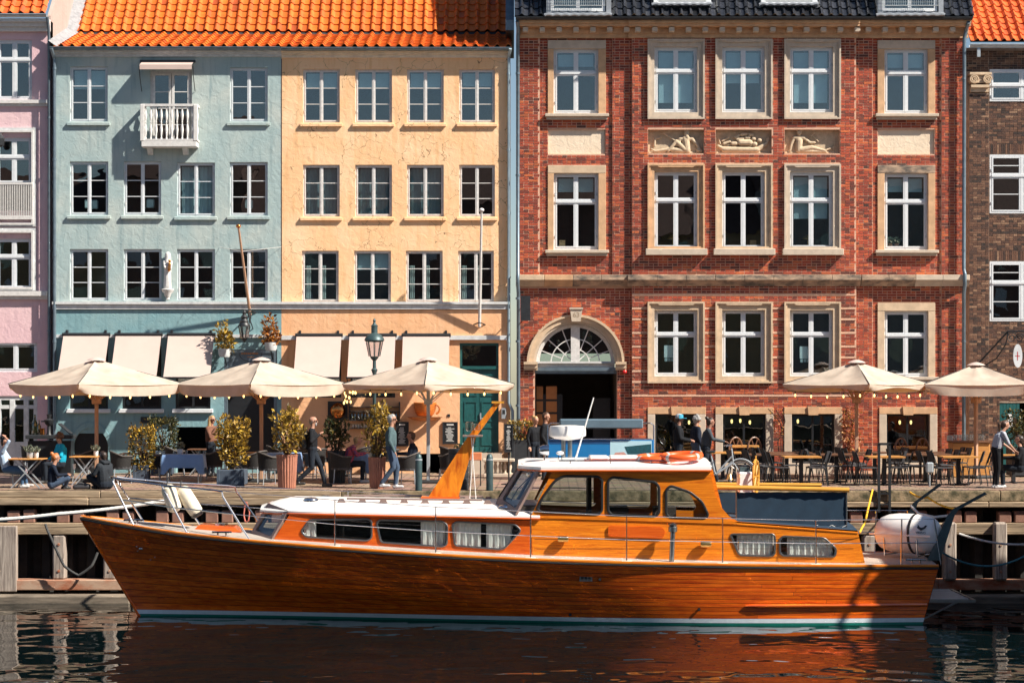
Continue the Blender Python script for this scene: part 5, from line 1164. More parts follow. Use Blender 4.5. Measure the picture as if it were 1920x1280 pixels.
for Y, a, b, nm in ((BC-1.2,1381,1587,'weather_cloth'), (BC+1.25,1328,1585,'far_weather_cloth')):
    rows = [[(X(a,Y)+(X(b,Y)-X(a,Y))*i/16, Y+.015*math.sin(i*1.9+j), Z(922,Y)+(Z(984,Y)-Z(922,Y))*j/6-.012*(i % 2)*(j in (0,6))) for i in range(17)] for j in range(7)]
    o = MB().sheet(rows).build(nm, 'navy_canvas', boat, smooth=2)
    if nm == 'weather_cloth':
        lace = [(X(a,Y)+(X(b,Y)-X(a,Y))*i/15, Y-.02, Z(984 if i % 2 else 991,Y)) for i in range(16)]; MB().tube(lace, .008, 4).build('lacing', 'rope_white', o)
        for px in (a, b): MB().tube([(X(px,Y),Y-.01,Z(920,Y)),(X(px,Y),Y-.01,Z(995,Y))], .018, 6).build('frame_post', 'dull_steel', o)
for a, b, pa, pb, Y in ((1297,1592,912,918,BC-1.25), (1325,1540,907,909,BC+1.2)): MB().tube([P(a,pa,Y), P(b,pb,Y)], .055 if Y < BC else .045, 10).build('boom', 'spar_wood', boat, smooth=1)
# outside steering: pedestal, wheel, bell
pd = MB().cbox(X(1383,BC-.2), X(1412,BC-.2), BC-.45, BC+.05, Z(975,BC-.2), Z(884,BC-.2), .03).build('helm_pedestal', 'boat_white', boat)
MB().box(X(1386,BC-.2), X(1404,BC-.2), BC-.3, BC-.05, Z(884,BC-.2), Z(875,BC-.2)).build('instrument', 'davit_grey', pd)
wc = (X(1417,BC-.2), BC-.2, Z(893,BC-.2)); whl = MB(); R_ = .38
whl.tube([(wc[0]+.1*math.cos(q), wc[1]+R_*math.cos(q)*.9, wc[2]+R_*math.sin(q)) for q in np.linspace(0, 2*PI, 25)[:-1]], .03, 6, closed=True)
for k in range(8): q = k*PI/4; whl.tube([wc, (wc[0]+.12*math.cos(q), wc[1]+.48*math.cos(q)*.9, wc[2]+.48*math.sin(q))], .018, 6)
whl.build('steering_wheel', 'spar_wood', pd, smooth=1)
MB().lathe([(.02,.12),(.05,.09),(.06,.02),(.09,-.02)], P(1368,897,BC-.5), 12).build('bell', 'brass', boat, smooth=1)
# raked mast with spreader and lamps
mY = BC+.15
mb = MB(); lo = [P(800,936,mY-.08), P(858,936,mY-.08), P(858,936,mY+.08), P(800,936,mY+.08)]; mi = [P(876,820,mY-.06), P(892,820,mY-.06), P(892,820,mY+.06), P(876,820,mY+.06)]; hi = [P(927,756,mY-.04), P(938,756,mY-.04), P(938,756,mY+.04), P(927,756,mY+.04)]
mb.hexa(lo, mi); mb.hexa(mi, hi); ms = mb.build('mast', 'mast_wood', boat)
MB().box(X(922,mY), X(945,mY), mY-.08, mY+.08, Z(756,mY), Z(752,mY)).build('mast_cap', 'spar_wood', ms)
MB().box(X(868,mY), X(905,mY), mY-.25, mY+.25, Z(818,mY), Z(815,mY)).build('spreader', 'taupe', ms)
for a, b, c, d in ((873,888,790,808),(888,900,794,806)): MB().lathe([(.06,Z(d,mY)),(.09,Z(d,mY)+.02),(.09,Z(c,mY)-.02),(.05,Z(c,mY))], (X((a+b)/2,mY), mY-.18, 0), 10).build('lantern', 'lamp_glass', ms, smooth=1)
MB().box(X(790,BC), X(862,BC), BC-.15, BC+.4, roofz(-1.6,BC)-.04, roofz(-1.6,BC)+.05).build('mast_step', 'varnish_red', ms)
for a, b in (((884,820),(893,946)),((888,820),(880,944))): MB().tube([P(*a,mY-.1), P(*b,mY-.1)], .011, 4).build('halyard', 'rope_white', ms)
# foredeck hatch, cleats, chain
hx, hy = X(405,BC-.3), BC-.1; hz = dz(tx(hx))+.06
mb = MB(); mb.hexa([(hx-.55,hy-.38,hz),(hx+.6,hy-.38,hz),(hx+.6,hy+.38,hz),(hx-.55,hy+.38,hz)], [(hx-.35,hy-.3,hz+.17),(hx+.4,hy-.3,hz+.12),(hx+.4,hy+.3,hz+.12),(hx-.35,hy+.3,hz+.17)]); fh = mb.build('fore_hatch', 'varnish_red', boat)
MB().lathe([(.15,0),(.15,.035),(.11,.05)], (hx+.1,hy,hz+.14), 16).build('deck_light', 'steel', fh, smooth=1)
def cleat(px, dy=.25):
    c = edge(px, dy); mb = MB(); mb.tube([c+Vector((-.22,0,.13)), c+Vector((.22,0,.13))], .022, 6)
    for dx in (-.09,.09): mb.tube([c+Vector((dx,0,0)), c+Vector((dx,0,.13))], .022, 6)
    mb.build('cleat', 'steel', boat, smooth=1)
cleat(416); cleat(1718, .3); cleat(250, .3)
# guard rails: stanchions and wires on both sides
SP = [(628,937),(817,950),(995,958),(1175,967),(1355,971),(1530,975)]
def stn(px, pyt, sd):
    b = edge(px, .07); top = Z(pyt, b.y)
    if sd > 0: b = Vector((b.x, 2*BC-b.y, b.z))
    o = MB().tube([b, (b.x,b.y,top)], [.016,.013], 6).build('stanchion', 'steel', boat, smooth=1); MB().cbox(b.x-.12, b.x+.12, b.y-.05, b.y+.05, b.z+.02, b.z+.06, .01).build('foot', 'deck_edge_white', o)
    return b, Vector((b.x, b.y, top))
def wire(pts, r=.0085): MB().tube(pts, r, 4).build('guard_wire', 'steel', boat)
for sd in (-1, 1):
    S = [stn(px, py, sd) for px, py in SP]
    def pp(px, py, dy=.07):
        b = edge(px, dy); q = Vector((b.x, b.y, Z(py, b.y)))
        if sd > 0: q.y = 2*BC-q.y
        return q
    fr_ = pp(252, 987); mdl = pp(353, 1003); aft = pp(471, 1017)
    tf = Vector((X(212,BC), BC+sd*.22, Z(895,BC))); tm = Vector((X(303,BC-.6), BC+sd*.62, Z(909,BC-.6))); ta = Vector((X(412,BC-1), BC+sd*1.1, Z(919,BC-1.0))); lf = fr_.lerp(tf, .6); la = aft.lerp(ta, .5)
    pb = MB().tube([fr_, fr_.lerp(tf,.93), tf+Vector((.05,0,.01)), tf.lerp(tm,.2), tm, tm.lerp(ta,.92), ta+Vector((.06,0,-.02)), ta.lerp(aft,.12), aft], .022, 8).build('pulpit_rail', 'steel', boat, smooth=1)
    MB().tube([mdl, tm], .02, 8).build('pulpit_leg', 'steel', pb); MB().tube([fr_.lerp(tf,.55), mdl.lerp(tm,.55), aft.lerp(ta,.55)], .016, 6).build('mid_rail', 'steel', pb)
    st_ = pp(1690, 1062, .12); sa = Vector((X(1692,BC-1.7), BC+sd*1.62, Z(973,BC-1.65))); sb = Vector((X(1752,BC-1.6), BC+sd*1.55, Z(973,BC-1.6))); se = Vector((X(1766,BC-1.6), BC+sd*1.55, dz(1)))
    sr = MB().tube([st_, sa, sb, se], .02, 6).build('stern_rail', 'steel', boat, smooth=1); MB().tube([st_.lerp(sa,.5), se.lerp(sb,.5)], .014, 6).build('mid_rail', 'steel', sr)
    wire([ta]+[t for b, t in S]+[sa]); wire([aft.lerp(ta,.55)]+[b.lerp(t,.5) for b, t in S]+[st_.lerp(sa,.5)])
MB().tube([Vector((X(212,BC),BC-.22,Z(895,BC))), Vector((X(206,BC),BC,Z(894,BC))), Vector((X(212,BC),BC+.22,Z(895,BC)))], .022, 8).build('pulpit_nose', 'steel', boat, smooth=1)
# exhaust stack by the wheelhouse
c_ = edge(1259, .35); ex = MB().tube([c_, (c_.x+.03, c_.y, Z(994,c_.y))], .055, 10).build('exhaust_stack', 'dull_steel', boat, smooth=1)
MB().lathe([(.05,-.02),(.1,0),(.1,.1),(.07,.13),(.11,.15),(.01,.19)], (c_.x+.03, c_.y, Z(996,c_.y)), 12).build('cowl', 'dull_steel', ex, smooth=1)
# davits, boarding platform, ladder strut
for Y, pts in ((BC-1.0, [((1738,1050),(1763,1050)),((1776,966),(1790,966)),((1788,953),(1797,955)),((1846,922),(1851,926))]), (BC+.9, [((1690,995),(1708,1000)),((1700,966),(1714,966)),((1712,942),(1721,942)),((1762,905),(1766,909))])):
    mb = MB()
    for (a, b), (c, d) in zip(pts, pts[1:]): mb.hexa([P(*a,Y-.04), P(*b,Y-.04), P(*b,Y+.04), P(*a,Y+.04)], [P(*c,Y-.04), P(*d,Y-.04), P(*d,Y+.04), P(*c,Y+.04)])
    mb.build('davit', 'davit_grey', boat)
MB().tube([P(1708,948,BC+.8), P(1722,962,BC+.3), P(1752,969,BC-.4), P(1780,966,BC-1.0)], .028, 6).build('davit_line', 'rope_white', boat)
pz = -2.2; bp_ = MB(); ring_y0, ring_y1 = BC-1.55, BC+.9; x0p, x1p = 9.12, 10.25
for y in (ring_y0, ring_y1): bp_.bar((x0p,y,pz), (x1p,y,pz), .06, .06)
for x in (x0p, x1p): bp_.bar((x,ring_y0,pz), (x,ring_y1,pz), .06, .06)
bp_ = bp_.build('boarding_platform', 'dull_steel', boat)
for k in range(5): y = ring_y0+.35+k*.45; cube('slat', x0p+.05, x1p-.05, y, y+.28, pz-.02, pz+.02, 'zinc_light', bp_)
for y in (ring_y0+.1, ring_y1-.2): MB().tube([(9.0,y,WZ+.02),(9.95,y,pz)], .025, 6).build('strut', 'dull_steel', bp_)
for px, dy in ((1672,.9),(1640,.5)): pass
# ---- things carried on board
lr = thing('life_raft', 'white life raft canister strapped on the after deck', 'life raft', P(1703,1040,BC-.5))
lr.rotation_euler = (0, 0, math.radians(-36))
prof = [(.02,-.76),(.16,-.75),(.27,-.71),(.36,-.62),(.42,-.46),(.45,-.2),(.45,.2),(.42,.46),(.36,.62),(.27,.71),(.16,.75),(.02,.76)]
MB().lathe(prof, (0,0,.49), 24, 'x').build('canister', 'boat_white', lr, smooth=1, world=False)
MB().lathe([(.455,.17),(.462,.2),(.455,.23)], (0,0,.49), 24, 'x').build('strap', 'rubber', lr, world=False)
mb = MB(); mb.box(-.75,.75,-.46,-.43,.46,.5); mb.box(-.75,.75,.43,.46,.46,.5); mb.build('seam_flange', 'boat_white', lr, world=False)
mb = MB()
for x in (-.4,.4): mb.tube([(x,-.38,0),(x,-.42,.4)], .018, 6); mb.tube([(x,.38,0),(x,.42,.4)], .018, 6); mb.tube([(x,-.38,.02),(x,.38,.02)], .018, 6)
mb.build('cradle', 'steel', lr, world=False)
def decal(body, size, x, z, mat):
    o = text(body, 'lettering', size, 0, 0, 0, mat, lr); o.matrix_parent_inverse = Matrix.Identity(4); o.location = (x, -.425, z); o.rotation_euler = (math.radians(78), 0, 0); return o
dd = MB().prism([(-.13,.06),(-.08,.06),(-.05,.02),(0,.0),(.05,.02),(.08,.06),(.13,.06),(.1,-.01),(0,-.07),(-.1,-.01)], -.004, 0).build('emblem', 'black_paint', lr, world=False); dd.location = (.5,-.385,.66); dd.rotation_euler = (math.radians(-26), 0, 0)
d2 = decal('VIKING', .075, .5, .55, 'black_paint')
for i, (px, py, rx, tl) in enumerate(((1240,858,.5,0),(1262,857,.55,.0))):
    c_ = P(px, py, BC-.95+.0*i); lb = thing('life_ring', ['orange life ring lying on the wheelhouse roof, partly under another', 'orange life ring with silver bands, nearest on the wheelhouse roof'][i], 'life ring', (c_.x+(.18 if i else -.08), BC-1.0+.25*(1-i), zh+.22+.06*i), .3*i, 'life rings on the wheelhouse roof')
    tor = MB().tube([(.42*math.cos(q), .42*math.sin(q), .03*math.sin(q*1+i)) for q in np.linspace(0, 2*PI, 33)[:-1]], .078, 10, closed=True); tor.build('ring', 'orange_plastic', lb, smooth=2, world=False)
    for k in range(4):
        q0 = k*PI/2+.5; MB().tube([(.42*math.cos(q), .42*math.sin(q), .03*math.sin(q+i)) for q in np.linspace(q0-.09, q0+.09, 5)], .081, 10).build('band', 'tape_silver', lb, smooth=1, world=False)
for i, (a, b, lab) in enumerate((((313,908),(330,960),'cream fender hanging from the bow rail, the one nearer the bow'), ((338,912),(372,966),'cream fender with dark tip hanging slanted from the bow rail'))):
    Yf = BC-.55+.1*i; p, q = P(*a,Yf), P(*b,Yf); f = thing('fender', lab, 'fender', q, 0, 'fenders on the bow rail'); r = .17; n = 10
    pts = [p.lerp(q, k) for k in (0,.04,.12,.3,.5,.7,.88,.96,1)]
    MB().tube(pts, [.03,.10,.16,r,r,r,.16,.1,.03], 14).build('body', 'fender_cream', f, smooth=1)
    if i: MB().tube([p.lerp(q,.93), p.lerp(q,1.02)], [.165,.11], 14).build('tip', 'black_paint', f, smooth=1)
    MB().tube([p, P(a[0]+2, a[1]-12, Yf)], .015, 5).build('lanyard', 'rope_dark', f)
# ---- mooring lines
def rope(name, lab, pts, r, mat, sag=0, n=24):
    pts = [Vector(p) for p in pts]; out = []
    for a, b in zip(pts, pts[1:]):
        for k in range(n): t = k/n; p = a.lerp(b, t); p.z -= sag*4*t*(1-t); out.append(p)
    out.append(pts[-1]); tag(MB().tube(out, [r*(1+.12*(i % 2)) for i in range(len(out))], 7).build(name, mat, None, smooth=1), lab, 'rope')
rope('mooring_rope', 'thick white mooring rope from the bow running off to the left', [P(-60,976,-12.6), P(110,963,-12.5), P(300,940,-12.3), P(345,930,-11.6)], .042, 'rope_white', .03, 40)
rope('mooring_rope', 'dark rope looped from the timber beam to the quay post', [P(85,982,-10.5), P(92,1000,-10.6), P(120,1060,-10.6), P(147,1078,-10.6), P(172,1060,-10.6), P(183,1035,-10.5)], .03, 'rope_dark', .02, 8)
rope('mooring_rope', 'thin teal stern rope drooping across two quay posts', [P(1768,1036,-13), P(1940,1030,-10.9)], .022, 'rope_teal', .35)
rope('mooring_rope', 'grey stern rope tied high on the quay post', [P(1798,1000,-10.7), P(1950,1018,-10.9)], .026, 'rope_white', .12)
rope('mooring_rope', 'yellow rope from the davit up to the quay edge', [P(1790,953,-14.2), P(1740,932,-12.5), P(1706,922,-10.6)], .022, 'rope_yellow', .05)
rope('power_cable', 'yellow cable hanging beside the blue weather cloth', [P(1636,918,-10.5), P(1622,980,-12), P(1612,998,-12.5)], .022, 'rope_yellow', -.02)
rope('coiled_line', 'pink line looped on the far bow wire', [P(460,940,-11.8), P(457,965,-11.8), P(460,978,-11.8), P(466,976,-11.8), P(468,960,-11.8), P(462,940,-11.8)], .016, 'rope_red', 0, 5)
# ================================================================ TERRACES
def cloth(name, c, tr=.35, tc=None):
    mt, N, K, B = newmat(name); B.inputs['Base Color'].default_value = tuple(c)+(1,); B.inputs['Roughness'].default_value = .9; B.inputs['Specular IOR Level'].default_value = .15
    g = N.new('ShaderNodeNewGeometry'); n = N.new('ShaderNodeTexNoise'); n.inputs['Scale'].default_value = 2.5; n.inputs['Detail'].default_value = 7; K.new(g.outputs['Position'], n.inputs[0])
    cr = N.new('ShaderNodeValToRGB'); cr.color_ramp.elements[0].color = mul(c, .76); cr.color_ramp.elements[1].color = mul(c, 1.06); cr.color_ramp.elements[0].position = .3; cr.color_ramp.elements[1].position = .7; K.new(n.outputs[0], cr.inputs[0]); K.new(cr.outputs[0], B.inputs['Base Color'])
    bp = N.new('ShaderNodeBump'); bp.inputs['Strength'].default_value = .25; bp.inputs['Distance'].default_value = .03; K.new(n.outputs[0], bp.inputs['Height']); K.new(bp.outputs[0], B.inputs['Normal'])
    t = N.new('ShaderNodeBsdfTranslucent'); t.inputs[0].default_value = tuple(tc or c)+(1,); m = N.new('ShaderNodeMixShader'); m.inputs[0].default_value = tr
    K.new(B.outputs[0], m.inputs[1]); K.new(t.outputs[0], m.inputs[2]); K.new(m.outputs[0], N['Material Output'].inputs[0])
cloth('canopy', (.66,.57,.47), .3, (.74,.36,.13))
pm('pole_wood', (.42,.24,.15), .6, var=.15, sc=6, st=(6,6,1))
pm('copper_planter', (.34,.14,.09), .5, var=.3, sc=3, st=(6,6,1))
pm('charcoal', (.02,.023,.027), .6, var=.25, sc=8, bump=.2, bsc=40)
pm('wicker', (.014,.013,.013), .75, var=.4, sc=40, bump=.6, bsc=90)
pm('wicker_grey', (.09,.08,.075), .75, var=.3, sc=40, bump=.6, bsc=90)
pm('planter_grey', (.05,.07,.10), .7, var=.2, sc=4)
pm('blue_cloth', (.16,.28,.50), .9, var=.08, sc=4, sheen=.2)
pm('soil', (.03,.02,.015), .95)
pm('terracotta', (.38,.15,.08), .8)
wood('table_wood', (.42,.17,.04), (.66,.33,.09), .5, .2, (1.2, 12, 12), 3, .1, .12)
wood('dark_table', (.10,.045,.025), (.20,.09,.045), .5, .2, (1.2, 12, 12), 3, .1, .12)
pm('seat_pad', (.035,.035,.04), .6, var=.2, sc=12)
palette('leaf_gold', [(0,(.06,.045,.012)),(.35,(.16,.10,.015)),(.7,(.40,.24,.03)),(1,(.70,.46,.06))], r=.45, mottle=.2, sc=30, bump=0, transl=.25)
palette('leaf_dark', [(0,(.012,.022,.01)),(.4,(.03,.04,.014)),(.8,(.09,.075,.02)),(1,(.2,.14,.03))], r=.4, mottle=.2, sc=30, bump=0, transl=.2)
palette('leaf_rust', [(0,(.06,.02,.008)),(.4,(.22,.07,.012)),(.8,(.45,.16,.02)),(1,(.6,.3,.05))], r=.5, mottle=.2, sc=30, bump=0, transl=.25)
palette('leaf_grey', [(0,(.05,.07,.05)),(1,(.28,.30,.22))], r=.6, mottle=.2, sc=30, bump=0, transl=.2)
palette('leaf_ivy', [(0,(.16,.03,.02)),(.5,(.34,.10,.03)),(1,(.55,.30,.07))], r=.5, mottle=.2, sc=30, bump=0, transl=.2)
def leaves(vols, n, size, mat, parent, name='foliage', world=True, up=.3, seed=1, box=None, hollow=.45):
    rg = np.random.default_rng(seed); vs = []; fs = []
    tot = sum(r[0]*r[1]*r[2] for c, r in vols)
    for c, r in vols:
        m = int(n*r[0]*r[1]*r[2]/tot)
        for _ in range(m):
            d = rg.normal(size=3); d /= np.linalg.norm(d); k = hollow+(1-hollow)*rg.random()**.5
            if box: d = rg.uniform(-1, 1, 3); a = rg.integers(3); d[a] = np.sign(d[a])*rg.uniform(.75, 1.04); k = 1
            p = np.array(c)+d*k*np.array(r)*(1+.1*rg.normal())
            ax = d*.5+rg.normal(size=3)*.7+np.array((0,0,up)); ax /= np.linalg.norm(ax); sd = np.cross(ax, rg.normal(size=3)); sd /= np.linalg.norm(sd); nn = np.cross(ax, sd)
            s = size*rg.uniform(.35, 1.35); b = len(vs)
            vs += [p, p+ax*s*.45+sd*s*.26+nn*s*.06, p+ax*s, p+ax*s*.45-sd*s*.26+nn*s*.06]; fs += [(b,b+1,b+2),(b,b+2,b+3)]
    mb = MB(); mb.v = [tuple(map(float, v)) for v in vs]; mb.f = fs; mb.m = [0]*len(fs)
    me = bpy.data.meshes.new(name); me.from_pydata(mb.v, [], mb.f); me.materials.append(M[mat])
    return link(name, me, parent, world)
pm('twig', (.10,.06,.035), .9)
def stems(parent, base, tips, r=.012, mat='soil', world=True):
    mb = MB()
    for t in tips: mb.tube([base, (Vector(base)*.45+Vector(t)*.55)+Vector((.03,.02,0)), t], [r, r*.7, r*.3], 5)
    return mb.build('branches', mat, parent, world=world)
# ---------------------------------------------------------------- parasols
def parasol(label, px, pyb, R, rot, val, rim=2.6, rise=.66, skew=0, wind=False, pole='pole_wood'):
    Y = GY(pyb); t = thing('parasol', label, 'parasol', (X(px,Y), Y, 0), rot, 'cream parasols over the terraces')
    cor = [(R*math.cos(a), R*math.sin(a)) for a in (-PI/2, 0, PI/2, PI)]; rows = 9; cv = MB()
    for q in range(4):
        a, b = cor[q], cor[(q+1) % 4]; g = []
        for i in range(rows):
            f = .055+(1-.055)*i/(rows-1); n = 13; row = []
            for k in range(n):
                u = k/(n-1); x = (a[0]*(1-u)+b[0]*u)*f; y = (a[1]*(1-u)+b[1]*u)*f; sg = math.sin(PI*u)*f
                row.append((x*(1-.03*sg), y*(1-.03*sg), rim+rise*(1-f)-.035*sg-.05*abs(math.sin(2*PI*u))*math.sin(PI*min(1,f*1.1))))
            g.append(row)
        cv.sheet(g)
    c = cv.build('canopy', 'canopy', t, smooth=1, world=False)
    for q in range(4):                                                # hanging flaps, one for each side
        a, b = Vector(cor[q]+(0,)), Vector(cor[(q+1) % 4]+(0,)); rows_ = []; n = 33; o = (a+b).normalized()
        for j in range(6):
            v = j/5; row = []
            for k in range(n):
                u = .008+.984*k/(n-1); sg = math.sin(PI*u); p = a*(1-u)+b*u; edge_ = min(u, 1-u); gath = math.exp(-edge_*16)
                inw = -.03*sg+.02*v*math.sin(u*23+q)*(.3+gath*1.5)-.16*v*v*gath
                lift = val*v*(1-.55*gath*v)
                if wind: lift *= (1-.75*math.sin(PI*u)*(1 if q in (0,3) else .2))
                row.append((p.x*(1-.03*sg)+o.x*inw, p.y*(1-.03*sg)+o.y*inw, rim-.035*sg-lift))
            rows_.append(row)
        MB().sheet(rows_).build('flap', 'canopy', c, smooth=2, world=False)
        MB().tube([(0,0,rim+rise*.94+.012), (cor[q][0],cor[q][1],rim+.008)], .012, 5).build('seam', 'charcoal' if val else 'canopy', c, world=False)
    MB().lathe([(.26,rim+rise-.03),(.2,rim+rise+.01),(.08,rim+rise+.05),(.01,rim+rise+.06)], n=12).build('cap', 'awning_cloth', c, smooth=1, world=False)
    MB().cbox(-.045,.045,-.045,.045,.05,rim+rise*.9,.008).build('pole', pole, t, world=False)
    hub = MB().cbox(-.11,.11,-.11,.11,rim-.53,rim-.38,.015).build('hub', pole, t, world=False)
    for k in range(8):
        q = k*PI/4-PI/2; rr = R if k % 2 == 0 else R*.68
        MB().bar((.06*math.cos(q),.06*math.sin(q),rim+rise*.85), (rr*.97*math.cos(q),rr*.97*math.sin(q),rim-.03), .04, .03).build('rib', pole, t, world=False)
        MB().bar((.1*math.cos(q),.1*math.sin(q),rim-.42), (rr*.42*math.cos(q),rr*.42*math.sin(q),rim+rise*.48), .035, .03).build('strut', pole, hub, world=False)
    MB().cbox(-.35,.35,-.35,.35,.0,.08,.02).build('base', 'charcoal', t, world=False)
    return t, Y, cor
par = [parasol('cream parasol at the left edge shading the pink and blue fronts', 181, 903, 2.36, 0, .28),
       parasol('cream parasol in front of the blue house entrance, middle of three', 490, 903, 2.34, 0, .30),
       parasol('cream parasol with wind-lifted flap in front of the yellow house', 803, 905, 2.28, .0, .24, wind=True, pole='zinc_light'),
       parasol('cream parasol in front of the red brick shop windows', 1606, 896, 2.06, .0, .24, rise=.62, wind=True),
       parasol('cream parasol at the right edge beside the brown house', 1830, 896, 2.05, .62, .30, rise=.55)]
# string lights below the rims
bm_ = MB().lathe([(.008,.04),(.022,.015),(.025,-.015),(.015,-.04),(.003,-.05)], n=8).mesh('bulb', 'bulb', 1)
so_ = MB().lathe([(.016,.11),(.018,.05),(.014,.04)], n=6).mesh('socket', 'black_iron')
def stringlight(label, pts, n, sag=.06):
    t = thing('string_light', label, 'string lights', pts[0]); P_ = []
    for a, b in zip(pts, pts[1:]):
        a = Vector(a); b = Vector(b)
        for k in range(n): u = k/n; p = a.lerp(b, u); p.z -= sag*4*u*(1-u); P_.append(p)
    P_.append(Vector(pts[-1])); MB().tube(P_, .009, 4).build('cable', 'black_iron', t)
    for i in range(1, len(P_), 2):
        for nm, me in (('bulb', bm_), ('socket', so_)):
            o = link(nm, me, t); o.location = P_[i]-Vector((0,0,.1)); 
for i, (t, Y, cor) in enumerate(par[:4]):
    c = t.location; rz = t.rotation_euler.z
    def rot(q, s=.93): return (c.x+s*(q[0]*math.cos(rz)-q[1]*math.sin(rz)), c.y+s*(q[0]*math.sin(rz)+q[1]*math.cos(rz)), 2.42 if i != 2 else 2.5)
    stringlight(['warm bulb string under the leftmost parasol', 'warm bulb string under the middle parasol of the three', 'warm bulb string under the parasol before the yellow house', 'bulb string under the parasol before the red house'][i], [rot(cor[3]), rot(cor[0]), rot(cor[1])], 10)
t = thing('string_light', 'cluster of warm bulbs bunched between two parasols', 'string lights', P(655,740,-6))
for k in range(13):
    p = P(655+random.uniform(-11,12), 742+random.uniform(-10,14), -6+random.uniform(-.2,.2))
    for nm, me in (('bulb', bm_), ('socket', so_)): o = link(nm, me, t); o.location = p
# ---------------------------------------------------------------- chairs and tables
def make_chair():
    t = thing('terrace_chair', '', 'chair'); f = 'black_iron'
    MB().cbox(-.21,.21,-.21,.21,.445,.475,.012).build('seat', 'seat_pad', t, world=False)
    for y in (-.19,.19):
        MB().tube([(.23,y*1.05,0),(.19,y,.44)], .013, 6).build('leg', f, t, world=False)
        MB().tube([(-.27,y*1.1,0),(-.2,y,.44),(-.24,y*.95,.6),(-.33,y*.9,.86)], .013, 6).build('leg', f, t, world=False)
    mb = MB(); mb.sheet([[(-.235-.09*v+.02*math.cos(u*PI*.5)-.02, .19*u, .58+.29*v) for u in np.linspace(-1,1,7)] for v in (0,.33,.66,1)]); mb.sheet([[(-.255-.09*v+.02*math.cos(u*PI*.5)-.02, .19*u, .58+.29*v) for u in np.linspace(-1,1,7)] for v in (0,.33,.66,1)]); mb.build('backrest', 'seat_pad', t, smooth=1, world=False)
    MB().tube([(.19,-.19,.43),(.19,.19,.43)], .011, 5).build('stretcher', f, t, world=False)
    return t
ch0 = make_chair()
def table(label, px, Y, w, d, top, h=.75, group='wooden tables on the red house terrace'):
    t = thing('terrace_table', label, 'table', (X(px,Y), Y, 0), 0, group)
    n = max(2, round(d/.14))
    for i in range(n): cube('plank', -w/2, w/2, -d/2+d*i/n+.003, -d/2+d*(i+1)/n-.003, h-.04, h, top, None).parent = t
    MB().cbox(-.05,.05,-.05,.05,.03,h-.04,.005).build('pedestal', 'black_iron', t, world=False)
    mb = MB(); mb.bar((-.3,0,.02),(.3,0,.02),.07,.03); mb.bar((0,-.3,.024),(0,.3,.024),.07,.03); mb.build('foot', 'black_iron', t, world=False)
    return t
ordw = ['first','second','third','fourth','fifth','sixth','seventh','eighth','ninth','tenth','eleventh','twelfth']
chairs = []
rowsT = [(-7.3, 'front', [(1502,'table_wood',[-40,28]),(1658,'table_wood',[-36,26]),(1797,'table_wood',[-34,30])], .95),
         (-5.6, 'middle', [(1448,'dark_table',[-62,-30,30]),(1568,'dark_table',[-36,36]),(1735,'dark_table',[-44,34])], 1.3),
         (-4.0, 'back', [(1355,'table_wood',[30]),(1475,'dark_table',[-26,40]),(1640,'dark_table',[-40,34]),(1762,'dark_table',[30])], 1.3)]
for Y, nm, tabs, w in rowsT:
    k = 0
    for j, (px, top, offs) in enumerate(tabs):
        table('%s wooden table from the left in the %s row of the red house terrace' % (ordw[j], nm), px, Y, w, .8, top)
        for o in offs:
            lab = '%s black chair from the left, near side of the %s row' % (ordw[k], nm); k += 1
            loc = (X(px+o*1.0,Y), Y-.25+random.uniform(-.1,.1), 0); rz = (0 if o < 0 else PI)+random.uniform(-.25,.25)
            if not chairs: ch0.location = loc; ch0.rotation_euler = (0,0,rz); tag(ch0, lab, 'chair', 'black chairs on the red house terrace'); chairs.append(ch0)
            else: chairs.append(dup(ch0, loc, rz, lab))
            if len(offs) < 3: chairs.append(dup(ch0, (loc[0]+random.uniform(-.1,.1), Y+.35, 0), rz+random.uniform(-.2,.2), lab.replace('near side', 'far side')))
for i, (px, Y, rz) in enumerate(((1395,-6.6,.1),(1418,-6.2,.3),(1436,-6.8,.1),(1582,-6.7,3.0),(1598,-6.3,.2),(1706,-6.6,.2),(1722,-6.2,2.9),(1745,-6.9,.1),(1842,-6.6,3.1),(1556,-6.4,.1))):
    chairs.append(dup(ch0, (X(px,Y), Y, 0), rz, '%s black chair from the left among those set between the table rows' % ordw[i]))
def cart_table(px0, px1, py, Y, label):
    x0, x1, z = X(px0,Y), X(px1,Y), Z(py,Y); t = thing('cart_table', label, 'table', ((x0+x1)/2, Y, 0), 0, 'cart wheel tables')
    MB().cbox(x0, x1, Y-.3, Y+.3, z-.07, z, .01).build('top', 'table_wood', t)
    for x in (x0+.12, x1-.12):
        mb = MB(); mb.tube([(x+.32*math.cos(q)*.6, Y+.1*math.cos(q)-.2, z-.1+.32*math.sin(q)) for q in np.linspace(0, 2*PI, 21)[:-1]], .025, 6, closed=True)
        for k in range(6): q = k*PI/3; mb.tube([(x,Y-.2,z-.1),(x+.3*math.cos(q)*.6, Y+.1*math.cos(q)-.2, z-.1+.3*math.sin(q))], .015, 5)
        mb.build('wheel', 'dark_table', t)
        MB().bar((x,Y+.1,0),(x,Y+.1,z-.07),.07).build('leg', 'dark_table', t)
cart_table(1370,1421,834,-3.2,'high table with cart wheel sides by the left shop window'); cart_table(1679,1735,836,-3.0,'high table with cart wheel sides by the right shop window')
sb_ = thing('service_counter', 'orange wooden counter carrying glasses by the brown house', 'counter', (X(1815,-2.5), -2.5, 0))
MB().cbox(X(1782,-2.5), X(1852,-2.5), -2.8, -2.2, 0, Z(829,-2.5), .02).build('body', 'table_wood', sb_); MB().box(X(1780,-2.5), X(1854,-2.5), -2.85, -2.15, Z(829,-2.5)+.002, Z(826,-2.5)).build('top', 'dark_table', sb_)
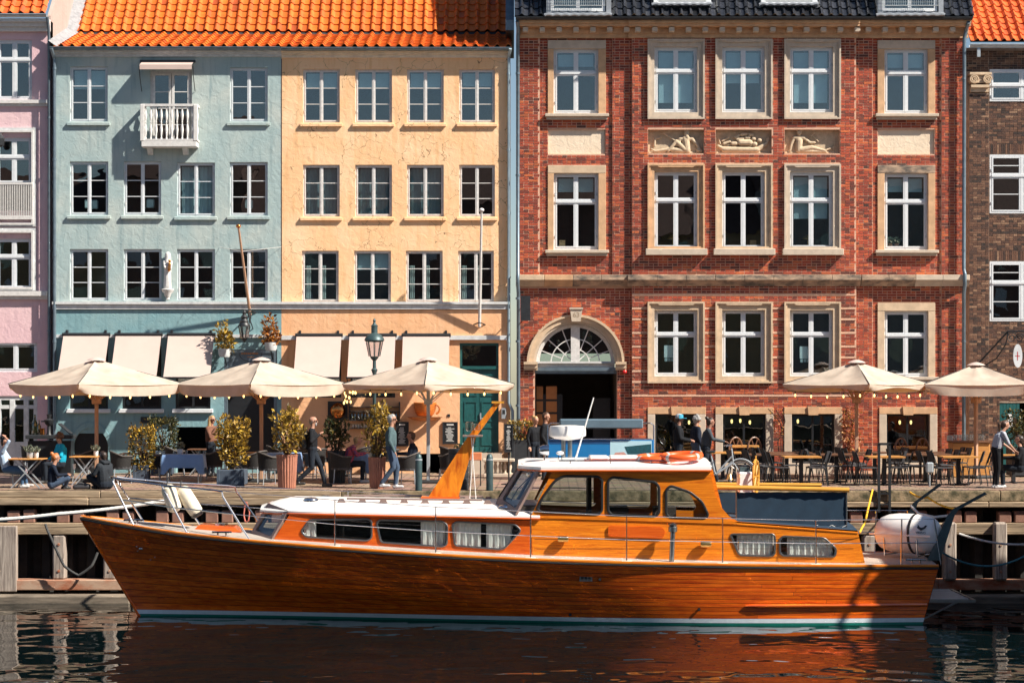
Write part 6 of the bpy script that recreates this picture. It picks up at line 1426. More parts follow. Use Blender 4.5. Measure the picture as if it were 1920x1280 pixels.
for i in range(12):
    o = link('tumbler', glm, None); o.location = (X(1790+i*5,-2.5), -2.6+.1*(i % 2), Z(826,-2.5)); o.scale = (1.3,1.3,1.6); tag(o, 'drinking glass standing on the orange counter', 'glass', 'glasses on the counter')
MB().cbox(X(1776,-1.5), X(1786,-1.5), -1.6, -1.4, Z(828,-1.5), Z(816,-1.5), .02).build('heater_box', 'zinc_light', sb_)
# wicker armchairs
def make_wicker():
    t = thing('wicker_armchair', '', 'armchair')
    MB().lathe([(.02,.36),(.27,.36),(.28,.40),(.27,.44),(.02,.45)], n=16).build('seat', 'seat_pad', t, world=False)
    g = []
    for z, r in ((.38,.27),(.55,.29),(.70,.31)): g.append([(r*math.cos(q), r*math.sin(q), z+(.13*max(0,-math.cos(q)) if z > .6 else 0)) for q in np.linspace(.7, 2*PI-.7, 22)])
    MB().sheet(g).build('shell', 'wicker', t, smooth=2, world=False)
    MB().tube([(.315*math.cos(q), .315*math.sin(q), .71+.13*max(0,-math.cos(q))) for q in np.linspace(.65, 2*PI-.65, 22)], .02, 6).build('rim', 'wicker_grey', t, smooth=1, world=False)
    for x, y in ((.2,.2),(.2,-.2),(-.2,.2),(-.2,-.2)): MB().tube([(x*1.15,y*1.15,0),(x,y,.38)], .014, 6).build('leg', 'zinc_light', t, world=False)
    return t
wk0 = make_wicker(); first = True
for i, (px, py, rz, lab) in enumerate(((8,913,.2,'under the woman in blue dress'),(158,902,2.9,'behind the seated man in hoodie'),(228,905,.3,'before the clipped golden hedge'),(284,903,.1,'left of the blue clothed table'),(398,900,3.0,'right of the blue clothed table'),(478,904,2.7,'beside the big potted shrub'),(505,908,.4,'between potted shrub and copper planter'),(640,906,.2,'under the person in plaid shirt'),(765,908,3.0,'under the man in black by the bollard'),(845,905,2.4,'behind the bollard near the mast'),(590,898,2.6,'behind the walking bald man'))):
    Y = GY(py); l = 'dark wicker armchair '+lab
    if first: wk0.location = (X(px,Y), Y, 0); wk0.rotation_euler = (0,0,rz); tag(wk0, l, 'armchair', 'wicker armchairs on the cafe terrace'); first = False
    else: dup(wk0, (X(px,Y), Y, 0), rz, l)
def bistro(px, py, w, label, mat='table_wood', ht=.74):
    Y = GY(py); t = thing('bistro_table', label, 'table', (X(px,Y), Y, 0), 0, 'small cafe tables')
    MB().cbox(-w/2,w/2,-.35,.35,ht-.03,ht,.008).build('top', mat, t, world=False)
    for y in (-.28,.28):
        MB().bar((-w*.42,y,0),(w*.36,y,ht-.03),.03,.03).build('leg', 'zinc_light', t, world=False); MB().bar((w*.42,y+.02,0),(-w*.36,y+.02,ht-.03),.03,.03).build('leg', 'zinc_light', t, world=False)
    return t
for i, (px, py, rz) in enumerate(((330,892,.2),(420,888,2.8),(520,890,.3),(560,887,2.9),(600,889,.4),(680,890,2.6),(730,888,.2),(120,886,2.8),(60,890,.3),(845,893,.4))):
    Y = GY(py); dup(wk0, (X(px,Y), Y, 0), rz, '%s dark wicker armchair from the left in the row close to the house fronts' % ordw[i])
bistro(380,889,.8,'dark small table between back row armchairs before the blue entrance','dark_table'); bistro(578,888,.8,'dark small table behind the walking bald man','dark_table'); bistro(705,889,.8,'dark small table behind the lamp post','dark_table'); bistro(88,888,.8,'dark small table before the serving desk','dark_table')
bistro(52,914,.85,'folding wooden table with crossed steel legs at the far left'); bistro(160,908,.7,'small wooden table behind the man in hoodie'); bistro(445,898,1.0,'small table behind the big potted shrub'); bistro(255,900,.8,'small dark table behind the golden hedge', 'dark_table')
# blue clothed tables
def clothed(px, py, w, label):
    Y = GY(py); t = thing('clothed_table', label, 'table', (X(px,Y), Y, 0), .05, 'tables under blue cloths')
    MB().cbox(-w/2,w/2,-.38,.38,.70,.735,.005).build('top', 'dark_table', t, world=False)
    for x in (-w*.4,w*.4):
        for y in (-.3,.3): MB().tube([(x,y,0),(x,y,.7)], .018, 6).build('leg', 'zinc_light', t, world=False)
    c = MB(); n = 40; rows = []
    per = [(-1,-1),(1,-1),(1,1),(-1,1)]
    def pt(s, f):
        s = s % 4; i = int(s); u = s-i; a, b = per[i], per[(i+1) % 4]; return ((a[0]*(1-u)+b[0]*u)*(w/2+.012)*f, (a[1]*(1-u)+b[1]*u)*(.38+.012)*f)
    for f, z, k in ((.0,.745,0),(.6,.745,0),(1,.742,0),(1.03,.66,.5),(1.06,.52,1),(1.08,.40,1.2)):
        row = []
        for i in range(n+1):
            s = 4*i/n; x, y = pt(s, f); cor = abs((s % 1)-.0) < .13 or abs((s % 1)-1) < .13; fo = .02*k*math.sin(i*2.1)
            row.append((x*(1+fo/(w/2)), y*(1+fo/.38), z-(.14*k if cor and k > .6 else 0)))
        rows.append(row)
    c.sheet(rows); c.build('tablecloth', 'blue_cloth', t, smooth=2, world=False); return t, Y
ct = [clothed(345,904,1.02,'table under a pale blue cloth by the bow of the yacht'), clothed(530,900,.95,'blue clothed table hidden behind the copper planter'), clothed(672,902,.5,'narrow blue clothed table beside the person in plaid')]
def pot(px, Y, z, r, h, label, mat='zinc_light', leaf='leaf_grey', n=120, fr=None):
    t = thing('potted_herb', label, 'potted plant', (X(px,Y), Y, z)); fr = fr or r*1.5
    MB().lathe([(r*.75,0),(r,h*.2),(r,h),(r*.85,h),(r*.8,h*.8),(.01,h*.8)], n=12).build('pot', mat, t, smooth=1, world=False)
    leaves([((0,0,h+fr*.5),(fr,fr,fr*.8))], n, .07, leaf, t, world=False, up=1.2); return t
pot(56,GY(914),.74,.08,.15,'zinc pot of grey herbs on the folding table'); pot(68,GY(913)+.1,.74,.06,.14,'small cream pot of grey herbs beside the zinc pot', 'old_white'); pot(180,GY(908),.74,.06,.14,'white pot of herbs before the man in hoodie', 'white_paint'); pot(338,ct[0][1],.745,.08,.14,'white pot of dry herbs on the blue cloth', 'white_paint', 'leaf_grey', 160)
for i, px in enumerate((329,351,375,385)):
    o = link('tumbler', glm, None); o.location = (X(px,ct[0][1]), ct[0][1]-.15, .745); tag(o, 'drinking glass on the pale blue tablecloth', 'glass', 'glasses on the blue cloth')
# ---------------------------------------------------------------- planters and shrubs
def shrub(label, px, pyb, w, h, zb, leaf, n, size, planter=None, ph=.6, pr=.25, seed=3, kind='potted shrub', box=None, dep=None, pmat='copper_planter', Yx=None):
    Y = GY(pyb) if Yx is None else Yx; t = thing('hedge_planter' if box else 'potted_shrub', label, kind, (X(px,Y), Y, 0), 0, 'potted shrubs on the terraces'); rw = w/2; d = dep or rw; rg = random.Random(seed)
    if box: vols = [((0,0,zb+h/2),(rw,d,h/2))]
    else:
        vols = [((0,0,zb+h*.45),(rw*.75,d*.75,h*.42))]+[((rg.uniform(-.6,.6)*rw, rg.uniform(-.6,.6)*d, zb+h*rg.uniform(.15,.92)),(rw*rg.uniform(.28,.5),d*.4,h*rg.uniform(.13,.24))) for _ in range(9)]
    leaves(vols, n, size, leaf, t, 'foliage', False, .5, seed, box)
    stems(t, (0,0,max(0,zb-.1)), [(rg.uniform(-.7,.7)*rw, rg.uniform(-.7,.7)*d, zb+h*rg.uniform(.5,.95)) for _ in range(16)], .016, 'twig', world=False)
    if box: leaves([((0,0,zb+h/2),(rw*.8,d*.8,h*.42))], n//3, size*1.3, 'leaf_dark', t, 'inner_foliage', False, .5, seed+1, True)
    if planter == 'ribbed':
        pts = []; nr = 22; mb = MB(); prof = []
        for k in range(nr*4): q = 2*PI*k/(nr*4); rr = 1+(.05 if k % 4 < 2 else -.02); prof.append((rr*math.cos(q), rr*math.sin(q)))
        mb.sheet([[(x*pr*s, y*pr*s, z) for x, y in prof+prof[:1]] for z, s in ((0,.80),(.03,.84),(ph-.05,1.0),(ph,1.05))]); mb.lathe([(pr*1.06,ph-.03),(pr*1.06,ph),(pr*.9,ph),(pr*.9,ph-.06),(.01,ph-.06)], n=24); mb.build('planter', pmat, t, world=False)
    if planter == 'box':
        mb = MB(); mb.cbox(-pr,pr,-d*.9,d*.9,0.03,ph,.015); mb.build('planter', pmat, t, world=False)
        for x in (-pr,pr-.06): MB().cbox(x-.01,x+.07,-d*.9-.012,-d*.9+.05,0,ph+.01,.006).build('corner_post', pmat, t, world=False)
    if planter == 'stack':
        for k in range(7): MB().lathe([(pr*.97,k*ph/7),(pr,k*ph/7+.015),(pr,(k+1)*ph/7-.02),(pr*.96,(k+1)*ph/7-.012)], n=24).build('hoop', 'charcoal', t, smooth=1, world=False)
        MB().lathe([(pr*.95,0),(pr*.95,ph-.01),(.01,ph-.01)], n=20).build('core', 'charcoal', t, world=False)
    return t
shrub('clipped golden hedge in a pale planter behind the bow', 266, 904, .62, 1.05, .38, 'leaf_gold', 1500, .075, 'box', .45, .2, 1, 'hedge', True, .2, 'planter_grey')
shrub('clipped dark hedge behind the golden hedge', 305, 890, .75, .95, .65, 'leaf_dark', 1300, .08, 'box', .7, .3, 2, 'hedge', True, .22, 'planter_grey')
shrub('large golden leaved shrub in a grey box planter before the blue entrance', 436, 910, .92, 1.38, .42, 'leaf_gold', 1500, .125, 'box', .42, .34, 3, pmat='planter_grey')
shrub('dark climbing shrub behind the large golden shrub', 462, 880, 1.0, 1.5, .4, 'leaf_dark', 900, .12, 'box', .4, .3, 4, pmat='charcoal')
shrub('golden shrub in a ribbed copper planter by the walking bald man', 538, 915, .98, 1.15, .80, 'leaf_gold', 1000, .125, 'ribbed', .84, .25, 5)
shrub('golden shrub in a ribbed copper planter by the grey haired man', 707, 915, .9, 1.35, .72, 'leaf_gold', 850, .12, 'ribbed', .78, .21, 6)
shrub('dark green shrub in a ribbed dark planter behind the bald man', 632, 905, .8, .85, .85, 'leaf_dark', 700, .12, 'ribbed', .85, .24, 7, pmat='charcoal')
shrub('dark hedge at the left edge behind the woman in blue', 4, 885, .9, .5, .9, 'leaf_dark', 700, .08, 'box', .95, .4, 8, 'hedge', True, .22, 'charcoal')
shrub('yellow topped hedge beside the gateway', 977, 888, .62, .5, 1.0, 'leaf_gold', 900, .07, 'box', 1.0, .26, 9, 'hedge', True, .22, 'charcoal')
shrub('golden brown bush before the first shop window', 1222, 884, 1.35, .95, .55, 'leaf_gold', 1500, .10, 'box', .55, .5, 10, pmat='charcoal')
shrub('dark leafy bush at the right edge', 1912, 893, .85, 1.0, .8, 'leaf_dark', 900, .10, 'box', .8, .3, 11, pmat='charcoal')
shrub('small clipped herb in a dark hooped barrel behind the mast', 860, 917, .3, .12, 1.0, 'leaf_dark', 60, .06, 'stack', 1.02, .255, 12, 'barrel planter')
# hanging planters by the entrance
for px, py, lab, lf in ((421,668,'wall planter with golden shrub left of the oval sign','leaf_gold'),(508,656,'wall planter with rust red shrub right of the oval sign','leaf_rust')):
    c = P(px, py, -.45); t = thing('wall_planter', lab, 'wall planter', c)
    MB().lathe([(.14,-.02),(.17,.05),(.19,.22),(.16,.22),(.15,.18),(.01,.18)], n=14).build('pot', 'trim_grey', t, smooth=1, world=False)
    MB().tube([(0,.42,-.25),(0,.1,-.08),(0,0,-.02)], .02, 6).build('bracket', 'black_iron', t, world=False)
    leaves([((0,0,.45),(.26,.24,.3)),((-.06,0,.75),(.2,.18,.2)),((.12,0,.35),(.18,.2,.2)),((0,0,.95),(.07,.07,.14))], 480, .12, lf, t, 'foliage', False, .5, px)
# climber on the brick pier
iv = thing('climbing_vine', 'rust coloured climbing vine on the brick pier between shop windows', 'vine', P(1592,890,-.5))
leaves([(P(1588,800,-.45),(.2,.12,.55)),(P(1598,775,-.45),(.26,.1,.22)),(P(1603,830,-.45),(.18,.12,.5)),(P(1590,855,-.45),(.2,.1,.3))], 700, .085, 'leaf_ivy', iv, 'foliage', True, -.2, 5)
MB().tube([P(1592,890,-.4), P(1588,840,-.42), P(1600,790,-.42), P(1578,768,-.42)], .018, 5).build('stem', 'soil', iv)
iv = thing('dry_climber', 'dry bare climber with few leaves beside the second shop window', 'vine', P(1462,890,-.5))
leaves([(P(1460,800,-.4),(.16,.08,.35)),(P(1457,775,-.4),(.22,.08,.15))], 150, .07, 'leaf_ivy', iv, 'foliage', True, -.2, 6)
for q in range(3): MB().tube([P(1468,890,-.38), P(1470-q*6,830,-.4), P(1462+q*5,790,-.4), P(1440+q*14,766,-.42)], .014, 5).build('stem', 'soil', iv)
# ---------------------------------------------------------------- street furniture
lp = thing('street_lamp', 'green iron street lamp with tapered glass lantern before the yellow house', 'street lamp', (X(701,-4), -4, 0)); lY = -4; lx = X(702,lY)
pm('lamp_green', (.05,.085,.09), .45, m=.3, var=.2, sc=8)
MB().lathe([(.13,0),(.13,.12),(.1,.2),(.09,.6),(.06,.75),(.05,1.6),(.045,Z(712,lY)),(.07,Z(708,lY)),(.04,Z(703,lY)),(.09,Z(693,lY)),(.05,Z(690,lY)),(.045,Z(676,lY)),(.11,Z(671,lY)),(.12,Z(668,lY))], (lx,lY,0), 12).build('post', 'lamp_green', lp, smooth=1)
MB().lathe([(L(10,lY),Z(668,lY)),(L(15.5,lY),Z(642,lY))], (lx,lY,0), 8).build('glass', 'lamp_glass', lp)
for k in range(8): q = 2*PI*k/8; MB().tube([(lx+L(10.2,lY)*math.cos(q),lY+L(10.2,lY)*math.sin(q),Z(668,lY)),(lx+L(15.7,lY)*math.cos(q),lY+L(15.7,lY)*math.sin(q),Z(641,lY))], .012, 5).build('glazing_bar', 'lamp_green', lp)
MB().lathe([(L(16,lY),Z(641,lY)),(L(19,lY),Z(638,lY)),(L(18,lY),Z(634,lY)),(L(13,lY),Z(628,lY)),(L(6,lY),Z(624,lY)),(L(6,lY),Z(612,lY)),(L(7,lY),Z(611,lY)),(L(3,lY),Z(607,lY)),(L(2,lY),Z(604,lY)),(L(3,lY),Z(601,lY)),(L(1,lY),Z(597,lY))], (lx,lY,0), 16).build('roof', 'lamp_green', lp, smooth=1)
def bollard(px, py, lab):
    Y = GY(py); t = thing('bollard', lab, 'bollard', (X(px,Y), Y, 0), 0, 'green bollards along the quay'); r = .085
    MB().lathe([(r,0),(r,.76),(r*.95,.80),(r*.75,.86),(r*.4,.895),(.01,.9)], n=18).build('shaft', 'lamp_green', t, smooth=1, world=False)
    MB().lathe([(r+.003,.735),(r+.004,.74),(r+.004,.765),(r+.003,.77)], n=18).build('reflector', 'zinc_light', t, smooth=1, world=False)
bollard(785,919,'green bollard left of the third parasol pole'); bollard(918,919,'green bollard right of the raked mast')
# lantern and flagpole on the blue house, flagpole on the yellow house
ln = thing('wall_lantern', 'black ornate lantern on scrolled bracket above the blue entrance', 'lantern', P(458,640,-1.1)); c = P(458,622,-1.1)
MB().lathe([(.08,-.2),(.13,-.16),(.16,.16),(.14,.17)], c, 6).build('glass', 'lamp_glass', ln)
for k in range(6): q = 2*PI*k/6; MB().tube([(c.x+.085*math.cos(q),c.y+.085*math.sin(q),c.z-.2),(c.x+.165*math.cos(q),c.y+.165*math.sin(q),c.z+.16)], .016, 5).build('bar', 'black_iron', ln)
MB().lathe([(.17,.16),(.17,.2),(.12,.27),(.13,.3),(.08,.38),(.11,.42),(.05,.5),(.06,.56),(.02,.62)], c, 12).build('crown', 'black_iron', ln, smooth=1); MB().lathe([(.02,-.3),(.05,-.25),(.1,-.2)], c, 8).build('finial', 'black_iron', ln, smooth=1)
mb = MB(); mb.tube([(c.x+.12,0,c.z+.62),(c.x+.1,-.6,c.z+.66),(c.x,-1.1,c.z+.62)], .022, 6); mb.tube([(c.x+.1,-.6+.35*r*math.cos(q),c.z+.4+.35*r*math.sin(q)) for q, r in zip(np.linspace(0,3.5*PI,26), np.linspace(.6,.1,26))], .014, 5); mb.tube([(c.x+.12,0,c.z+.1),(c.x+.1,-.4,c.z+.3),(c.x+.06,-.9,c.z+.6)], .016, 6); mb.build('bracket', 'black_iron', ln)
for nm, a, b, ya, yb, lab, mt in ((0,(469,590),(447,424),-.1,-1.5,'tall thin flagpole leaning out above the blue entrance','pole_wood'),(1,(899,612),(903,394),-.1,-1.2,'tall thin white flagpole leaning out from the yellow house','old_white')):
    p, q = P(*a,ya), P(*b,yb); t = thing('flagpole', lab, 'flagpole', p); MB().tube([p, q], [.045,.03], 8).build('pole', mt, t, smooth=1); MB().ell(q, (.075,.075,.06)).build('knob', 'copper' if nm == 0 else 'old_white', t, smooth=2)
    MB().tube([p+Vector((-.18,.08,.05)), p+Vector((0,-.08,.12)), p+Vector((.18,.08,.05))], .02, 5).build('holder', 'black_iron', t)
    if nm == 0:
        for dx in (-.9,.9): MB().tube([p.lerp(q,.72), (p.x+dx, -.01, q.z-.5)], .006, 4).build('stay', 'rope_white', t)
# blue ticket stand
ts_ = thing('ticket_board', 'blue board with a harbour picture in a steel frame on the quay', 'board', (X(1128,-9.3), -9.3, 0)); bY = -9.3
pm('print_blue', (.01,.16,.40), .4, var=.04); pm('print_blue_shaded', (.01,.06,.17), .4); pm('print_sky', (.42,.62,.70), .4, var=.05); pm('print_teal', (.01,.07,.09), .5, var=.3, sc=20); pm('print_pink', (.55,.28,.24), .5, var=.3, sc=20); pm('frame_blue', (.10,.15,.19), .4, var=.1)
MB().cbox(X(1028,bY), X(1226,bY), bY, bY+.06, .5, Z(824,bY), .008).build('panel', 'print_blue', ts_)
cube('picture', X(1144,bY), X(1222,bY), bY-.004, bY-.001, .62, Z(826,bY), 'print_sky', ts_); cube('shade_strip', X(1030,bY), X(1144,bY), bY-.004, bY-.001, Z(832,bY), Z(825.5,bY), 'print_blue_shaded', ts_)  # shade along the top of the board, painted as a darker strip
MB().prism([(X(1171,bY), Z(837,bY)), (X(1221,bY), Z(832,bY)), (X(1221,bY), Z(851,bY)), (X(1177,bY), Z(851,bY))], bY-.008, bY-.005).build('picture_building', 'print_teal', ts_)
MB().prism([(X(1150,bY), Z(853,bY)), (X(1154,bY), Z(848,bY)), (X(1170,bY), Z(847,bY)), (X(1176,bY), Z(853,bY))], bY-.008, bY-.005).build('picture_boat', 'print_pink', ts_)
for px in (1028, 1226): MB().tube([(X(px,bY), bY+.03, 0), (X(px,bY), bY+.03, Z(797,bY)), (X(px+(6 if px < 1100 else -6),bY), bY+.03, Z(793,bY))], .02, 8).build('frame_post', 'steel', ts_, smooth=1)
for py in (793, 823): MB().tube([(X(1032,bY), bY+.03, Z(py,bY)), (X(1222,bY), bY+.03, Z(py,bY))], .016, 6).build('crossbar', 'steel', ts_)
MB().cbox(X(1049,bY), X(1205,bY), bY-.18, bY+.1, Z(803,bY), Z(785,bY), .03).build('roller_box', 'frame_blue', ts_)
# tall menu stand, orange topped stool, white balustrade bench, iron ladder frame, service desk
ms_ = menu(947,796,961,846,-7.0,'tall narrow black menu stand beside the gateway hedge'); MB().tube([(X(954,-6.97),-6.97,0),(X(954,-6.97),-6.97,Z(848,-6.97))], .02, 6).build('post', 'black_iron', ms_); MB().lathe([(.2,0),(.2,.02),(.03,.04)], (X(954,-6.97),-6.97,0), 14).build('foot', 'black_iron', ms_)
st_o = thing('crate_stool', 'orange crate on a thin black stand behind the mast', 'stand', (X(890,-7.6), -7.6, 0)); MB().cbox(X(879,-7.6), X(903,-7.6), -7.8, -7.4, Z(862,-7.6), Z(848,-7.6), .01).build('crate', 'orange_crate', st_o) if pm('orange_crate', (.55,.17,.07), .7, var=.2, sc=8) else 0
for px in (881, 901):
    for y in (-7.75,-7.45): MB().tube([(X(px,-7.6),y,0),(X(px,-7.6),y,Z(862,-7.6))], .014, 5).build('leg', 'black_iron', st_o)
bn = thing('balustrade_bench', 'low pale bench on turned legs below the green door', 'bench', (X(930,-3), -3, 0))
MB().cbox(X(905,-3), X(965,-3), -3.25, -2.75, .45, .53, .015).build('seat', 'stone_grey', bn); MB().cbox(X(907,-3), X(963,-3), -3.2, -2.8, .02, .12, .01).build('rail', 'stone_grey', bn)
for px in range(911, 962, 9): MB().lathe([(.05,.12),(.03,.18),(.06,.3),(.03,.4),(.05,.45)], (X(px,-3),-3.0,0), 8).build('baluster', 'stone_grey', bn, smooth=1)
lf_ = thing('ladder_frame', 'black iron ladder frame standing at the quay edge', 'ladder', (X(1658,QE-.05), QE-.05, 0)); mb = MB(); Yl = QE-.06
for px, yo in ((1648,0),(1668,0)): MB().bar((X(px,Yl),Yl,Z(960,Yl)), (X(px,Yl),Yl,Z(832,Yl)), .06).build('rail', 'black_iron', lf_)
MB().bar((X(1646,Yl),Yl,Z(832,Yl)), (X(1670,Yl),Yl,Z(832,Yl)), .06).build('top_bar', 'black_iron', lf_)
for py in (925,945): MB().bar((X(1648,Yl),Yl-.01,Z(py,Yl)), (X(1668,Yl),Yl-.01,Z(py,Yl)), .03).build('rung', 'black_iron', lf_)
pp_ = thing('power_post', 'small grey power post at the quay edge by the terrace chairs', 'power post', (X(1743,GY(912)), GY(912), 0)); MB().tube([(0,0,0),(0,0,.35)], .02, 8).build('stem', 'zinc_light', pp_, world=False); MB().cbox(-.09,.09,-.07,.07,.35,.62,.03).build('box', 'zinc_light', pp_, world=False)
dsk = thing('service_desk', 'dark serving desk with bottles before the blue house corner', 'desk', (X(96,-2.5), -2.5, 0))
MB().cbox(X(52,-2.5), X(139,-2.5), -2.8, -2.2, Z(822,-2.5), Z(815,-2.5), .01).build('top', 'charcoal', dsk); MB().cbox(X(55,-2.5), X(136,-2.5), -2.7, -2.3, .0, Z(826,-2.5), .01).build('body', 'black_paint', dsk)
for k, (px, py, s, m, lab) in enumerate(((65,815,2.2,'bottle_glass','tall dark bottle on the serving desk'),(73,815,1.6,'bottle_glass','shorter bottle on the serving desk beside the tall one'))):
    o = link('bottle', btm, None); o.location = P(px,py,-2.5); o.scale = (s,s,s); tag(o, lab, 'bottle')
bx = thing('copper_box', 'small copper box on the serving desk', 'box', P(77,815,-2.45)); MB().cbox(-.1,.1,-.08,.08,0,.16,.02).build('body', 'copper', bx, world=False); MB().cbox(-.105,.105,-.085,.085,.16,.19,.01).build('lid', 'copper', bx, world=False)
gr_ = thing('desk_grinder', 'black grinder with hopper on the serving desk', 'grinder', P(92,815,-2.45)); MB().lathe([(.09,0),(.06,.05),(.05,.25),(.12,.32),(.14,.42),(.05,.46),(.07,.58)], n=10).build('body', 'black_iron', gr_, smooth=1, world=False); MB().box(-.22,-.04,-.02,.02,.36,.4).build('handle', 'black_iron', gr_, world=False)
lid = thing('open_case', 'slanted dark case standing open on the serving desk', 'case', P(125,815,-2.45)); MB().bar(P(112,794,-2.4), P(134,813,-2.4), .4, .03, (0,0,1)).build('panel', 'charcoal', lid)
wr_ = MB().box(X(265), X(330), -.12, -.045, Z(793), Z(781)); wr_ = wr_.build('wall_rack', 'black_iron', None); tag(wr_, 'black slatted rack fixed to the blue wall below the windows', 'rack')
# bicycle wheeled by the woman in grey
bk = thing('bicycle', 'pale grey step-through bicycle being pushed along the quay', 'bicycle', (X(1350,-8.4), -8.4, 0)); r = .34; xw = (-.52,.52)
for x in xw:
    w = MB().tube([(x+r*math.cos(q), 0, r+r*math.sin(q)) for q in np.linspace(0,2*PI,33)[:-1]], .02, 6, closed=True).build('tyre', 'rubber', bk, smooth=2, world=False)
    MB().tube([(x+(r-.025)*math.cos(q), 0, r+(r-.025)*math.sin(q)) for q in np.linspace(0,2*PI,33)[:-1]], .011, 5, closed=True).build('rim', 'steel', w, world=False)
    sp = MB(); [sp.tube([(x,0,r),(x+(r-.03)*math.cos(q),.0,r+(r-.03)*math.sin(q))], .002, 3) for q in np.linspace(0,2*PI,19)[:-1]]; tag(sp.build('spokes', 'steel', w, world=False), None, None, kind='stuff')
    MB().tube([(x+(r+.035)*math.cos(q), 0, r+(r+.035)*math.sin(q)) for q in np.linspace(.1,PI-.1,16)], .02, 5).build('mudguard', 'zinc_light', bk, world=False)
mb = MB()
for a, b, rr in (((-.52,0,r),(-.12,0,.32),.014),((-.12,0,.32),(.34,0,.62),.028),((-.12,0,.32),(-.24,0,.86),.02),((.34,0,.56),(.29,0,.98),.022),((.52,.03,r),(.36,0,.60),.014),((.52,-.03,r),(.36,0,.60),.014),((-.52,0,r),(-.2,0,.66),.012),((-.12,0,.32),(.3,0,.78),.02)): mb.tube([a,b], rr, 8)
mb.build('frame', 'zinc_light', bk, smooth=1, world=False); MB().cbox(-.36,-.12,-.09,.09,.86,.93,.03).build('saddle', 'rubber', bk, world=False)
MB().tube([(.12,.28,1.04),(.28,.22,1.08),(.29,0,1.0),(.28,-.22,1.08),(.12,-.28,1.04)], .013, 6).build('handlebar', 'steel', bk, world=False)
MB().tube([(-.12,-.1,.32),(-.12,.1,.32)], .02, 6).build('crank', 'dull_steel', bk, world=False); MB().bar((-.62,0,.74),(-.28,0,.74),.12,.02).build('carrier', 'black_iron', bk, world=False)

for px, lab in ((1669,'terracotta pot of lavender inside the right middle window, nearer the gateway'),(1681,'terracotta pot of lavender inside the right middle window, nearer the brown house')):
    c_ = P(px,466,.22); pot(px, .22, c_.z+.02, .07, .13, lab, 'terracotta', 'leaf_grey', 140, .13)
# ================================================================ PEOPLE, STATUE, RELIEFS
BL = []
def capsule(mb, a, b, r0, r1, n=10):
    a = Vector(a); b = Vector(b); d = b-a; ln = d.length; d = d/ln if ln > 1e-6 else Vector((0,0,1)); pts = []; rs = []
    for k in range(4): q = PI/2*(1-k/3.0); pts.append(a-d*r0*math.sin(q)); rs.append(max(1e-3, r0*math.cos(q)))
    for k in range(4): q = PI/2*(k/3.0); pts.append(b+d*r1*math.sin(q)); rs.append(max(1e-3, r1*math.cos(q)))
    mb.tube(pts, rs, n)
def blob(name, caps, mats, parent, vox=.011, world=False, flat=None):
    """caps: (p0,p1,r0,r1,material index) swept and fused into one continuous skin"""
    mb = MB()
    for c in caps: capsule(mb, *c[:4])
    if flat: mb.v = [flat(v) for v in mb.v]
    o = mb.build(name, mats, parent, smooth=2, world=world)
    m = o.modifiers.new('skin', 'REMESH'); m.mode = 'VOXEL'; m.voxel_size = vox
    s = o.modifiers.new('soft', 'SMOOTH'); s.factor = .5; s.iterations = 3
    BL.append((o, caps, flat)); return o
def finish_blobs():
    bpy.context.view_layer.update(); dg = bpy.context.evaluated_depsgraph_get(); new = []
    for o, caps, flat in BL: new.append(bpy.data.meshes.new_from_object(o.evaluated_get(dg)))
    for (o, caps, flat), me in zip(BL, new):
        mats = list(o.data.materials); o.modifiers.clear(); o.data = me; me.materials.clear(); [me.materials.append(m) for m in mats]
        n = len(me.polygons); me.polygons.foreach_set('use_smooth', [True]*n)
        if len(mats) > 1:
            cc = np.empty(n*3); me.polygons.foreach_get('center', cc); cc = cc.reshape(-1, 3); best = np.full(n, 1e9); mi = np.zeros(n, int)
            for c in caps:
                a = np.array(c[0]); d = np.array(c[1])-a; L2 = max(1e-9, d@d); t = np.clip(((cc-a)@d)/L2, 0, 1); r = c[2]+(c[3]-c[2])*t
                ds = np.linalg.norm(cc-(a+t[:,None]*d), axis=1)-r; k = ds < best; best[k] = ds[k]; mi[k] = c[4]
            me.polygons.foreach_set('material_index', mi.tolist())
pm('skin_a', (.40,.205,.135), .55, var=.06, sc=20); pm('skin_b', (.31,.15,.10), .55, var=.06, sc=20); pm('eye', (.02,.015,.012), .3); pm('lips', (.42,.14,.11), .5)
def cl(name, c, var=.15): pm(name, c, .85, var=var, sc=9, bump=.9, bsc=7, spec=.2, bdist=.03, st=(1,1,.6))
cl('jacket_black', (.010,.011,.014)); cl('jeans', (.05,.075,.12)); cl('jeans_dark', (.014,.019,.028)); cl('navy', (.010,.015,.028)); cl('turquoise', (.01,.30,.44)); cl('sweater_grey', (.07,.11,.12)); cl('brown_coat', (.16,.075,.05)); cl('grey_coat', (.05,.06,.07)); cl('apron', (.10,.10,.085)); cl('pale_dress', (.34,.44,.56), .3); cl('blue_skirt', (.05,.10,.18)); cl('hoodie', (.022,.026,.032))
pm('shoe_white', (.45,.45,.45), .5); pm('shoe_dark', (.02,.02,.02), .5); pm('hair_brown', (.07,.035,.02), .5, var=.4, sc=60, st=(1,1,.2)); pm('hair_blond', (.40,.25,.11), .5, var=.3, sc=60, st=(1,1,.2)); pm('hair_grey', (.27,.26,.25), .5, var=.2, sc=60, st=(1,1,.2)); pm('hair_red', (.42,.13,.03), .5, var=.3, sc=60, st=(1,1,.2)); pm('hair_dark', (.03,.018,.013), .5, var=.3, sc=60); pm('cap_blue', (.03,.28,.42), .7); pm('cap_grey', (.35,.38,.42), .8)
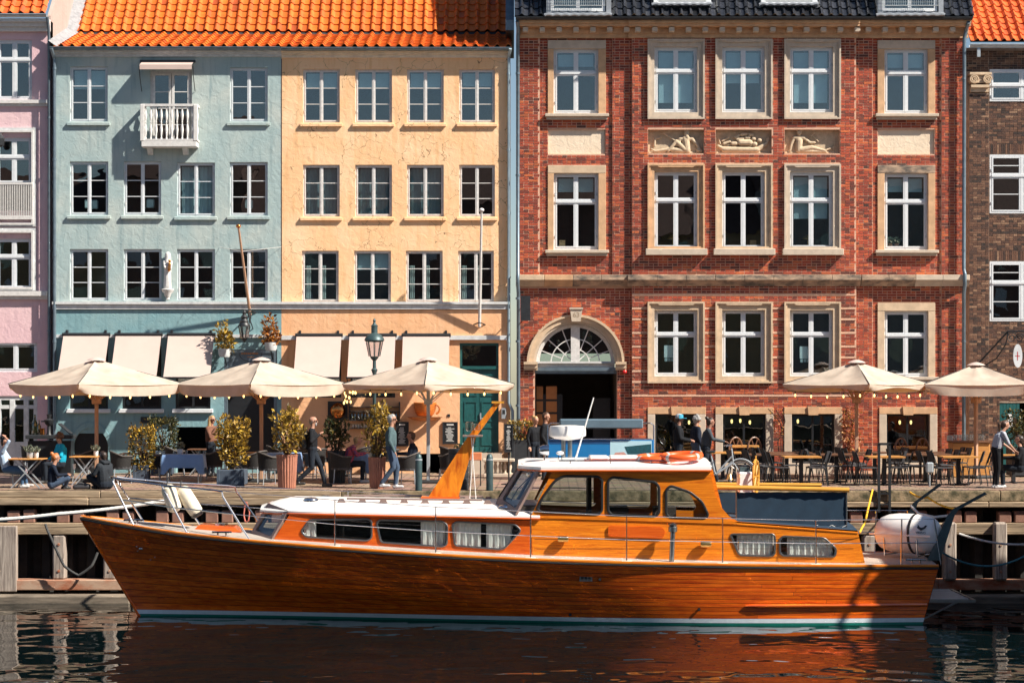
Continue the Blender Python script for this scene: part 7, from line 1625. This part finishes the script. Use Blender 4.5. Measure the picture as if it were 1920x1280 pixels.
def stripes(name, a, b, sc, axis='z', plaid=False):
    mt, N, K, B = newmat(name); B.inputs['Roughness'].default_value = .9; g = N.new('ShaderNodeTexCoord'); w = N.new('ShaderNodeTexWave'); w.bands_direction = axis.upper(); w.inputs['Scale'].default_value = sc; K.new(g.outputs['Object'], w.inputs[0])
    cr = N.new('ShaderNodeValToRGB'); cr.color_ramp.interpolation = 'CONSTANT'; cr.color_ramp.elements[1].position = .5; cr.color_ramp.elements[0].color = tuple(a)+(1,); cr.color_ramp.elements[1].color = tuple(b)+(1,); K.new(w.outputs[1], cr.inputs[0]); out = cr.outputs[0]
    if plaid:
        w2 = N.new('ShaderNodeTexWave'); w2.bands_direction = 'Y'; w2.inputs['Scale'].default_value = sc; K.new(g.outputs['Object'], w2.inputs[0]); c2 = N.new('ShaderNodeValToRGB'); c2.color_ramp.interpolation = 'CONSTANT'; c2.color_ramp.elements[1].position = .5; c2.color_ramp.elements[0].color = (.04,.05,.14,1); c2.color_ramp.elements[1].color = (.5,.06,.06,1); K.new(w2.outputs[1], c2.inputs[0])
        m = N.new('ShaderNodeMix'); m.data_type = 'RGBA'; m.inputs[0].default_value = .5; K.new(out, m.inputs[6]); K.new(c2.outputs[0], m.inputs[7]); out = m.outputs[2]
    K.new(out, B.inputs['Base Color'])
stripes('striped_shirt', (.05,.07,.14), (.62,.64,.68), 12); stripes('plaid_shirt', (.5,.04,.05), (.03,.04,.12), 7, 'z', True)
STAND = dict(pel=(0,0,.95), che=(0,0,1.28), neck=(0,0,1.46), head=(.03,0,1.625), sh=.185,
             elL=(-.03,.25,1.13), wrL=(.07,.25,.88), elR=(-.03,-.25,1.13), wrR=(.07,-.25,.88),
             knL=(.02,.10,.50), anL=(-.02,.10,.08), knR=(.02,-.10,.50), anR=(-.02,-.10,.08), toe=.16)
def person(label, px, py, face, top, legs, shoes='shoe_dark', skin='skin_a', hair='hair_brown', style='short', h=1.75, bulk=1.0, z=0.0, skirt=None, sleeves=1, hood=False, glasses=False, beard=None, Yx=None, pack=False, look=0, **pose):
    J = dict(STAND); J.update(pose); Y = GY(py) if Yx is None else Yx; s = h/1.75
    t = thing('person', label, 'person', (X(px,Y), Y, z), face); t.scale = (s,s,s)
    V = lambda k: Vector(J[k]); pel, che, nk, hd = V('pel'), V('che'), V('neck'), V('head'); up = (nk-pel).normalized()
    fwd = Vector((math.cos(look), math.sin(look), 0)); lat = Vector((-math.sin(look), math.cos(look), 0)); C = []
    b = bulk
    for y in (-.07,.07):
        C.append((pel+Vector((0,y,.0)), pel.lerp(che,.5)+Vector((0,y*.9,0)), .115*b, .105*b, 2 if not skirt else 1)); C.append((pel.lerp(che,.3)+Vector((0,y,0)), che+Vector((0,y*1.15,0)), .118*b, .118*b, 1))
    C.append((che, nk-up*.07, .12*b, .075*b, 1)); sy = J['sh']; sc = nk-up*.075
    C.append((sc+Vector((0,-sy*.9,-.005)), sc+Vector((0,sy*.9,-.005)), .066*b, .066*b, 1))
    C.append((nk-up*.06, hd-Vector((0,0,.06)), .054, .05, 0))
    # head: skull, jaw, brow, nose, ears
    C += [(hd+fwd*-.025+Vector((0,0,.025)), hd+fwd*.012+Vector((0,0,.03)), .083, .080, 0), (hd+fwd*.03+Vector((0,0,-.01)), hd+fwd*.038+Vector((0,0,-.072)), .060, .040, 0),
          (hd+fwd*.088+Vector((0,0,.012)), hd+fwd*.108+Vector((0,0,-.026)), .010, .014, 0), (hd+fwd*.072+lat*-.03+Vector((0,0,.02)), hd+fwd*.072+lat*.03+Vector((0,0,.02)), .016, .016, 0)]
    for sg in (-1,1): C.append((hd+lat*sg*.082+Vector((0,0,.012)), hd+lat*sg*.084+Vector((0,0,-.02)), .012, .01, 0))
    for sd, sg in (('L',1),('R',-1)):
        sh = sc+Vector((0,sg*sy,-.01)); el, wr = V('el'+sd), V('wr'+sd); C.append((sh, el, .056*b, .045*b, 1)); fa = 1 if sleeves else 0
        C.append((el, wr, .043*b if fa else .038, .034*b if fa else .026, fa)); d = (wr-el).normalized(); q = d.cross(Vector((0,0,1))); q = q.normalized() if q.length > .1 else Vector((1,0,0)); n = q.cross(d)
        pb = wr+d*.025; pe = wr+d*.085; C.append((pb+q*.014, pe+q*.018, .020, .017, 0)); C.append((pb-q*.014, pe-q*.018, .020, .017, 0))
        for i, (o_, ln) in enumerate(((-.030,.058),(-.010,.070),(.010,.066),(.030,.050))):
            k1 = pe+q*o_+d*ln*.5-n*.006; C.append((pe+q*o_, k1, .0105, .0100, 0)); C.append((k1, k1+d*ln*.42-n*.02, .0098, .0088, 0))
        th = wr+d*.03+q*.03; C.append((th, th+q*.028+d*.03, .0125, .0115, 0)); C.append((th+q*.028+d*.03, th+q*.034+d*.062, .0115, .0095, 0))
        hp = pel+Vector((0,sg*.088,-.03)); kn, an = V('kn'+sd), V('an'+sd); C.append((hp, kn, .088*b, .062*b, 2)); C.append((kn, an+Vector((0,0,.03)), .060*b, .046*b, 2))
        ft = (J['toe'] if isinstance(J['toe'], tuple) else (J['toe'],0,-.04)); C.append((an+Vector((-.035,0,-.045)), an+Vector(ft), .042, .036, 3)); C.append((an, an+Vector((.02,0,-.03)), .045, .045, 3))
    if skirt:
        for k in range(-2,3): C.append((pel+Vector((0,.05*k,-.02)), pel.lerp((V('knL')+V('knR'))/2, .9)+Vector((0,.075*k,-.02)), .1, .11, 2))
    body = blob('body', C, [skin, top, legs, shoes], t, .0105)
    for sg in (-1,1): MB().ell(hd+fwd*.083+lat*sg*.031+Vector((0,0,.006)), (.008,.010,.007), 8, 6).build('eye', 'eye', t, smooth=2, world=False)
    MB().ell(hd+fwd*.084+Vector((0,0,-.052)), (.008,.02,.006), 8, 6).build('mouth', 'lips', t, smooth=2, world=False)
    H = []; u = Vector((0,0,1)); bk = -fwd
    if style != 'bald':
        H += [(hd+bk*.035+u*.035, hd+fwd*.005+u*.062, .086, .072, 0), (hd+bk*.05+u*.01, hd+bk*.052-u*.05, .072, .055, 0), (hd+bk*.02+lat*.05+u*.03, hd+bk*.025+lat*.052-u*.02, .04, .032, 0), (hd+bk*.02-lat*.05+u*.03, hd+bk*.025-lat*.052-u*.02, .04, .032, 0)]
    else: H += [(hd+bk*.05-u*.0, hd+bk*.05-u*.04, .06, .05, 0), (hd+lat*.06-u*.01+bk*.02, hd+lat*.06-u*.03+bk*.02, .026, .02, 0), (hd-lat*.06-u*.01+bk*.02, hd-lat*.06-u*.03+bk*.02, .026, .02, 0)]
    if style == 'long': H += [(hd+bk*.05+lat*k*.05, hd+bk*.06+lat*k*.07-u*.28, .055, .045, 0) for k in (-1,0,1)]
    if style == 'pony': H += [(hd+bk*.11+u*.07, hd+bk*.15+u*.02, .035, .04, 0), (hd+bk*.15+u*.02, hd+bk*.14-u*.2, .045, .02, 0)]
    if style == 'bun': H += [(hd+bk*.09+u*.1, hd+bk*.1+u*.11, .05, .05, 0)]
    if style == 'curly': H += [(hd+Vector((math.cos(q)*.07, math.sin(q)*.07, .05+.03*math.sin(q*3))), hd+Vector((math.cos(q)*.085, math.sin(q)*.085, .02)), .05, .05, 0) for q in np.linspace(0.9,2*PI-.9,8)]+[(hd+u*.1, hd+u*.105, .06, .06, 0)]
    blob('hair', H, [hair], t, .010)
    if beard: blob('beard', [(hd+fwd*.055-u*.06, hd+fwd*.06-u*.095, .042, .03, 0)], [beard], t, .009)
    if hood: blob('hood', [(nk+bk*.07+lat*k*.07, nk+bk*.04+lat*k*.1+u*.03, .05, .045, 0) for k in (-1,0,1)], [top], t, .011)
    if glasses:
        for sg in (-1,1): MB().lathe([(.001,0),(.024,.0),(.024,.006)], (0,0,0), 10, 'x').move(Matrix.Translation(hd+fwd*.09+lat*sg*.032+u*.006)).build('lens', 'black_paint', t, world=False)
        MB().tube([hd+lat*.082+u*.01, hd+fwd*.09+lat*.055+u*.012, hd+fwd*.096+u*.012, hd+fwd*.09-lat*.055+u*.012, hd-lat*.082+u*.01], .005, 5).build('frame', 'black_paint', t, world=False)
    if pack: blob('backpack', [(che+Vector((-.19,y,.08)), che+Vector((-.2,y,-.28)), .09, .11, 0) for y in (-.07,.07)], ['black_paint'], t, .014)
    return t
sit = dict(pel=(0,0,.50), che=(-.03,0,.84), neck=(-.02,0,1.02), head=(.02,0,1.18), knL=(.42,.11,.50), anL=(.40,.11,.08), knR=(.42,-.11,.50), anR=(.40,-.11,.08), elL=(.06,.24,.74), wrL=(.27,.16,.76), elR=(.06,-.24,.74), wrR=(.27,-.16,.76))
def w_(base, **k): d = dict(base); d.update(k); return d
# far left: woman in blue leaning back with a hand over her head
person('woman in pale blue dress leaning back with hand on her head', 12, 914, .1, 'pale_dress', 'blue_skirt', 'shoe_white', 'skin_a', 'hair_dark', 'bun', 1.68, 1.0, 0, skirt=True, sleeves=0, glasses=True, look=-.4, **w_(sit, head=(-.04,0,1.19), che=(-.07,0,.84), neck=(-.09,0,1.02), elR=(.10,-.26,1.22), wrR=(-.02,-.12,1.33), knL=(.4,.1,.47), anL=(.5,.1,.1), anR=(.42,-.1,.08)))
person('person in bright turquoise jacket seated at the folding table', 112, 905, PI+.5, 'turquoise', 'jeans_dark', 'shoe_dark', 'skin_a', 'hair_brown', 'curly', 1.78, 1.2, 0, look=.5, **w_(sit, pel=(0,0,.50), elL=(.05,.28,.72), wrL=(.22,.15,.58), wrR=(.24,-.13,.60)))
gs = dict(pel=(0,0,.13), che=(.02,0,.46), neck=(.05,0,.64), head=(.10,0,.79), knL=(.38,.18,.30), anL=(.30,.06,.08), knR=(.40,-.16,.28), anR=(.34,-.05,.07), elL=(.12,.25,.36), wrL=(.34,.14,.36), elR=(.14,-.25,.36), wrR=(.36,-.10,.38), toe=(.10,0,-.03))
person('red haired woman in navy top sitting on the quay edge', 97, 917, .25, 'navy', 'jeans', 'shoe_dark', 'skin_a', 'hair_red', 'bun', 1.72, 1.0, 0, **gs)
person('man in dark hooded jacket sitting on the quay edge', 198, 917, 2.5, 'hoodie', 'jeans_dark', 'shoe_dark', 'skin_a', 'hair_dark', 'short', 1.8, 1.2, 0, hood=True, **gs)
person('blonde woman in brown coat standing with hand at her mouth', 396, 893, -.5, 'brown_coat', 'jeans_dark', 'shoe_dark', 'skin_a', 'hair_blond', 'long', 1.72, 1.05, 0, glasses=True, elR=(.12,-.2,1.12), wrR=(.20,-.06,1.38), elL=(.05,.24,1.12), wrL=(.28,.16,1.08))
person('man with glasses standing behind the big golden shrub', 433, 882, -1.2, 'jacket_black', 'jeans_dark', 'shoe_dark', 'skin_a', 'hair_dark', 'short', 1.92, 1.0, 0, glasses=True)
walk = dict(knL=(.20,.10,.52), anL=(.30,.10,.10), knR=(.0,-.10,.50), anR=(-.34,-.10,.15))
person('bald bearded man in black jacket with backpack walking right', 585, 914, 0, 'jacket_black', 'jeans_dark', 'shoe_dark', 'skin_a', 'hair_grey', 'bald', 1.80, 1.12, 0, glasses=True, beard='hair_grey', pack=True, elL=(-.08,.25,1.12), wrL=(.1,.2,1.0), elR=(.0,-.25,1.13), wrR=(.18,-.08,1.30), **walk)
person('grey haired man in grey sweater walking with a hand down', 733, 916, 0, 'sweater_grey', 'jeans', 'shoe_white', 'skin_a', 'hair_grey', 'short', 1.86, 1.1, 0, glasses=True, elL=(-.1,.24,1.13), wrL=(-.05,.24,.88), elR=(-.02,-.25,1.13), wrR=(.10,-.24,.88), knL=(.14,.1,.5), anL=(.10,.1,.09), knR=(.06,-.10,.5), anR=(-.2,-.10,.12))
person('blond person in red and blue plaid shirt bent over a table', 650, 905, .1, 'plaid_shirt', 'jeans_dark', 'shoe_white', 'skin_a', 'hair_blond', 'short', 1.8, 1.15, 0, **w_(sit, che=(.10,0,.80), neck=(.19,0,.96), head=(.29,0,1.08), elL=(.25,.24,.72), wrL=(.46,.12,.76), elR=(.25,-.24,.72), wrR=(.46,-.12,.76)))
person('man in black shirt seated facing left behind the bollard', 772, 905, PI, 'navy', 'jeans_dark', 'shoe_dark', 'skin_a', 'hair_brown', 'short', 1.82, 1.1, 0, **w_(sit, wrL=(.40,.16,.74), wrR=(.40,-.16,.74)))
person('blonde woman in dark coat standing behind the man in leather jacket', 1003, 893, -.9, 'jacket_black', 'jeans_dark', 'shoe_dark', 'skin_a', 'hair_blond', 'bun', 1.7, 1.05)
person('man in black leather jacket standing before the gateway', 1022, 899, -.2, 'jacket_black', 'jeans_dark', 'shoe_dark', 'skin_a', 'hair_brown', 'short', 1.84, 1.15, 0, wrR=(.1,-.25,.9), look=-.3)
cp_ = person('man in blue cap and dark puffer jacket holding a phone', 1272, 902, -.1, 'jacket_black', 'jeans_dark', 'shoe_dark', 'skin_b', 'hair_dark', 'short', 1.80, 1.2, 0, beard='hair_dark', elL=(.06,.26,1.12), wrL=(.30,.1,1.08), elR=(.06,-.26,1.12), wrR=(.30,-.08,1.06))
MB().lathe([(.105,-.02),(.104,.03),(.085,.08),(.04,.105),(.002,.11)], (.02,0,1.655), 16).build('cap', 'cap_grey', cp_, smooth=2, world=False); MB().prism([(.1,-.085),(.17,-.075),(.215,-.03),(.215,.03),(.17,.075),(.1,.085)], 1.64, 1.65, plane='xy').build('cap_visor', 'cap_blue', cp_, world=False); MB().lathe([(.106,-.021),(.106,.06),(.09,.088)], (.022,0,1.655), 16, 'z', -PI/2, PI/2).build('cap_front', 'cap_blue', cp_, smooth=2, world=False)
sc_ = person('person with curly grey hair in orange scarf among the group', 1305, 898, .3, 'navy', 'jeans', 'shoe_dark', 'skin_a', 'hair_grey', 'curly', 1.75, 1.1, 0)
blob('scarf', [((.06,-.05,1.43),(.06,.05,1.43),.05,.05,0),((.09,.03,1.40),(.11,.04,1.2),.035,.03,0)], ['sign_orange'], sc_, .011)
person('seated person half hidden behind the dark green shrub', 622, 893, -.6, 'brown_coat', 'jeans_dark', 'shoe_dark', 'skin_a', 'hair_brown', 'long', 1.7, 1.05, 0, **sit)
person('woman in grey coat with tied dark hair pushing a bicycle', 1323, 907, 0, 'grey_coat', 'jeans_dark', 'shoe_dark', 'skin_b', 'hair_dark', 'bun', 1.74, 1.15, 0, elL=(.16,.24,1.18), wrL=(.46,.18,1.12), elR=(.16,-.24,1.18), wrR=(.46,-.16,1.12), che=(.05,0,1.28), neck=(.08,0,1.46), head=(.13,0,1.62), **walk)
wt = person('waitress in striped shirt and apron leaning over a table', 1868, 915, .1, 'striped_shirt', 'jacket_black', 'shoe_white', 'skin_a', 'hair_brown', 'pony', 1.76, 1.0, 0, sleeves=0, che=(.08,0,1.26), neck=(.16,0,1.43), head=(.23,0,1.57), elL=(.22,.22,1.12), wrL=(.42,.12,.96), elR=(.24,-.22,1.12), wrR=(.44,-.10,.94))
MB().sheet([[(.15-.02*abs(u), .15*u, z) for u in np.linspace(-1,1,7)] for z in (1.02,.8,.6,.45)]).build('apron', 'apron', wt, smooth=2, world=False)
person('seated person in dark jacket with white shoes at the right edge', 1912, 914, PI-.2, 'jacket_black', 'jeans_dark', 'shoe_white', 'skin_a', 'hair_dark', 'short', 1.78, 1.15, 0, **w_(sit, wrL=(.4,.16,.74), wrR=(.4,-.12,.74)))
tbl = table('small wooden table the waitress is clearing', 1900, -6.2, .9, .7, 'table_wood')
bg2 = thing('handbag', 'grey fabric bag lying on the quay edge between two sitting people', 'bag', P(152,917,GY(917))); blob('body', [((-.14,0,.06),(.16,.02,.07),.07,.08,0),((-.05,.02,.13),(.1,0,.12),.05,.05,0)], ['seat_pad'], bg2, .012); MB().tube([(-.1,-.05,.12),(-.02,-.07,.2),(.08,-.05,.14)], .012, 6).build('strap', 'rope_dark', bg2, world=False)
tk = thing('paper_cup', 'white paper cup held beside the turquoise jacket', 'cup', P(139,872,GY(908))); MB().lathe([(.03,-.1),(.042,.02),(.001,.02)], n=12).build('cup', 'paper_white', tk, smooth=1, world=False); MB().lathe([(.044,.02),(.044,.035),(.02,.035)], n=12).build('lid', 'paper_white', tk, smooth=1, world=False)
# robed statue
sx0, sy0 = X(316), -.14
blob('figure', [((sx0,sy0,zb0+.06),(sx0,sy0,zb0+.5),.11,.10,0),((sx0-.03,sy0,zb0+.04),(sx0-.02,sy0,zb0+.45),.10,.09,0),((sx0+.04,sy0-.03,zb0+.04),(sx0+.03,sy0-.02,zb0+.4),.08,.07,0),((sx0,sy0,zb0+.5),(sx0,sy0,zb0+.78),.11,.09,0),((sx0-.1,sy0,zb0+.78),(sx0+.1,sy0,zb0+.78),.05,.05,0),((sx0,sy0,zb0+.82),(sx0,sy0,zb0+.95),.05,.07,0),((sx0,sy0+.02,zb0+1.0),(sx0,sy0+.03,zb0+.85),.085,.10,0),((sx0+.1,sy0,zb0+.76),(sx0+.09,sy0-.12,zb0+.58),.045,.04,0),((sx0-.1,sy0,zb0+.76),(sx0-.06,sy0-.13,zb0+.62),.045,.04,0)], ['old_white'], st, .013, True)
blob('child', [((sx0+.07,sy0-.16,zb0+.55),(sx0+.08,sy0-.15,zb0+.72),.05,.045,0),((sx0+.08,sy0-.15,zb0+.8),(sx0+.08,sy0-.15,zb0+.81),.045,.045,0)], ['copper'], st, .012, True)
# carved panels: bearded river god, laden boat, reclining youth (own shallow carving in px units)
RY = CY+.2
def carve(panel, strokes, name='figure'):
    caps = []
    for (a, b), (c, d), r0, r1, pr in strokes: caps.append(((X(a,RY), RY-pr, Z(b,RY)), (X(c,RY), RY-pr, Z(d,RY)), L(r0), L(r1), 0))
    def fl(v): return (v[0], RY+(v[1]-RY)*.75, v[2])
    blob(name, caps, ['relief_stone'], panel, .010, True, fl)
def ground(a, b): return [((x, 287), (x+6, 286.5), 2.2, 2.0, .03) for x in range(a, b, 5)]
carve(rel[0], ground(1217,1318)+[((1288,282),(1285,262),6.5,8,.06),((1275,261),(1297,261),4.5,4.5,.07),((1287,253),(1287,247),5.5,5.5,.10),((1288,258),(1289,264),4.2,2,.13),((1275,262),(1270,272),3.6,3.2,.08),((1297,262),(1306,270),3.6,3,.07),((1306,270),(1311,280),3,3,.07),((1283,280),(1268,266),5,4,.09),((1268,266),(1253,283),3.8,2.6,.09),((1280,283),(1255,280),4.6,3.6,.07),((1255,280),(1228,284),3.5,2.4,.07),((1228,284),(1221,280),2.4,1.5,.07),((1268,266),(1243,250),1.4,1.2,.09),((1243,250),(1238,244),.9,.9,.09),((1243,250),(1239,252),.9,.9,.09),((1238,258),(1228,262),2.4,2.2,.05),((1228,262),(1227,274),2.2,2.6,.05),((1309,282),(1315,284),4,3,.07)])
carve(rel[1], ground(1344,1446)+[((1346,274),(1356,280),2.5,4.5,.06),((1356,280),(1420,281),5,5,.07),((1420,281),(1436,270),5,3.5,.06),((1436,270),(1441,261),3.2,2.2,.06),((1441,261),(1438,259),2,1.6,.07),((1438,259),(1437,262),1.6,1.2,.07),((1388,268),(1405,268),6,6,.09),((1373,270),(1379,270),4,4,.08),((1414,271),(1415,271),4.6,4.6,.10),((1412,261),(1413,261),4,4,.09),((1423,264),(1424,264),4,4,.09),((1378,258),(1384,255),3,3,.08),((1390,253),(1398,252),3.4,3.4,.09),((1404,253),(1410,254),3,3,.09),((1382,262),(1392,260),3,3,.08),((1398,259),(1404,259),3,3,.09),((1357,270),(1368,266),3,2.2,.07),((1366,258),(1354,265),2.2,2,.06),((1348,262),(1350,270),1.6,1.6,.06)])
carve(rel[2], ground(1473,1574)+[((1497,282),(1498,264),6,7,.07),((1489,259),(1506,259),4,4,.08),((1498,250),(1498,248),5,5,.11),((1494,245),(1503,245),2.4,2.4,.10),((1488,260),(1483,272),3.2,2.8,.08),((1483,272),(1481,283),2.8,2.2,.08),((1507,260),(1518,268),3,2.8,.07),((1518,268),(1527,268),2.6,2.2,.07),((1500,281),(1522,277),5,4.4,.09),((1522,277),(1546,283),4.2,2.4,.08),((1546,283),(1556,279),2,1.6,.08),((1503,283),(1530,284),4,3,.07),((1530,284),(1548,285),2.6,2,.07),((1534,266),(1520,252),1.1,1.1,.08),((1519,256),(1526,250),1.3,1.3,.09),((1562,284),(1565,266),1.0,1.0,.05),((1550,280),(1566,276),1,1,.05)])
finish_blobs()
# ================================================================ OUT OF FRAME: what shades the stern and what the panes mirror
nb = thing('neighbour_boat', 'dark hulled wooden cargo boat moored just right of the picture', 'boat', (12, -16, WZ))
pts = [(12.4,-17.5),(20,-17.9),(25,-17.2),(28,-15.3),(25,-13.4),(20,-12.5),(12.4,-12.7)]
pm('hull_navy', (.012,.02,.035), .4, var=.2, sc=3, coat=.3)
for k, (za_, zc_, f0, f1, m_) in enumerate(((WZ-.4,WZ+.15,.80,.86,'boot_green'),(WZ+.15,-1.2,.86,.95,'hull_navy'),(-1.2,.2,.95,1.0,'hull_navy'),(.2,.9,1.0,1.0,'boat_white'))):
    cx0, cy0 = 19.5, -15.15; lo_ = [((x-cx0)*(f0 if x < 13 else f0)+cx0, (y-cy0)*f0+cy0, za_) for x, y in pts]; hi_ = [((x-cx0)*f1+cx0, (y-cy0)*f1+cy0, zc_) for x, y in pts]; n_ = len(pts)
    MB().add(lo_+hi_, [tuple(range(n_))[::-1], tuple(range(n_, 2*n_))]+[(q, (q+1) % n_, n_+(q+1) % n_, n_+q) for q in range(n_)]).build('hull' if k == 1 else 'hull_band', m_, nb)
for zz in (.2, .9): MB().tube([(x, y, zz) for x, y in pts], .07, 8, closed=True).build('rub_rail', 'mast_wood', nb, smooth=1)
for k in range(3): cube('window', 12.4, 12.54, -17+k*1.6, -15.9+k*1.6, 1.6, 2.5, 'boat_glass', nb)
MB().hexa([(12.5,-17.5,.9),(20,-17.5,.9),(20,-12.8,.9),(12.5,-12.8,.9)], [(12.65,-17.45,2.95),(19.5,-17.45,2.95),(19.5,-12.9,2.95),(12.65,-12.9,2.95)]).build('deckhouse', 'mahogany', nb)
MB().cbox(12.45,19.8,-17.55,-12.7,2.96,3.08,.03).build('roof', 'boat_white', nb)
for k in range(5): cube('window', 13+k*1.3, 13.9+k*1.3, -17.52, -17.46, 1.7, 2.5, 'boat_glass', nb)
MB().tube([(11.75,-17.6,1.6),(12.9,-17.6,4.1)], .07, 8).build('davit', 'black_iron', nb)  # unseen straight pole, added to cast the thin shadow line on the yacht's stern
MB().tube([(16,-15.8,3.0),(16,-15.8,13)], [.16,.09], 10).build('mast', 'pole_wood', nb)
pm('far_brick', (.22,.12,.09), .9, var=.3, sc=.5); pm('far_render', (.35,.33,.30), .9, var=.2, sc=.5); pm('far_ochre', (.40,.28,.15), .9, var=.2, sc=.5); pm('far_roof', (.10,.05,.04), .9)
x = -62
for i, (w, hgt, m) in enumerate(((13,13.5,'far_brick'),(10,15.5,'far_render'),(12,12.5,'far_ochre'),(9,16.5,'far_brick'),(11,14,'far_render'),(14,15,'far_brick'),(10,12.8,'far_ochre'),(12,16,'far_render'),(11,13.5,'far_brick'),(13,15,'far_ochre'),(12,14,'far_brick'))):
    o = MB(); o.box(x, x+w-.05, -92, -80, -3, hgt); h_ = tag(o.build('opposite_house', m), None, None, kind='structure')
    MB().prism([(-92,hgt),(-79.6,hgt),(-86,hgt+5)], x, x+w-.05, plane='yz').build('roof', 'far_roof', h_)
    for r in range(4):
        for k in range(int(w/2.6)): cube('window', x+1+k*2.6, x+2.1+k*2.6, -79.99, -79.95, 1.4+r*3.1, 3+r*3.1, 'white_paint' if (k+r) % 3 == 0 else 'pane_glass', h_)
    x += w
tag(MB().add([(-120,-140,-.02),(120,-140,-.02),(120,-70,-.02),(-120,-70,-.02)], [(0,1,2,3)]).build('opposite_quay', 'paving'), None, None, kind='structure')
